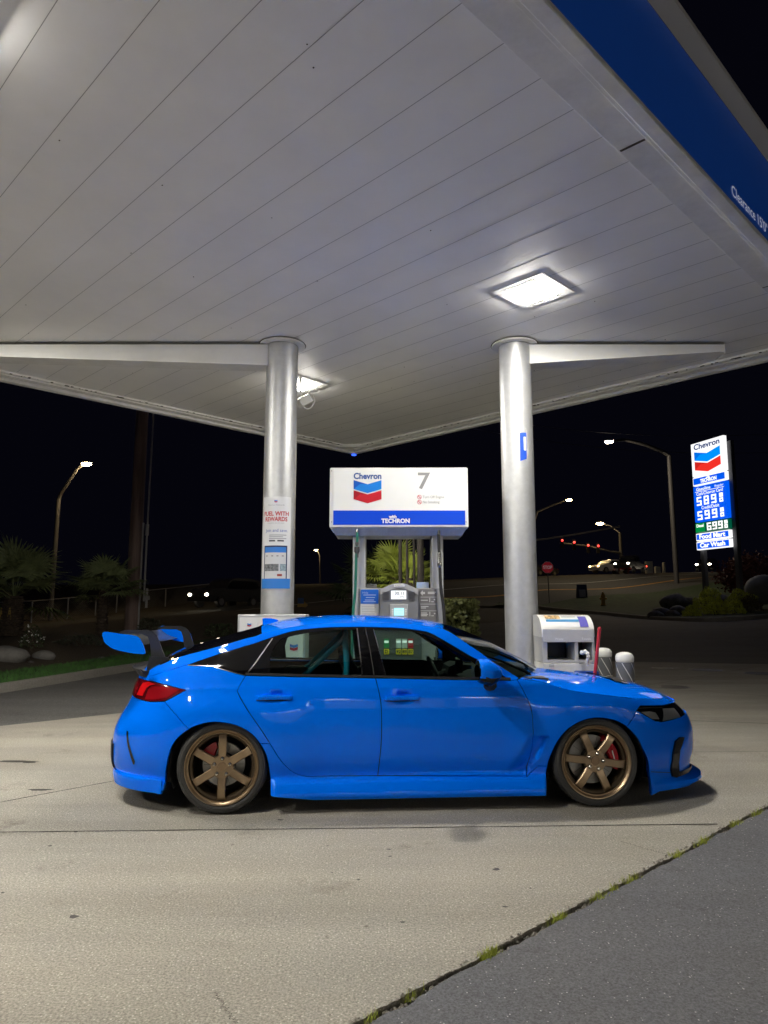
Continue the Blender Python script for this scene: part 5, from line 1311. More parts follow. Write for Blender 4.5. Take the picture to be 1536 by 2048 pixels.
# roll cage behind the front seats
cg = MB(); ca = lambda u, v, lat: (lambda p: (p[0], p[1]))(car_at(u, v, lat))
def hoop(x, sd): return None
x1_, z1_ = car_at(693, 1349, 0.52); x2_, z2_ = car_at(690, 1282, 0.52); x3_, z3_ = car_at(611, 1349, 0.40)
pts = [(x1_, -0.60, 0.30), (x1_, -0.60, 0.98), (x1_ - 0.01, -0.585, 1.14), (x1_ - 0.01, -0.53, 1.225), (x1_ - 0.01, -0.42, 1.262), (x1_ - 0.01, 0.42, 1.262), (x1_ - 0.01, 0.53, 1.225), (x1_ - 0.01, 0.585, 1.14), (x1_, 0.60, 0.98), (x1_, 0.60, 0.30)]
cg.tube(smooth_curve(pts, 5), 0.024, 14)
for sd in (-1, 1):
    cg.tube([(x1_ - 0.015, sd * 0.52, 1.225), (x3_ - 0.0, sd * 0.50, 0.93), (x3_ - 0.22, sd * 0.49, 0.78)], 0.022, 12)
cg.tube([(x1_ + 0.02, -0.60, 0.72), (x1_ + 0.02, 0.60, 0.72)], 0.020, 12)
cg.build('roll_cage', TEAL, car, True)
# ================================================================== GROUND AND SURROUNDINGS
# heights surveyed from the photograph: the lot is level, the land beyond climbs to the right
_ctl = []
for u, v, Y in ((0, 1300, 19), (0, 1281, 26), (239, 1257, 30), (471, 1234, 35), (700, 1214, 40), (897, 1197, 45), (1075, 1182, 50), (1354, 1161, 60), (1500, 1150, 66),
                (1078, 1216, 45), (1200, 1228, 40), (1300, 1238, 36), (1536, 1238, 30), (1099, 1210, 46), (1400, 1210, 42), (1300, 1190, 52), (62, 1246, 38), (300, 1262, 25), (600, 1240, 30)):
    p = atY(u, v, Y); _ctl.append((p.x, p.y, p.z))
_ctl += [(-40, 30, 0.2), (-60, 60, 0.6), (40, 80, 5.5), (0, 90, 4.5), (-40, 95, 2.5), (60, 60, 4.0), (45, 25, 0.8), (80, 100, 7)]
for x, y in ((-8, 14), (0, 16), (6, 19), (12, 16), (-8, 6), (20, 14), (0, 0), (30, 5), (-30, 5), (-20, -5)): _ctl.append((x, y, 0.0))
_C = np.array(_ctl)
def _phi(r): return np.where(r > 1e-9, r * r * np.log(r + 1e-12), 0.0)
_n = len(_C); _K = _phi(np.hypot(_C[:, None, 0] - _C[None, :, 0], _C[:, None, 1] - _C[None, :, 1])) + np.eye(_n) * 2.0
_P = np.c_[np.ones(_n), _C[:, :2]]; _A = np.block([[_K, _P], [_P.T, np.zeros((3, 3))]])
_sol = np.linalg.solve(_A, np.r_[_C[:, 2], 0, 0, 0])
def T(x, y):
    x = np.asarray(x, float); y = np.asarray(y, float)
    r = np.hypot(x[..., None] - _C[:, 0], y[..., None] - _C[:, 1])
    z = (_phi(r) * _sol[:_n]).sum(-1) + _sol[_n] + _sol[_n + 1] * x + _sol[_n + 2] * y
    m = sstep(0, 9, y - 17.5 + 0.35 * np.minimum(x, 0) * -0.0 - 0.10 * x)
    return np.maximum(z, -0.5) * m
def Tz(x, y): return float(T(np.array(x), np.array(y)))
def onT(u, v, lo=8, hi=140):                     # where a sight line meets the land
    a, b, c = ray(u, v); prev = None
    for Y in np.linspace(lo, hi, 700):
        t = Y / b; x = a * t; z = EYE + c * t; d = z - Tz(x, Y)
        if prev is not None and d <= 0: return Vector((x, Y, Tz(x, Y)))
        prev = d
    return Vector((a * hi / b, hi, Tz(a * hi / b, hi)))
def drape(name, poly, m, z0=0.0, step=1.0, holes=(), kind='structure', jit=0.0, zf=None):
    V, Tt = cdt(poly, holes, step, step * 0.7)
    z = T(V[:, 0], V[:, 1]) + z0
    if zf is not None: z = z + zf(V)
    fs = [tuple(int(i) for i in f) for f in Tt]
    o = mesh(name, [(x, y, q) for (x, y), q in zip(V, z)], fs, m, None, True, kind); return o
def jag(a, b, n, amp, seed):                     # a broken edge between two points
    g = np.random.default_rng(seed); a = np.array(a); b = np.array(b); d = (b - a) / np.linalg.norm(b - a); nn = np.array([-d[1], d[0]]); out = []
    w = 0
    for i in range(n + 1):
        w = 0.75 * w + g.normal(0, amp * 0.6); p = a + (b - a) * i / n + nn * (w + g.normal(0, amp * 0.45)); out.append(tuple(p))
    return out

# base ground: dark earth everywhere
xs = np.concatenate([np.linspace(-220, -30, 20), np.linspace(-28, 40, 70), np.linspace(45, 220, 20)]); ys = np.concatenate([np.linspace(-40, 8, 12), np.linspace(10, 80, 72), np.linspace(85, 320, 24)])
GX, GY = np.meshgrid(xs, ys); GZ = T(GX, GY) - 0.035 - 0.02 * sstep(14, 25, GY)
far = sstep(75, 110, GY); GZ = GZ * (1 - far) + far * 5.0
nx, ny = len(xs), len(ys)
mesh('ground', list(zip(GX.ravel(), GY.ravel(), GZ.ravel())), [(j * nx + i, j * nx + i + 1, (j + 1) * nx + i + 1, (j + 1) * nx + i) for j in range(ny - 1) for i in range(nx - 1)],
     ground_mat('earth', (0.055, 0.05, 0.04), (0.03, 0.027, 0.022), (0.08, 0.07, 0.06), (0.1, 0.09, 0.08), 30, 0.3, 0.6), smooth=True, kind='structure')

# concrete apron under the canopy; its car-side edge has broken away from the asphalt
A0, A1 = gnd(705, 2048), gnd(1536, 1610)
dA = np.array(A1) - np.array(A0); dA /= np.linalg.norm(dA); dB = np.array((dA[1], -dA[0])); dL = -dB
Q = lambda s, t: tuple(np.array(A0) + dA * s + dL * t)      # s along the joint, t into the concrete
edge = jag(Q(-5, 0), Q(24, 0), 1100, 0.0065, 5)
apron = edge + [cw(8.2, -13.2), cw(0.72, -8.7), cw(0.72, 26), Q(-22, 7.7), Q(-22, 0)]
V = apron
def flat_sheet(name, poly, m, z, th=0.0):
    me = MB(); V, Tt = cdt(poly, (), 3.0, 3.0); vs = [(x, y, z) for x, y in V]; fs = [tuple(int(i) for i in f) for f in Tt]
    ed = {}
    for f in fs:
        for i in range(3): ed[(f[i], f[(i + 1) % 3])] = 1
    n = len(vs)
    if th:
        vs += [(x, y, z - th) for x, y, _ in vs]
        for (i, j) in list(ed):
            if (j, i) not in ed: fs.append((j, i, i + n, j + n))
    return mesh(name, vs, fs, m, None, False, 'structure')
def clean_area(P): return sum(P[i][0] * P[(i + 1) % len(P)][1] - P[(i + 1) % len(P)][0] * P[i][1] for i in range(len(P)))
flat_sheet('concrete_apron', apron, CONC, 0.0, 0.05)
edge2 = jag(Q(-5, -0.030), Q(24, -0.026), 700, 0.007, 9)
near_as = edge2[::-1] + [Q(-22, -0.04), Q(-22, -14), Q(40, -14), Q(40, -4), Q(24.05, -0.03)]
flat_sheet('foreground_asphalt', near_as, ASPH, -0.004, 0.05)
# joints sawn in the concrete
JM = mat('joint_dark', (0.018, 0.016, 0.013), 0.95)
def joint(p, q, w, name='slab_joint', seed=1, z=0.0025, amp=0.0012):
    a = jag(p, q, 160, amp, seed); d = np.array(q) - np.array(p); d /= np.linalg.norm(d); n = np.array((-d[1], d[0])) * w / 2; vs = []
    g = np.random.default_rng(seed)
    for x in a:
        k = 0.7 + 0.6 * g.random(); vs += [(x[0] + n[0] * k, x[1] + n[1] * k, z), (x[0] - n[0] * k, x[1] - n[1] * k, z)]
    return mesh(name, vs, [(2 * i, 2 * i + 1, 2 * i + 3, 2 * i + 2) for i in range(len(a) - 1)], JM, None, False, 'structure')
j0, j1_ = np.array(gnd(0, 1665)), np.array(gnd(1400, 1649)); dj_ = (j1_ - j0) / np.linalg.norm(j1_ - j0)
joint(j0 - dj_ * 8, j1_ + dj_ * 0.12, 0.013, seed=2)
k0, k1 = np.array(gnd(0, 1605)), np.array(gnd(230, 1562)); dk = (k1 - k0) / np.linalg.norm(k1 - k0)
joint(k0 - dk * 6, k1 + dk * 9, 0.012, seed=3)
joint(gnd(1330, 1440), gnd(1536, 1447), 0.02, seed=4); joint(gnd(1300, 1505), gnd(1536, 1503), 0.008, seed=6); joint(cw(0.75, -3.0), cw(8.5, -3.6), 0.012, seed=8)
joint(cw(4.3, -1.0), cw(4.3, -11.0), 0.012, seed=10)
for (a, b, s) in (((1240, 1683), (1345, 1713), 12), ((430, 1985), (470, 2048), 14)): joint(gnd(*a), gnd(*b), 0.004, 'hairline_crack', s, 0.002, 0.008)
# oil spots, tar drips and gum
random.seed(21)
SPOT = mat('oil_spot', (0.055, 0.05, 0.045), 0.7)
def blot(u, v, w, l, m=SPOT, z=0.0018, name='oil_stain'):
    x, y = gnd(u, v); n = 18; ph = random.uniform(0, 6)
    mesh(name, [(x + w * (1 + 0.25 * math.sin(3 * t + ph) + 0.12 * math.sin(7 * t)) * math.cos(t), y + l * (1 + 0.2 * math.cos(2 * t + ph)) * math.sin(t), z) for t in [2 * math.pi * i / n for i in range(n)]], [tuple(range(n))], m, None, False, 'structure')
for u, v, w, l in ((147, 1834, 0.022, 0.02), (993, 1739, 0.020, 0.018), (664, 1746, 0.006, 0.006), (1061, 1777, 0.006, 0.006), (778, 1699, 0.014, 0.010), (780, 1713, 0.012, 0.009), (717, 1760, 0.010, 0.009), (152, 1664, 0.012, 0.012), (100, 1692, 0.012, 0.012), (5, 1786, 0.01, 0.01),
                   (80, 1580, 0.09, 0.035), (30, 1523, 0.20, 0.04), (60, 1525, 0.06, 0.03), (640, 1697, 0.006, 0.005), (655, 1692, 0.008, 0.006), (560, 1640, 0.02, 0.014), (1010, 1814, 0.014, 0.008), (805, 1845, 0.012, 0.01)): blot(u, v, w, l)

# asphalt lot around and beyond the apron
lot = [(-6.9, 11.0), (-6.75, 12.9), (-6.3, 15.5), (-5.9, 17.6), (-4.0, 21.5), (-1.0, 25.0), (2.0, 28.0), (6.0, 33.0), (13.6, 43.2), (17, 41.0), (19, 38), (20.5, 35.5), (24, 32), (34, 28), (60, 24), (60, -4), (30, 10), cw(8.3, -13.22), cw(0.715, -8.72), cw(0.715, 0.0), cw(0.715, 12), (-14, 0.5), (-16, 4), (-11, 7)]
drape('asphalt_lot', lot, LOTA, -0.006, 1.0)
# road that runs across the back, with its yellow edge line
rl = [onT(u, v, 20, 75) for u, v in ((-300, 1316), (0, 1281), (239, 1257), (471, 1234), (700, 1214), (897, 1197), (1075, 1182), (1354, 1161), (1536, 1148))]
rl = smooth_curve([(p.x, p.y) for p in rl], 6)
rl = [(rl[0][0] - 40, rl[0][1] - 22)] + rl + [(rl[-1][0] + 45, rl[-1][1] + 26)]
def offset_line(L, d):
    out = []
    for i, p in enumerate(L):
        a, b = L[max(i - 1, 0)], L[min(i + 1, len(L) - 1)]; t = np.array(b) - np.array(a); t /= np.linalg.norm(t); out.append((p[0] - t[1] * d, p[1] + t[0] * d))
    return out
drape('road', offset_line(rl, -3.2) + offset_line(rl, 9.5)[::-1], ROAD, 0.03, 1.6)
YEL = mat('road_paint_yellow', (0.38, 0.19, 0.025), 0.7, var=0.2, vscale=3); WHT = mat('road_paint_white', (0.5, 0.5, 0.48), 0.7, var=0.25, vscale=3)
def line_strip(L, d, w, m, name, z=0.036):
    a, b = offset_line(L, d - w / 2), offset_line(L, d + w / 2); A = [p for q in zip(a, b) for p in q]
    return mesh(name, [(x, y, Tz(x, y) + z) for x, y in A], [(2 * i, 2 * i + 1, 2 * i + 3, 2 * i + 2) for i in range(len(L) - 1)], m, None, False, 'structure')
rls = [tuple(p) for p in resample(rl, 1.0, False)]
line_strip(rls, 0.0, 0.26, YEL, 'yellow_line', 0.045); line_strip(rls, 3.6, 0.14, WHT, 'white_line', 0.045)
# left planter: kerb, grass strip, soil bed
kl = smooth_curve([gnd(-300, 1420), gnd(-120, 1400), gnd(0, 1386), gnd(140, 1363), gnd(270, 1341), (-5.35, 19.0), (-3.6, 22.0), (-0.5, 25.3), (2.3, 28.2)], 6)
def kerb(L, side, label_name='kerb', h=0.15, w=0.16):
    a, b = L, offset_line(L, side * w); vs = []
    for p, q in zip(a, b):
        z = Tz(*p); vs += [(p[0], p[1], z - 0.05), (p[0], p[1], z + h - 0.02), (p[0] * 0.9 + q[0] * 0.1, p[1] * 0.9 + q[1] * 0.1, z + h), (q[0], q[1], z + h), (q[0], q[1], z - 0.05)]
    o = MB().add(vs, [(i * 5 + j, i * 5 + j + 1, (i + 1) * 5 + j + 1, (i + 1) * 5 + j) for i in range(len(L) - 1) for j in range(4)]).build(label_name, KERB, None, kind='structure'); return o
kerb([tuple(p) for p in kl], 1)
kin = offset_line(kl, 0.155)
back = offset_line(rls, -3.0); back = [p for p in back if p[0] < 1.0]
mound = lambda V: 0.13 + 0.30 * sstep(1.2, 4.0, np.array([min(math.dist(p, k) for k in kin) for p in V]))
bed_edge = offset_line(kl, 1.75)
drape('planter_bed', [p for p in bed_edge if p[1] < 26] + back[::-1], SOIL, 0.0, 0.6, zf=mound)
drape('grass_bank', kin + bed_edge[::-1], mat('turf_base', (0.03, 0.055, 0.015), 0.95, var=0.4, vscale=5), 0.0, 0.4, zf=mound)
def mz(x, y): return Tz(x, y) + float(mound(np.array([(x, y)]))[0])
def blades(name, label, cat, pts, h, m, per=3, spread=0.02, wdt=0.004):
    vs = []; fs = []
    for (x, y, z) in pts:
        for _ in range(per):
            a = random.uniform(0, 6.28); l = h * random.uniform(0.5, 1.25); bx, by = x + random.gauss(0, spread), y + random.gauss(0, spread)
            tx, ty = bx + l * 0.55 * random.uniform(-1, 1), by + l * 0.55 * random.uniform(-1, 1); o = len(vs); c, s_ = math.cos(a) * wdt, math.sin(a) * wdt
            vs += [(bx - c, by - s_, z), (bx + c, by + s_, z), (tx, ty, z + l)]; fs.append((o, o + 1, o + 2))
    o = mesh(name, vs, fs, m, None, False, 'stuff'); o['label'] = label; o['category'] = cat; return o
random.seed(5)
pts = []
for i in range(5200):
    k = random.randrange(len(kin) - 1); t = random.random(); p = np.array(kin[k]) * (1 - t) + np.array(kin[k + 1]) * t; q = np.array(bed_edge[k]) * (1 - t) + np.array(bed_edge[k + 1]) * t
    f = random.uniform(0.02, 0.97); p = p * (1 - f) + q * f
    if p[1] < 20 and p[0] > -11: pts.append((p[0], p[1], mz(p[0], p[1]) - 0.01))
blades('grass', 'mown green grass strip along the kerb left of the car', 'grass', pts, 0.075, mat('grass_green', (0.06, 0.16, 0.03), 0.8, var=0.4, vscale=3), 4, 0.05, 0.006)
# weeds in the joint between concrete and asphalt
random.seed(8); pts = []
for u, c, n, sp_ in ((970, 1, 70, 0.05), (1105, 1, 34, 0.05), (1185, 1, 22, 0.05), (1217, 1, 14, 0.03), (1250, 1, 30, 0.07), (1345, 1, 34, 0.06), (1397, 1, 34, 0.07), (1460, 1, 24, 0.06), (1505, 1, 22, 0.08), (820, 1, 10, 0.05), (745, 1, 9, 0.05)):
    t = (u - 705) / (1536 - 705); v = 2048 + (1610 - 2048) * t
    p = gnd(u, v - 4); pp = np.array(p) - np.array(A0); s0_ = pp @ dA
    for _ in range(n):
        s = s0_ + random.gauss(0, sp_ * 0.65); x, y = Q(s, -0.014 + random.gauss(0, 0.009)); pts.append((x, y, -0.012))
blades('joint_weeds', 'small green weeds growing in the broken joint beside the asphalt', 'weeds', pts, 0.036, mat('weed_green', (0.40, 0.45, 0.07), 0.7, var=0.35, vscale=20), 3, 0.008, 0.0022)
# loose stones along the same joint
random.seed(9); b = MB(); g_ = np.random.default_rng(4)
for i in range(1800):
    s = random.uniform(-1, 9); x, y = Q(s, -0.008 + random.gauss(0, 0.013)); r_ = random.uniform(0.003, 0.010) * (1.5 if random.random() < .12 else 1)
    o = len(b.v); q = [(r_ * random.uniform(.6, 1.3), 0, 0), (0, r_ * random.uniform(.6, 1.3), 0), (-r_, 0, 0), (0, -r_ * random.uniform(.6, 1.2), 0), (0, 0, r_ * random.uniform(.6, 1.1)), (0, 0, -r_ * .6)]; a = random.uniform(0, 6.28); ca_, sa = math.cos(a), math.sin(a)
    z = -0.018 if abs(((np.array((x, y)) - np.array(A0)) @ dL) + 0.02) < 0.02 else 0.002
    b.add([(x + p[0] * ca_ - p[1] * sa, y + p[0] * sa + p[1] * ca_, z + p[2]) for p in q], [(0, 1, 4), (1, 2, 4), (2, 3, 4), (3, 0, 4), (1, 0, 5), (2, 1, 5), (3, 2, 5), (0, 3, 5)])
o = b.build('joint_gravel', mat('gravel', (0.30, 0.275, 0.24), 0.9, var=0.55, vscale=60), None, kind='stuff'); o['label'] = 'loose grey gravel crumbling along the joint in the paving'; o['category'] = 'gravel'
# manhole covers in the concrete on the right
def cover(u, v, r_, label):
    x, y = gnd(u, v); t = thing('manhole_cover', label, 'manhole cover', (x, y, 0), 0, 'round tank covers in the paving')
    MB().lathe([(r_, 0.002), (r_, 0.007), (r_ - 0.015, 0.009), (0.0, 0.009)], 40).build('lid', mat('cover_iron', (0.035, 0.035, 0.036), 0.6, metal=0.3), t); MB().lathe([(r_ + 0.035, 0.0015), (r_ + 0.035, 0.005), (r_ + 0.003, 0.006)], 40, capped=False).build('rim_ring', mat('cover_rim', (0.10, 0.10, 0.10), 0.5), t)
cover(1349, 1374, 0.24, 'dark round tank cover in the paving, nearest the hood'); cover(1410, 1340, 0.33, 'pale round tank cover farther off, beyond the dark one'); cover(1525, 1347, 0.36, 'round tank cover at the right edge of the paving'); cover(1325, 1336.5, 0.22, 'thin dark tank cover near the far edge of the concrete')

# ---- rocks, plants and palms on the left
ROCK = mat('pale_rock', (0.20, 0.19, 0.175), 0.9, var=0.3, vscale=4, bump=0.6, bscale=12, detail=8)
def rock(label, c, rx, ry, rz, seed, m=ROCK, group=None, rot=0.0):
    bm = bmesh.new(); bmesh.ops.create_icosphere(bm, subdivisions=3, radius=1.0); g = np.random.default_rng(seed); D = g.normal(size=(9, 3)); D /= np.linalg.norm(D, axis=1)[:, None]; A = g.uniform(0.72, 0.98, 9)
    for v in bm.verts:
        k = 1.0; d = np.array(v.co)
        for dd, a in zip(D, A):
            q = d @ dd
            if q > a: k = min(k, a / q * 1.0 + 0.05)
        k *= 1 + 0.02 * g.normal(); v.co = Vector((v.co.x * rx * k, v.co.y * ry * k, v.co.z * rz * k))
    bm.verts.index_update(); b = MB().add([v.co[:] for v in bm.verts], [[v.index for v in f.verts] for f in bm.faces]); bm.free()
    o = b.build('rock', m, None, True); o.location = c; o.rotation_euler = (0, 0, rot); return tag(o, label, 'rock', group)
def onbed(u, v, Y=0):                            # where a sight line meets the planted bank
    a, b, c = ray(u, v)
    for Y in np.arange(11.0, 27.0, 0.08):
        t = Y / b; x = a * t; z = EYE + c * t
        if z <= mz(x, Y): return Vector((x, Y, mz(x, Y)))
    return Vector((x, Y, mz(x, Y)))
p = onbed(10, 1320, 13.9); rock('large pale rock at the left edge of the planter bed', (p.x, p.y, p.z + 0.08), 0.55, 0.35, 0.24, 1)
p = onbed(87, 1317, 14.0); rock('smaller pale oval rock in the planter bed beside the white flowers', (p.x, p.y, p.z + 0.04), 0.28, 0.2, 0.15, 2)
for i, (u, v, Y, r_) in enumerate(((203, 1317, 14.4, 0.09), (245, 1322, 14.6, 0.06), (62, 1325, 13.8, 0.07))):
    p = onbed(u, v, Y); rock('small dark stone lying on the planter soil ' + ('under the rear wing', 'close to the tail of the car', 'below the large pale rock')[i], (p.x, p.y, p.z + 0.01), r_, r_ * 0.8, r_ * 0.5, 10 + i, mat('dark_rock', (0.09, 0.08, 0.075), 0.9, var=0.4, vscale=8))
FR1 = mat('palm_frond', (0.20, 0.24, 0.10), 0.6, var=0.35, vscale=4); FR2 = mat('palm_frond_lit', (0.34, 0.40, 0.06), 0.55, var=0.3, vscale=5)  # second frond colour is a lit copy, lamplight put into its brightness
BARK = mat('palm_bark', (0.07, 0.05, 0.035), 0.95, var=0.5, vscale=14, bump=0.8, bscale=30)
def fan_palm(label, base, h, tr, fl, nfr, seed, fm=FR1, group='fan palms around the station', dead=0):
    t = thing('palm_tree', label, 'palm tree', base, 0, group); g = random.Random(seed)
    b = MB(); n = 14; pr = []
    for i in range(n + 1):
        z = h * i / n; r_ = tr * (1.15 - 0.25 * i / n) * (1 + 0.10 * (i % 2)); pr += [(r_, z), (r_ * 1.16, z + h / n * 0.75)]
    b.lathe(pr, 12); b.build('trunk', BARK, t, False)
    vs = []; fs = []
    for k in range(nfr):
        az = g.uniform(0, 6.28); el = g.uniform(-0.25, 1.25) if k > 4 else g.uniform(0.9, 1.4); L = fl * g.uniform(0.45, 0.7)
        d = Vector((math.cos(az) * math.cos(el), math.sin(az) * math.cos(el), math.sin(el))); p0 = Vector((0, 0, h)); p1 = p0 + d * L + Vector((0, 0, -0.06 * fl * (1 - el)))
        sd_ = d.cross(Vector((0, 0, 1))); sd_ = sd_.normalized() if sd_.length > 0.1 else Vector((1, 0, 0)); up = sd_.cross(d).normalized()
        o = len(vs); vs += [p0 - sd_ * 0.012, p0 + sd_ * 0.012, p1 + sd_ * 0.006, p1 - sd_ * 0.006]; fs.append((o, o + 1, o + 2, o + 3))
        m = 22; R_ = fl * g.uniform(0.42, 0.60)
        for j in range(m):
            a = (j / (m - 1) - 0.5) * R(230); ld = d * math.cos(a) + sd_ * math.sin(a); l = R_ * (0.62 + 0.38 * math.cos(a * 0.62)) * g.uniform(0.9, 1.05)
            mid = p1 + ld * l * 0.55 + up * 0.03 * fl; tip = p1 + ld * l + Vector((0, 0, -0.16 * l * (1.2 - max(0, ld.z)))) + up * g.uniform(-0.03, 0.03)
            wv = up.cross(ld).normalized() * (R_ * 0.042); o = len(vs)
            vs += [p1, mid + wv + up * 0.01, mid - wv + up * 0.01, tip, mid - up * 0.006]; fs += [(o, o + 1, o + 4), (o, o + 4, o + 2), (o + 1, o + 3, o + 4), (o + 4, o + 3, o + 2)]
    mesh('crown', vs, fs, fm, t)
    if dead:
        vs = []; fs = []
        for k in range(dead):
            az = -1.57 + g.uniform(-1.2, 1.2); p0 = Vector((0, 0, h * 0.97)); p1 = p0 + Vector((math.cos(az) * 0.3, math.sin(az) * 0.3, -0.25)); o = len(vs)
            for j in range(7):
                tip = p1 + Vector((g.uniform(-.08, .08), g.uniform(-.08, .08), -g.uniform(.25, .5))); w_ = Vector((0.02, 0, 0)); o = len(vs); vs += [p1 - w_, p1 + w_, tip]; fs.append((o, o + 1, o + 2))
        mesh('dead_frond', vs, fs, mat('dead_frond', (0.32, 0.22, 0.06), 0.8), t)
    return t
p = onbed(22, 1272, 16.5); fan_palm('stocky palm with two dead yellow fronds at the left edge', p, 1.1, 0.26, 1.7, 34, 3, dead=2)
p = onbed(203, 1270, 17.0); fan_palm('slender small palm left of the rear wing, before the utility pole', p, 1.25, 0.13, 1.25, 26, 4)
def shrub(name, label, cat, c, rx, ry, rz, n, leaf, m, seed, group=None, stem=True, m2=None):
    t = thing(name, label, cat, c, 0, group); g = np.random.default_rng(seed)
    D = g.normal(size=(n, 3)); D /= np.linalg.norm(D, axis=1)[:, None]; D[:, 2] = np.abs(D[:, 2]) * 1.1 - 0.15
    lump = 1 + 0.16 * np.sin(5 * D[:, 0] + seed) * np.cos(4 * D[:, 1] + 2 * seed) + 0.08 * np.sin(11 * D[:, 2] + seed)
    rad = g.uniform(0.55, 1.0, n) ** 0.45 * lump
    P = D * rad[:, None] * np.array([rx, ry, rz]); P[:, 2] += rz * 0.25
    U = g.normal(size=(n, 3)); U /= np.linalg.norm(U, axis=1)[:, None]; W_ = np.cross(U, D); W_ /= np.maximum(np.linalg.norm(W_, axis=1)[:, None], 1e-6)
    U2 = D * 0.6 + U * 0.6; s = leaf * g.uniform(0.6, 1.3, n)[:, None]
    vs = np.stack([P - W_ * s * 0.4, P + U2 * s, P + W_ * s * 0.4, P - U2 * s * 0.5], 1).reshape(-1, 3)
    mm = [m] + ([m2] if m2 else [])
    fm = (g.random(n) < 0.12).astype(int) if m2 else None
    mesh('leaves', vs.tolist(), [(4 * i, 4 * i + 1, 4 * i + 2, 4 * i + 3) for i in range(n)], mm, t, False, None, fm)
    b = MB()
    for k in range(7):
        a = 6.28 * k / 7; b.tube([(0, 0, -0.1), (0.35 * rx * math.cos(a), 0.35 * ry * math.sin(a), rz * 0.5), (0.6 * rx * math.cos(a), 0.6 * ry * math.sin(a), rz * 0.95)], [0.02, 0.012, 0.006], 5)
    b.build('stems', BARK, t)
    return t
LFD = mat('leaf_dark', (0.06, 0.08, 0.035), 0.7, var=0.5, vscale=6); LFY = mat('leaf_yellow_green', (0.58, 0.62, 0.06), 0.65, var=0.45, vscale=6); FLW = mat('flower_white', (0.7, 0.7, 0.66), 0.7)
p = onbed(62, 1300, 14.6); shrub('flower_bush', 'low bush with white flowers between the two pale rocks', 'flower bush', p, 0.30, 0.25, 0.50, 420, 0.05, LFD, 5, m2=FLW)
p = onbed(160, 1292, 15.8); shrub('shrub', 'low spreading dark shrub in the bed left of the wing', 'shrub', p, 0.65, 0.35, 0.25, 800, 0.05, mat('leaf_grey', (0.055, 0.06, 0.04), 0.8, var=0.4, vscale=5), 6)
p = onbed(293, 1262, 18.5); shrub('shrub', 'grey-green shrub right of the utility pole', 'shrub', p, 0.45, 0.4, 0.33, 900, 0.05, mat('leaf_pale', (0.09, 0.095, 0.06), 0.8, var=0.4, vscale=5), 7)
p = onbed(440, 1275, 19.5); shrub('shrub', 'low dark shrub behind the sloping rear window of the car', 'shrub', p, 0.5, 0.4, 0.38, 700, 0.06, LFD, 8)
# utility pole with conduits
p = onbed(262, 1262); pz0 = p.z
up_ = thing('utility_pole', 'thick wooden utility pole with conduits left of the poster column', 'utility pole', (p.x, p.y, pz0 - 0.05), 0)
WOOD = mat('pole_wood', (0.20, 0.14, 0.12), 0.9, var=0.4, vscale=6, stretch=(1, 1, 0.06), bump=0.4, bscale=18)
b = MB(); b.tube([(0, 0, 0), (0.03, 0, 6), (0.09, 0, 13)], [0.21, 0.19, 0.16], 20); b.build('pole', WOOD, up_, True)
CON = mat('conduit_grey', (0.32, 0.31, 0.30), 0.5)
b = MB(); b.tube([(0.235, -0.05, 0.0), (0.245, -0.05, 3.4)], 0.028, 10); b.build('conduit', CON, up_, True)
b = MB(); b.tube([(0.38, -0.08, 0.95), (0.385, -0.08, 3.0)], 0.030, 10); b.tube([(0.385, -0.08, 3.0), (0.387, -0.08, 3.35)], 0.055, 10); b.tube([(0.387, -0.08, 3.35), (0.43, -0.08, 9.0)], 0.028, 10); b.build('conduit', CON, up_, True)
b = MB(); b.box(0.44, 0.50, -0.12, -0.06, 0.75, 1.35); b.box(0.42, 0.56, -0.115, -0.065, 1.0, 1.12); b.build('meter_box', CON, up_)

# chain-link fence beyond the road
fe = [(atY(u, v, Y)) for u, v, Y in ((-160, 1262, 36), (62, 1246, 38), (134, 1241, 40), (190, 1237, 41.5), (232, 1233, 43), (330, 1224, 46), (440, 1212, 50))]
fz = [Tz(q.x, q.y) for q in fe]
fn = thing('chain_link_fence', 'chain-link fence beyond the road, between the two palms', 'fence', (fe[1].x, fe[1].y, fz[1]))
o_ = Vector((fe[1].x, fe[1].y, fz[1])); FM = mat('fence_steel', (0.30, 0.30, 0.31), 0.45, metal=0.5)
for q, z in zip(fe, fz): MB().tube([Vector((q.x, q.y, z)) - o_, Vector((q.x, q.y, z + 1.15)) - o_], 0.045, 8).build('fence_post', FM, fn, True)
MB().tube([Vector((q.x, q.y, z + 1.15)) - o_ for q, z in zip(fe, fz)], 0.030, 8).build('top_rail', FM, fn, True)
b = MB()
for i in range(len(fe) - 1):
    a, c = Vector((fe[i].x, fe[i].y, fz[i])) - o_, Vector((fe[i + 1].x, fe[i + 1].y, fz[i + 1])) - o_; L_ = (c - a).length; n = int(L_ / 0.12)
    for k in range(-9, n):
        for s_ in (0, 1):
            t0, t1 = k / n, (k + 9) / n
            if s_: t0, t1 = t1, t0
            z0, z1 = 0.05, 1.12
            if not (0 <= min(t0, t1) and max(t0, t1) <= 1): continue
            b.tube([a.lerp(c, t0) + Vector((0, 0, z0)), a.lerp(c, t1) + Vector((0, 0, z1))], 0.004, 3, cap=False)
b.build('wire_mesh', FM, fn)

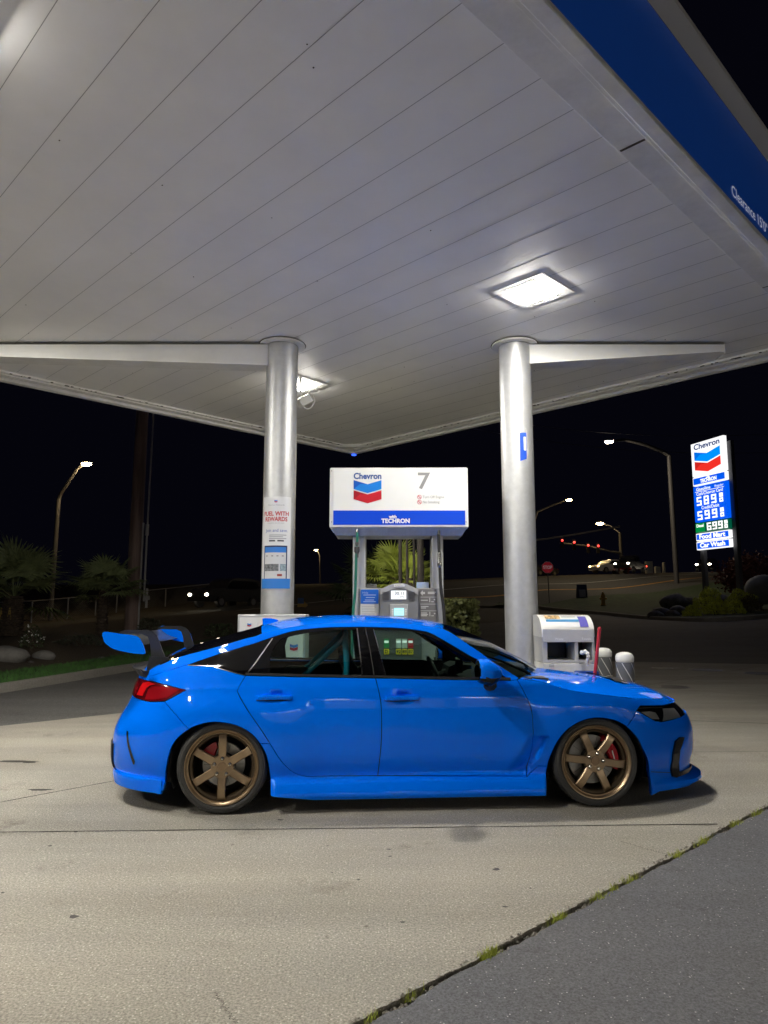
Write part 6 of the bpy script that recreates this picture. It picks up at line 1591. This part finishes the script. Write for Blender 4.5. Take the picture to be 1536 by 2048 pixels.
# ---- street lamps
POLE = mat('lamp_pole', (0.15, 0.145, 0.145), 0.55, metal=0.2)
def glow(name, col, st): return mat(name, (0.8, 0.8, 0.8), 0.4, emit=col, es=st)
WARM = glow('lamp_warm', (1.0, 0.72, 0.36), 150); WARM2 = glow('lamp_warm_far', (1.0, 0.70, 0.30), 300)
def street_lamp(label, base, pts, rad, head, hs, m, z0=None):
    zb = Tz(base.x, base.y) if z0 is None else z0
    t = thing('street_lamp', label, 'street lamp', (base.x, base.y, zb - 0.05), 0, 'street lamps along the road')
    o = Vector((base.x, base.y, zb - 0.05)); P = [Vector((0, 0, 0))] + [q - o for q in pts]
    MB().tube(P, [rad] + [rad * (1 - 0.45 * (i + 1) / len(pts)) for i in range(len(pts))], 10).build('pole', POLE, t, True)
    h = head - o; b = MB(); b.ball((h.x, h.y, h.z + hs * 0.35), hs * 1.25, hs * 0.6, hs * 0.35); b.build('lamp_head', POLE, t, True)
    b = MB(); b.ball((h.x, h.y, h.z), hs, hs * 0.6, hs * 0.42); b.build('lamp_lens', m, t, True); return t
Y = 40; bs = atY(100, 1242, Y)
street_lamp('tall street lamp with an angled arm left of the utility pole', bs, [atY(117, 1000, Y), atY(122, 986, Y), atY(155, 938, Y - 0.5), atY(170, 928, Y - 0.7)], 0.13, atY(173, 928, Y - 0.8), 0.28, WARM)
Y = 58; bs = atY(1354, 1171, Y)
street_lamp('tall street lamp with a long curved arm beside the price sign', bs, [atY(1338, 912, Y), atY(1325, 903, Y), atY(1290, 889, Y - 1), atY(1250, 879, Y - 2), atY(1225, 882, Y - 3)], 0.20, atY(1217, 884, Y - 3), 0.28, glow('lamp_white_warm', (1.0, 0.84, 0.62), 620))
Y = 90; bs = atY(1030, 1178, Y)
street_lamp('street lamp farther off, just right of the plaque column', bs, [atY(1062, 1060, Y), atY(1075, 1023, Y), atY(1105, 1010, Y), atY(1128, 1002, Y)], 0.16, atY(1138, 1000, Y), 0.36, WARM2)
Y = 100; bs = atY(1242, 1160, Y)
street_lamp('street lamp above the signal mast over the crossing', bs, [atY(1240, 1066, Y), atY(1222, 1052, Y), atY(1206, 1048, Y)], 0.14, atY(1200, 1047, Y), 0.50, WARM)
Y = 110; bs = atY(640, 1205, Y)
street_lamp('distant street lamp between the poster column and the dispenser', bs, [atY(640, 1112, Y), atY(636, 1102, Y)], 0.10, atY(632, 1100, Y), 0.27, WARM2)

# ---- traffic signals
RED = glow('signal_red', (1.0, 0.03, 0.03), 1.6)
def mast(label, base, top, arm, rad, sig):
    zb = Tz(base.x, base.y); o = Vector((base.x, base.y, zb - 0.05)); t = thing('traffic_signal', label, 'traffic light', o, 0, 'signal masts at the crossing')
    MB().tube([(0, 0, 0), top - o], [rad * 1.3, rad], 10).build('pole', POLE, t, True); MB().tube([q - o for q in arm], [rad * 0.9] + [rad * 0.5] * (len(arm) - 1), 8).build('mast_arm', POLE, t, True)
    for q in sig:
        h = q - o; s = MB().box(h.x - 0.2, h.x + 0.2, h.y - 0.12, h.y + 0.12, h.z - 0.95, h.z + 0.3, bev=0.03).build('signal_head', MTB, t, True)
        MB().ball((h.x, h.y - 0.15, h.z), 0.15, 0.06, 0.15).build('red_light', RED, s, True)
    return t
Y = 92
mast('signal mast with four red lights above the stop sign', atY(1245, 1158, Y), atY(1240, 1066, Y), [atY(1243, 1106, Y), atY(1220, 1103, Y - 0.5), atY(1180, 1093, Y - 1), atY(1120, 1086, Y - 2)], 0.20, [atY(1124, 1081, Y - 2.3), atY(1148, 1085, Y - 1.8), atY(1176, 1091, Y - 1.3), atY(1196, 1092, Y - 1)])
Y = 78
mast('signal mast whose bare arm rises to the right behind the plaque column', atY(1040, 1180, Y), atY(1040, 1070, Y), [atY(1044, 1083, Y), atY(1090, 1078, Y), atY(1150, 1069, Y), atY(1240, 1053, Y)], 0.18, [])
Y = 96
rl_ = atY(1227, 1137, Y); t = thing('traffic_signal', 'single red signal light over the white car', 'traffic light', (rl_.x, rl_.y, Tz(rl_.x, rl_.y)), 0, 'signal masts at the crossing')
hz_ = rl_.z - t.location.z; MB().tube([(0.0, 0.2, -0.05), (0.0, 0.2, hz_ + 0.5)], 0.09, 8).build('pole', POLE, t, True); s = MB().box(-0.2, 0.2, -0.1, 0.12, hz_ - 0.9, hz_ + 0.3, bev=0.03).build('signal_head', MTB, t, True); MB().ball((0, -0.13, hz_), 0.16, 0.06, 0.2).build('red_light', RED, s, True)

# ---- stop sign
Y = 46; p = atY(1099, 1211, Y); q = atY(1095, 1135, Y); zg = Tz(p.x, p.y)
ss = thing('stop_sign', 'red octagonal stop sign on a thin post right of the column', 'stop sign', (p.x, p.y, zg))
MB().tube([(0, 0, -0.1), (q.x - p.x, 0, q.z - zg - 0.2)], 0.028, 8).build('post', POLE, ss, True)
def octo(r_, y): return [((q.x - p.x) + r_ * math.cos(R(22.5 + 45 * k)), y, q.z - zg + r_ * math.sin(R(22.5 + 45 * k))) for k in range(8)]
f_ = mesh('sign_face', octo(0.405, -0.03) + octo(0.405, -0.02), [tuple(range(8))[::-1]] + [(k, (k + 1) % 8, 8 + (k + 1) % 8, 8 + k) for k in range(8)] + [tuple(range(8, 16))], mat('sign_white', (0.7, 0.7, 0.7), 0.5), ss)
mesh('red_field', octo(0.375, -0.033), [tuple(range(8))[::-1]], mat('stop_red', (0.62, 0.02, 0.04), 0.5, emit=(1, 0.05, 0.08), es=0.035), f_)
text(f_, 'STOP', 0.30, q.x - p.x, -0.036, q.z - zg, mat('stop_white', (0.8, 0.8, 0.8), 0.5, emit=(1, 0.8, 0.8), es=0.06), bold=0.004, width=0.58)

# ---- price sign on two posts
PY = 38.0; tl_, tr_, bl_, br_ = atY(1381, 885, PY), atY(1446, 875, PY - 2.2), atY(1393, 1098, PY), atY(1459, 1094, PY - 2.2)
ax_ = Vector((tr_.x - tl_.x, tr_.y - tl_.y, 0)); SW = ax_.length; sa = math.atan2(ax_.y, ax_.x)
ps0 = Vector((tl_.x, tl_.y, Tz(tl_.x, tl_.y)))
pp = thing('price_sign', 'tall lit fuel price sign on two posts beyond the bushes', 'price sign', ps0, sa)
top = (tl_.z + tr_.z) / 2 - ps0.z; bot_ = (bl_.z + br_.z) / 2 - ps0.z; PH = top - bot_
fr = lambda v: top - PH * (v - 880) / (1096 - 880)       # survey row of the left edge -> height
PST = mat('sign_post', (0.13, 0.13, 0.14), 0.5)
for x in (0.12, SW + 0.12): MB().box(x - 0.13, x + 0.13, 0.22, 0.44, -0.3, top - 0.3, bev=0.02).build('post', PST, pp)
SW1 = glow('panel_glow_white', (1.0, 1.0, 1.0), 0.52); SB1 = mat('panel_glow_blue', (0.01, 0.06, 0.4), 0.4, emit=(0.0, 0.10, 0.85), es=0.5); SG1 = mat('panel_glow_green', (0.01, 0.2, 0.05), 0.4, emit=(0.0, 0.30, 0.06), es=0.4); SK1 = mat('panel_dark_green', (0.01, 0.04, 0.02), 0.4, emit=(0.0, 0.10, 0.05), es=0.4)
LT = glow('letter_glow', (1.0, 1.0, 1.0), 0.6); EMB = (mat('glow_blue', (0.01, 0.1, 0.5), 0.4, emit=(0.0, 0.16, 0.75), es=0.5), mat('glow_blue_light', (0.01, 0.2, 0.6), 0.4, emit=(0.0, 0.25, 0.9), es=0.55), mat('glow_red', (0.5, 0.02, 0.02), 0.4, emit=(0.85, 0.03, 0.02), es=0.5), mat('glow_red_dark', (0.4, 0.02, 0.02), 0.4, emit=(0.65, 0.02, 0.015), es=0.45)); NVY = mat('glow_navy', (0.01, 0.05, 0.2), 0.4, emit=(0.0, 0.04, 0.2), es=0.3)
def panel(z1, z0, m, border=None):
    b = MB().box(0, SW, 0.0, 0.22, z0, z1, bev=0.01, seg=1).build('sign_panel', border or m, pp)
    if border: MB().box(0.055, SW - 0.055, -0.012, -0.001, z0 + 0.055, z1 - 0.055).build('panel_field', m, b)
    return b
c_ = SW / 2
a = panel(fr(880), fr(948), SW1); text(a, 'Chevron', 0.42, c_, -0.02, fr(889), NVY, bold=0.012, width=SW * 0.80); emblem(a, c_, fr(898), SW * 0.80, -0.02, EMB, (fr(898) - fr(943.5)) / (0.845 * SW * 0.80))
a = panel(fr(950), fr(967), SB1, SW1); text(a, 'with', 0.15, c_ - 0.02, -0.03, fr(954.5), LT, bold=0.006); text(a, 'TECHRON', 0.27, c_, -0.03, fr(960), LT, bold=0.010, width=SW * 0.50)
a = panel(fr(969), fr(1041), SB1)
text(a, 'Gasoline', 0.23, SW * 0.32, -0.02, fr(975.5), LT, bold=0.003, width=SW * 0.44); text(a, 'Regular', 0.16, SW * 0.80, -0.02, fr(975.5), LT, bold=0.0, width=SW * 0.26)
MB().box(SW * 0.06, SW * 0.94, -0.02, -0.012, fr(980.5), fr(979.7)).build('rule_line', LT, a)
text(a, 'Cash/Chevron Card', 0.24, c_, -0.02, fr(985), LT, bold=0.002, width=SW * 0.80); text(a, 'Credit/Debit', 0.24, c_, -0.02, fr(1014), LT, bold=0.002, width=SW * 0.54)
SEG = {'5': 'afgcd', '8': 'abcdefg', '9': 'abcdfg', '6': 'acdefg', '0': 'abcdef'}
def digit(parent, ch, x, z, w, h, th, m):
    b = MB(); hw_ = w / 2; hh = h / 2; K = {'a': (-hw_, hw_, hh - th, hh), 'd': (-hw_, hw_, -hh, -hh + th), 'g': (-hw_, hw_, -th / 2, th / 2), 'f': (-hw_, -hw_ + th, 0, hh), 'e': (-hw_, -hw_ + th, -hh, 0), 'b': (hw_ - th, hw_, 0, hh), 'c': (hw_ - th, hw_, -hh, 0)}
    for i, s_ in enumerate(SEG[ch]): k = K[s_]; b.box(x + k[0], x + k[1], -0.022 - 0.0012 * i, -0.012, z + k[2], z + k[3])
    return b.build('price_digit', m, parent)
for v, s_ in ((999.5, '589'), (1028.5, '599')):
    for i, ch in enumerate(s_): digit(a, ch, SW * (0.17 + 0.225 * i), fr(v), SW * 0.145, PH * 17.5 / 216, SW * 0.036, LT)
    digit(a, '9', SW * 0.84, fr(v - 4.8), SW * 0.10, PH * 8 / 216, SW * 0.028, LT); digit(a, '0', SW * 0.84, fr(v + 4.8), SW * 0.10, PH * 8 / 216, SW * 0.028, LT)
a = panel(fr(1043), fr(1062), SK1); MB().box(0.02, SW * 0.29, -0.012, -0.001, fr(1061.5), fr(1044)).build('panel_field', SG1, a); text(a, 'Diesel', 0.22, SW * 0.155, -0.02, fr(1049), LT, bold=0.006, width=SW * 0.22)
for i, ch in enumerate('699'): digit(a, ch, SW * (0.43 + 0.17 * i), fr(1052.5), SW * 0.125, PH * 15 / 216, SW * 0.032, LT)
digit(a, '9', SW * 0.93, fr(1048.5), SW * 0.085, PH * 7 / 216, SW * 0.024, LT); digit(a, '0', SW * 0.93, fr(1056.8), SW * 0.085, PH * 7 / 216, SW * 0.024, LT)
for v0, v1, tx, wf in ((1064, 1079, 'Food Mart', 0.78), (1081, 1097, 'Car Wash', 0.76)):
    a = panel(fr(v0), fr(v1), SB1, SW1); text(a, tx, 0.33, c_, -0.03, fr((v0 + v1) / 2), LT, bold=0.012, width=SW * wf)

# ---- right island: kerb, grass, bushes, boulders, hydrant, tree
ki = smooth_curve([onT(u, v, 26, 60).xy[:] for u, v in ((1000, 1209), (1078, 1217), (1200, 1229), (1300, 1239), (1380, 1243), (1460, 1242), (1536, 1236), (1640, 1224))], 6)
kerb(ki, 1, 'kerb', 0.16, 0.2)
gin = offset_line(ki, 0.19); bk_ = [(x, y) for x, y in offset_line(rls, -3.3) if gin[0][0] - 1 < x < 34]
isl_p = gin + bk_[::-1]
drape('grass_bank', isl_p, mat('turf_dark', (0.022, 0.040, 0.012), 0.95, var=0.45, vscale=3), 0.13, 1.0)
def G_(u, v, Y): p = atY(u, v, Y); return Vector((p.x, p.y, Tz(p.x, p.y) + 0.1))
BG = 'clipped bushes at the foot of the price sign'
for i, (u, v, Y, rx, rz, lb) in enumerate(((1384, 1232, 33.5, 0.42, 0.42, 'smallest yellow-green bush, in front at the left of the sign planting'), (1432, 1229, 33.6, 0.55, 0.55, 'round yellow-green bush in front between the sign posts'), (1468, 1229, 33.2, 0.55, 0.58, 'round yellow-green bush in front of the right sign post'),
                                           (1410, 1222, 35.0, 0.60, 0.66, 'taller yellow-green bush behind the smallest one'), (1420, 1206, 37.0, 0.6, 0.7, 'yellow-green bush highest up, close to the left sign post'), (1482, 1214, 35.5, 0.75, 0.75, 'broad yellow-green bush behind the front pair, right of the sign'), (1500, 1222, 34.0, 0.55, 0.6, 'rightmost yellow-green bush, turning brown'))):
    c = G_(u, v, Y); c.z = max(c.z, atY(u, v, Y).z - 0.05); shrub('bush', lb, 'bush', c, rx, rx * 0.9, rz, 2200, 0.055, LFY if i < 6 else mat('leaf_brown', (0.10, 0.075, 0.02), 0.7, var=0.4, vscale=6), 30 + i, BG)
for i, (u, v, Y, r_, lb) in enumerate(((1312, 1234, 35.5, 0.42, 'rough grey boulder at the left end of the sign planting'), (1322, 1230, 35.8, 0.5, 'rough grey boulder behind the first, left of the bushes'), (1345, 1232, 35.0, 0.38, 'low dark boulder beside the smallest bush'), (1358, 1226, 36.0, 0.5, 'dark boulder behind the smallest bush'), (1348, 1208, 38.5, 0.8, 'long bluish boulder on the slope under the sign'), (1376, 1210, 38.5, 0.55, 'dark boulder at the left post of the sign'), (1440, 1201, 39, 0.5, 'pale boulder between the sign posts'), (1530, 1185, 36.0, 0.95, 'big smooth pale boulder at the right edge of the picture'))):
    c = G_(u, v, Y); c.z = max(c.z, atY(u, v, Y).z); rock(lb, (c.x, c.y, c.z + r_ * 0.15), r_, r_ * 0.8, r_ * (0.62 if i < 7 else 0.8), 50 + i, mat('boulder_grey', (0.10, 0.095, 0.097), 0.9, var=0.5, vscale=3, bump=0.7, bscale=8, detail=8) if i < 6 else mat('boulder_pale', (0.17, 0.165, 0.17), 0.8, var=0.2, vscale=2), 'boulders around the price sign')
# red-leaved tree
p = G_(1512, 1190, 44); tr_t = thing('tree', 'small round red-leaved tree right of the price sign', 'tree', (p.x, p.y, p.z - 0.1))
b = MB(); b.tube([(0, 0, -0.2), (0.05, 0, 0.7), (0.0, 0.05, 1.6)], [0.12, 0.09, 0.05], 8)
for k in range(7): a = 6.28 * k / 7; b.tube([(0.03, 0, 0.6), (0.6 * math.cos(a), 0.6 * math.sin(a), 1.3), (1.2 * math.cos(a), 1.1 * math.sin(a), 1.9)], [0.06, 0.035, 0.012], 6)
b.build('trunk', BARK, tr_t)
g = np.random.default_rng(77); n = 5200; cl_ = g.normal(size=(60, 3)); cl_ /= np.linalg.norm(cl_, axis=1)[:, None]; cl_ *= g.uniform(0.5, 1.0, 60)[:, None]; cl_[:, 2] = np.abs(cl_[:, 2]) * 0.9 - 0.1
P = cl_[g.integers(0, 60, n)] * np.array([2.1, 1.9, 1.7]) + g.normal(size=(n, 3)) * 0.26 + np.array([0, 0, 1.25]); U = g.normal(size=(n, 3)); U /= np.linalg.norm(U, axis=1)[:, None]; W_ = np.cross(U, g.normal(size=(n, 3))); W_ /= np.linalg.norm(W_, axis=1)[:, None]; s = g.uniform(0.05, 0.10, n)[:, None]
mesh('crown', np.stack([P - W_ * s, P + U * s * 1.5, P + W_ * s, P - U * s], 1).reshape(-1, 3).tolist(), [(4 * i, 4 * i + 1, 4 * i + 2, 4 * i + 3) for i in range(n)], mat('leaf_red', (0.13, 0.035, 0.02), 0.7, var=0.5, vscale=4), tr_t)
# hydrant and board
p = onT(1207, 1214, 30, 60); hy = thing('fire_hydrant', 'yellow fire hydrant on the dark grass right of the stop sign', 'fire hydrant', (p.x, p.y, p.z + 0.1))
b = MB(); b.lathe([(0.17, 0), (0.17, 0.06), (0.12, 0.08), (0.11, 0.5), (0.15, 0.53), (0.15, 0.58), (0.12, 0.62), (0.10, 0.72), (0.04, 0.78), (0.04, 0.84), (0.0, 0.85)], 20); b.lathe([(0.055, -0.22), (0.07, -0.21), (0.06, 0.21), (0.07, 0.22)], 12, axis='X', mx=Matrix.Translation((0, 0, 0.42))); b.lathe([(0.075, -0.20), (0.06, 0)], 12, axis='Y', mx=Matrix.Translation((0, 0, 0.36))); b.build('barrel', mat('hydrant_yellow', (0.42, 0.24, 0.03), 0.5), hy, True)
p = onT(1164, 1198, 30, 70); ab = thing('sign_board', 'dark folding sign board on the grass, between stop sign and hydrant', 'sign board', (p.x, p.y, p.z + 0.08))
mxl, mxr = Matrix.Rotation(R(12), 4, 'X'), Matrix.Rotation(R(-12), 4, 'X')
b = MB(); b.box(-0.33, 0.33, -0.02, 0.02, -0.02, 0.9, mx=Matrix.Translation((0, -0.19, 0)) @ mxr); b.box(-0.33, 0.33, -0.02, 0.02, -0.02, 0.9, mx=Matrix.Translation((0, 0.19, 0)) @ mxl); fb_ = b.build('frame', mat('board_navy', (0.02, 0.03, 0.08), 0.5), ab)
MB().box(-0.22, 0.22, -0.026, -0.021, 0.05, 0.55, mx=Matrix.Translation((0, -0.19, 0)) @ mxr).build('paper_sheet', mat('board_pale', (0.32, 0.33, 0.36), 0.5), ab)
for i, (u, v, w_, h_, Y, lb) in enumerate(((1299, 1160, 0.75, 1.3, 82, 'tall grey utility box behind the pickup'), (1316, 1160, 0.6, 0.7, 86, 'short grey utility box right of the tall one'), (1329, 1160, 0.2, 1.2, 86, 'thin grey utility post right of the short box'))):
    p = atY(u, v, Y); zg = Tz(p.x, p.y); t = thing('utility_box', lb, 'utility box', (p.x, p.y, zg)); hh = h_ + max(0, p.z - zg); MB().box(-w_ / 2, w_ / 2, -0.3, 0.3, -0.1, hh, bev=0.04).build('housing', mat('box_grey', (0.30, 0.32, 0.33), 0.6), t); MB().box(-w_ / 2 + 0.04, w_ / 2 - 0.04, -0.312, -0.301, 0.2, hh - 0.1).build('door', mat('box_grey2', (0.26, 0.28, 0.29), 0.6), t)

# ---- traffic
HEAD = glow('headlamp', (1.0, 0.88, 0.66), 12); TAILR = glow('tail_lamp', (1.0, 0.06, 0.03), 4)
def traffic_car(label, pos, rz, paint, kind='sedan', head=HEAD, scale=1.0, group='cars on the road'):
    t = thing('parked_car' if False else 'passing_car', label, 'car', pos, rz, group); t.scale = (scale,) * 3
    L_ = 4.5; prof = {'sedan': [(-2.2, 0.3), (-2.25, 0.75), (-1.6, 0.95), (-0.95, 1.38), (0.4, 1.42), (1.05, 1.0), (2.05, 0.82), (2.25, 0.6), (2.2, 0.3)], 'suv': [(-2.3, 0.35), (-2.35, 0.95), (-2.1, 1.62), (0.2, 1.68), (0.95, 1.15), (2.1, 1.02), (2.3, 0.7), (2.25, 0.35)],
                      'pickup': [(-2.7, 0.45), (-2.7, 1.1), (-0.75, 1.1), (-0.7, 1.75), (0.5, 1.78), (1.05, 1.2), (2.3, 1.1), (2.45, 0.8), (2.4, 0.45)]}[kind]
    pr = smooth_curve(prof, 3); n = len(pr); vs = []
    for (x, z) in pr:
        w_ = 0.88 - 0.20 * max(0, min(1, (z - 0.95) / 0.6)) - 0.10 * max(0, abs(x) - 1.9); vs += [(x, -w_, z), (x, -w_ * 0.93, z + 0.01), (x, w_ * 0.93, z + 0.01), (x, w_, z)]
    fs = [(i * 4 + j, i * 4 + j + 1, (i + 1) * 4 + j + 1, (i + 1) * 4 + j) for i in range(n - 1) for j in range(3)] + [tuple(i * 4 for i in range(n)), tuple(i * 4 + 3 for i in range(n))[::-1]]
    body = MB().add(vs, fs).build('body', paint, t, True)
    gz0 = {'sedan': (0.98, 1.32, -0.95, 0.75), 'suv': (1.15, 1.56, -1.95, 0.65), 'pickup': (1.2, 1.66, -0.62, 0.75)}[kind]
    for sd in (-1, 1):
        y0 = sd * 0.872; y1 = sd * 0.775
        mesh('side_window', [(gz0[2], y0, gz0[0]), (gz0[3] + 0.15, y0, gz0[0]), (gz0[3] - 0.35, y1, gz0[1]), (gz0[2] + 0.25, y1, gz0[1])], [(0, 1, 2, 3)], GLB, body)
    xf = prof[-2][0]
    for sd in (-1, 1):
        MB().ball((xf - 0.05, sd * 0.64, 0.72 if kind != 'pickup' else 0.92), 0.10, 0.16, 0.095).build('headlight', head, t, True)
        xb = prof[1][0]; MB().ball((xb + 0.03, sd * 0.70, 0.85), 0.06, 0.13, 0.12).build('taillight', TAILR if kind == 'pickup' else TLD, t, True)
        for x in (-1.35, 1.38):
            wl_ = MB().lathe([(0.32, -0.11), (0.33, 0.0), (0.32, 0.11)], 20, axis='Y', mx=Matrix.Translation((x, sd * 0.80, 0.33))).build('wheel', MTB, t, True)
            MB().lathe([(0.20, sd * 0.112), (0.0, sd * 0.115)], 14, axis='Y', mx=Matrix.Translation((x, sd * 0.80, 0.33))).build('hub_cap', POLE, wl_)
    return t
DKP = mat('dark_car_paint', (0.02, 0.02, 0.022), 0.25, coat=0.5); WHP = mat('white_car_paint', (0.5, 0.5, 0.5), 0.3, coat=0.5)
def road_pos(u, v, Y): p = atY(u, v, Y); return Vector((p.x, p.y, max(Tz(p.x, p.y) + 0.03, p.z)))
traffic_car('dark car with bright headlights left of the poster column', road_pos(452, 1226, 42), R(240), DKP, 'suv')
traffic_car('white car waiting at the crossing, left of the pickup', road_pos(1222, 1168, 76), R(205), WHP, 'sedan', glow('headlamp_amber', (1.0, 0.6, 0.25), 6))
traffic_car('dark pickup with its headlights on, beside the white car', road_pos(1262, 1168, 72), R(232), DKP, 'pickup')
traffic_car('car with two headlights seen between the sign posts', road_pos(1416, 1153, 78), R(235), DKP, 'sedan')
traffic_car('far car with lights just right of the plaque column', road_pos(1086, 1169, 95), R(215), DKP, 'sedan')
# arrow sign by the road
p = atY(604, 1208, 33); zg = Tz(p.x, p.y); ar = thing('arrow_sign', 'small blue and yellow arrow sign right of the poster column', 'sign', (p.x, p.y, zg))
h_ = p.z - zg; MB().tube([(-0.1, 0.03, -0.1), (-0.1, 0.03, h_ + 0.28)], 0.03, 8).build('post', POLE, ar, True)
MB().prism([(-0.2, h_ + 0.02), (0.08, h_ + 0.02), (0.08, h_ + 0.28), (-0.2, h_ + 0.28)], -0.02, 0.0).build('blue_plate', mat('arrow_blue', (0.03, 0.10, 0.30), 0.5), ar)
MB().prism([(-0.2, h_ - 0.14), (0.1, h_ - 0.14), (0.1, h_ - 0.22), (0.28, h_ - 0.05), (0.1, h_ + 0.12), (0.1, h_ + 0.01), (-0.2, h_ + 0.01)], -0.045, -0.022).build('arrow_plate', mat('arrow_yellow', (0.42, 0.26, 0.04), 0.5), ar)
# hedge and palms behind the dispenser
hp_ = atY(912, 1260, 12.5)
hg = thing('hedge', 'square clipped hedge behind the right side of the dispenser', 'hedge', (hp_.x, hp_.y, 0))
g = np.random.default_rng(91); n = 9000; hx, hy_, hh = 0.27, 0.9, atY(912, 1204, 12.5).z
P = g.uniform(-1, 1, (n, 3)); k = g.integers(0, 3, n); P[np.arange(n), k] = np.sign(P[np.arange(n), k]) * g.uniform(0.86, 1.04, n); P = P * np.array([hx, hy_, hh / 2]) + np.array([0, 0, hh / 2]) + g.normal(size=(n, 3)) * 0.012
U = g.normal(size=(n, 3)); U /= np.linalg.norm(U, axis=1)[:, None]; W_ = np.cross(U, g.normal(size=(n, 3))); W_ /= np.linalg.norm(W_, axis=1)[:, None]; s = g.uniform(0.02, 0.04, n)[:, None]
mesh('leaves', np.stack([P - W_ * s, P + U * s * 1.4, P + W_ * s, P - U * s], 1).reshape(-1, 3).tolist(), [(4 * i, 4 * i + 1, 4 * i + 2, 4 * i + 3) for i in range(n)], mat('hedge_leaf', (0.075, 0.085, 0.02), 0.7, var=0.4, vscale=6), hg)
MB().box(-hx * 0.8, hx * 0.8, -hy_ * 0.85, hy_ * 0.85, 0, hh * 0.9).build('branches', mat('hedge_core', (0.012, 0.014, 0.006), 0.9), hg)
p = atY(935, 1250, 12.0); shrub('bush', 'ragged dark bush at the foot of the square hedge', 'bush', (p.x, p.y, 0.0), 0.3, 0.3, 0.4, 700, 0.05, LFD, 44)
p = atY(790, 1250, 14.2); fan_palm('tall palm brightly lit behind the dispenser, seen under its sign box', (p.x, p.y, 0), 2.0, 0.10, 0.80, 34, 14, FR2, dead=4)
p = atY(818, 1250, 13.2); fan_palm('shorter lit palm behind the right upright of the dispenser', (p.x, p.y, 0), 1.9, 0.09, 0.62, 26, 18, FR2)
p = atY(745, 1250, 19); fan_palm('shadowy palm behind the left upright of the dispenser', (p.x, p.y, 0), 1.6, 0.16, 1.5, 26, 15, mat('palm_frond_shaded', (0.03, 0.045, 0.015), 0.6, var=0.3, vscale=4))  # fronds in a shaded copy of the colour, the gloom is painted in
for i, (u, Y, r_) in enumerate(((800, 11.0, 0.030), (814, 11.3, 0.022), (828, 11.6, 0.022), (841, 11.0, 0.055))):
    p = atY(u, 1250, Y); t = thing('bamboo_stem', ('thick dark stem in front of the lit palm', 'thin dark stem right of the thick one', 'thin dark stem nearer the right upright', 'thickest dark trunk next to the right upright')[i], 'plant stem', (p.x, p.y, 0), 0, 'dark stems before the lit palm')
    MB().tube([(0, 0, 0), (0.01, 0, 1.5), (0.0, 0, 3.6)], [r_ * 1.1, r_, r_ * 0.8], 10).build('stem', mat('stem_dark', (0.03, 0.025, 0.02), 0.9), t, True)

# overhead cables against the night sky
for i, (a, b_, lb) in enumerate((((1000, 800, 48), (1560, 868, 60), 'upper thin overhead cable crossing the night sky right of the column'), ((1000, 826, 48), (1560, 905, 60), 'lower thin overhead cable crossing the night sky behind the price sign'))):
    A_, B_ = atY(*a), atY(*b_); A_ = A_ + (A_ - B_) * 0.6; pts = [A_.lerp(B_, t / 16) - Vector((0, 0, 1.6 * math.sin(math.pi * t / 16))) for t in range(17)]
    o = MB().tube(pts, 0.018, 5).build('overhead_cable', mat('cable_grey', (0.10, 0.10, 0.11), 0.6), None, True); tag(o, lb, 'cable', 'overhead cables')

# ---- an assumed shop behind the camera, added to light the fascia, asphalt and car
sx, sy = cw(24.0, 10.0)
shop = thing('assumed_shop', 'low assumed shop out of view, its lit eaves added to light the fascia and car', 'shop', (sx, sy, 0), R(-45))
MB().box(0.0, 7.0, -12.0, 12.0, -0.1, 4.4, bev=0.02).build('wall', mat('shop_wall', (0.5, 0.48, 0.44), 0.8, var=0.1, vscale=2), shop)
MB().box(-1.5, -0.002, -12.2, 12.2, 3.25, 4.2, bev=0.02).build('eaves', mat('shop_eaves', (0.55, 0.55, 0.54), 0.6), shop)
for i in range(8):
    y = -10.5 + 3.0 * i
    wn = MB().box(-0.05, -0.004, y - 1.3, y + 1.3, 0.5, 2.7).build('window', mat('shop_frame', (0.2, 0.2, 0.2), 0.4, metal=0.5), shop)
    MB().box(-0.058, -0.051, y - 1.22, y + 1.22, 0.58, 2.62).build('pane', mat('assumed_shop_pane', (0.05, 0.05, 0.05), 0.1, emit=(1.0, 0.9, 0.75), es=0.35), wn)  # assumed window panes out of view, their glow added for light
    fx = MB().box(-0.95, -0.55, y - 0.62, y + 0.62, 3.21, 3.249, bev=0.008).build('assumed_eaves_lamp', mat('lamp_plate', (0.86, 0.86, 0.86), 0.4), shop)
    MB().box(-0.88, -0.62, y - 0.55, y + 0.55, 3.175, 3.2095, bev=0.005).build('diffuser', glow('assumed_eaves_glow', (1.0, 0.96, 0.88), 36), fx)  # assumed lamps under the eaves, added for light and reflections on the car
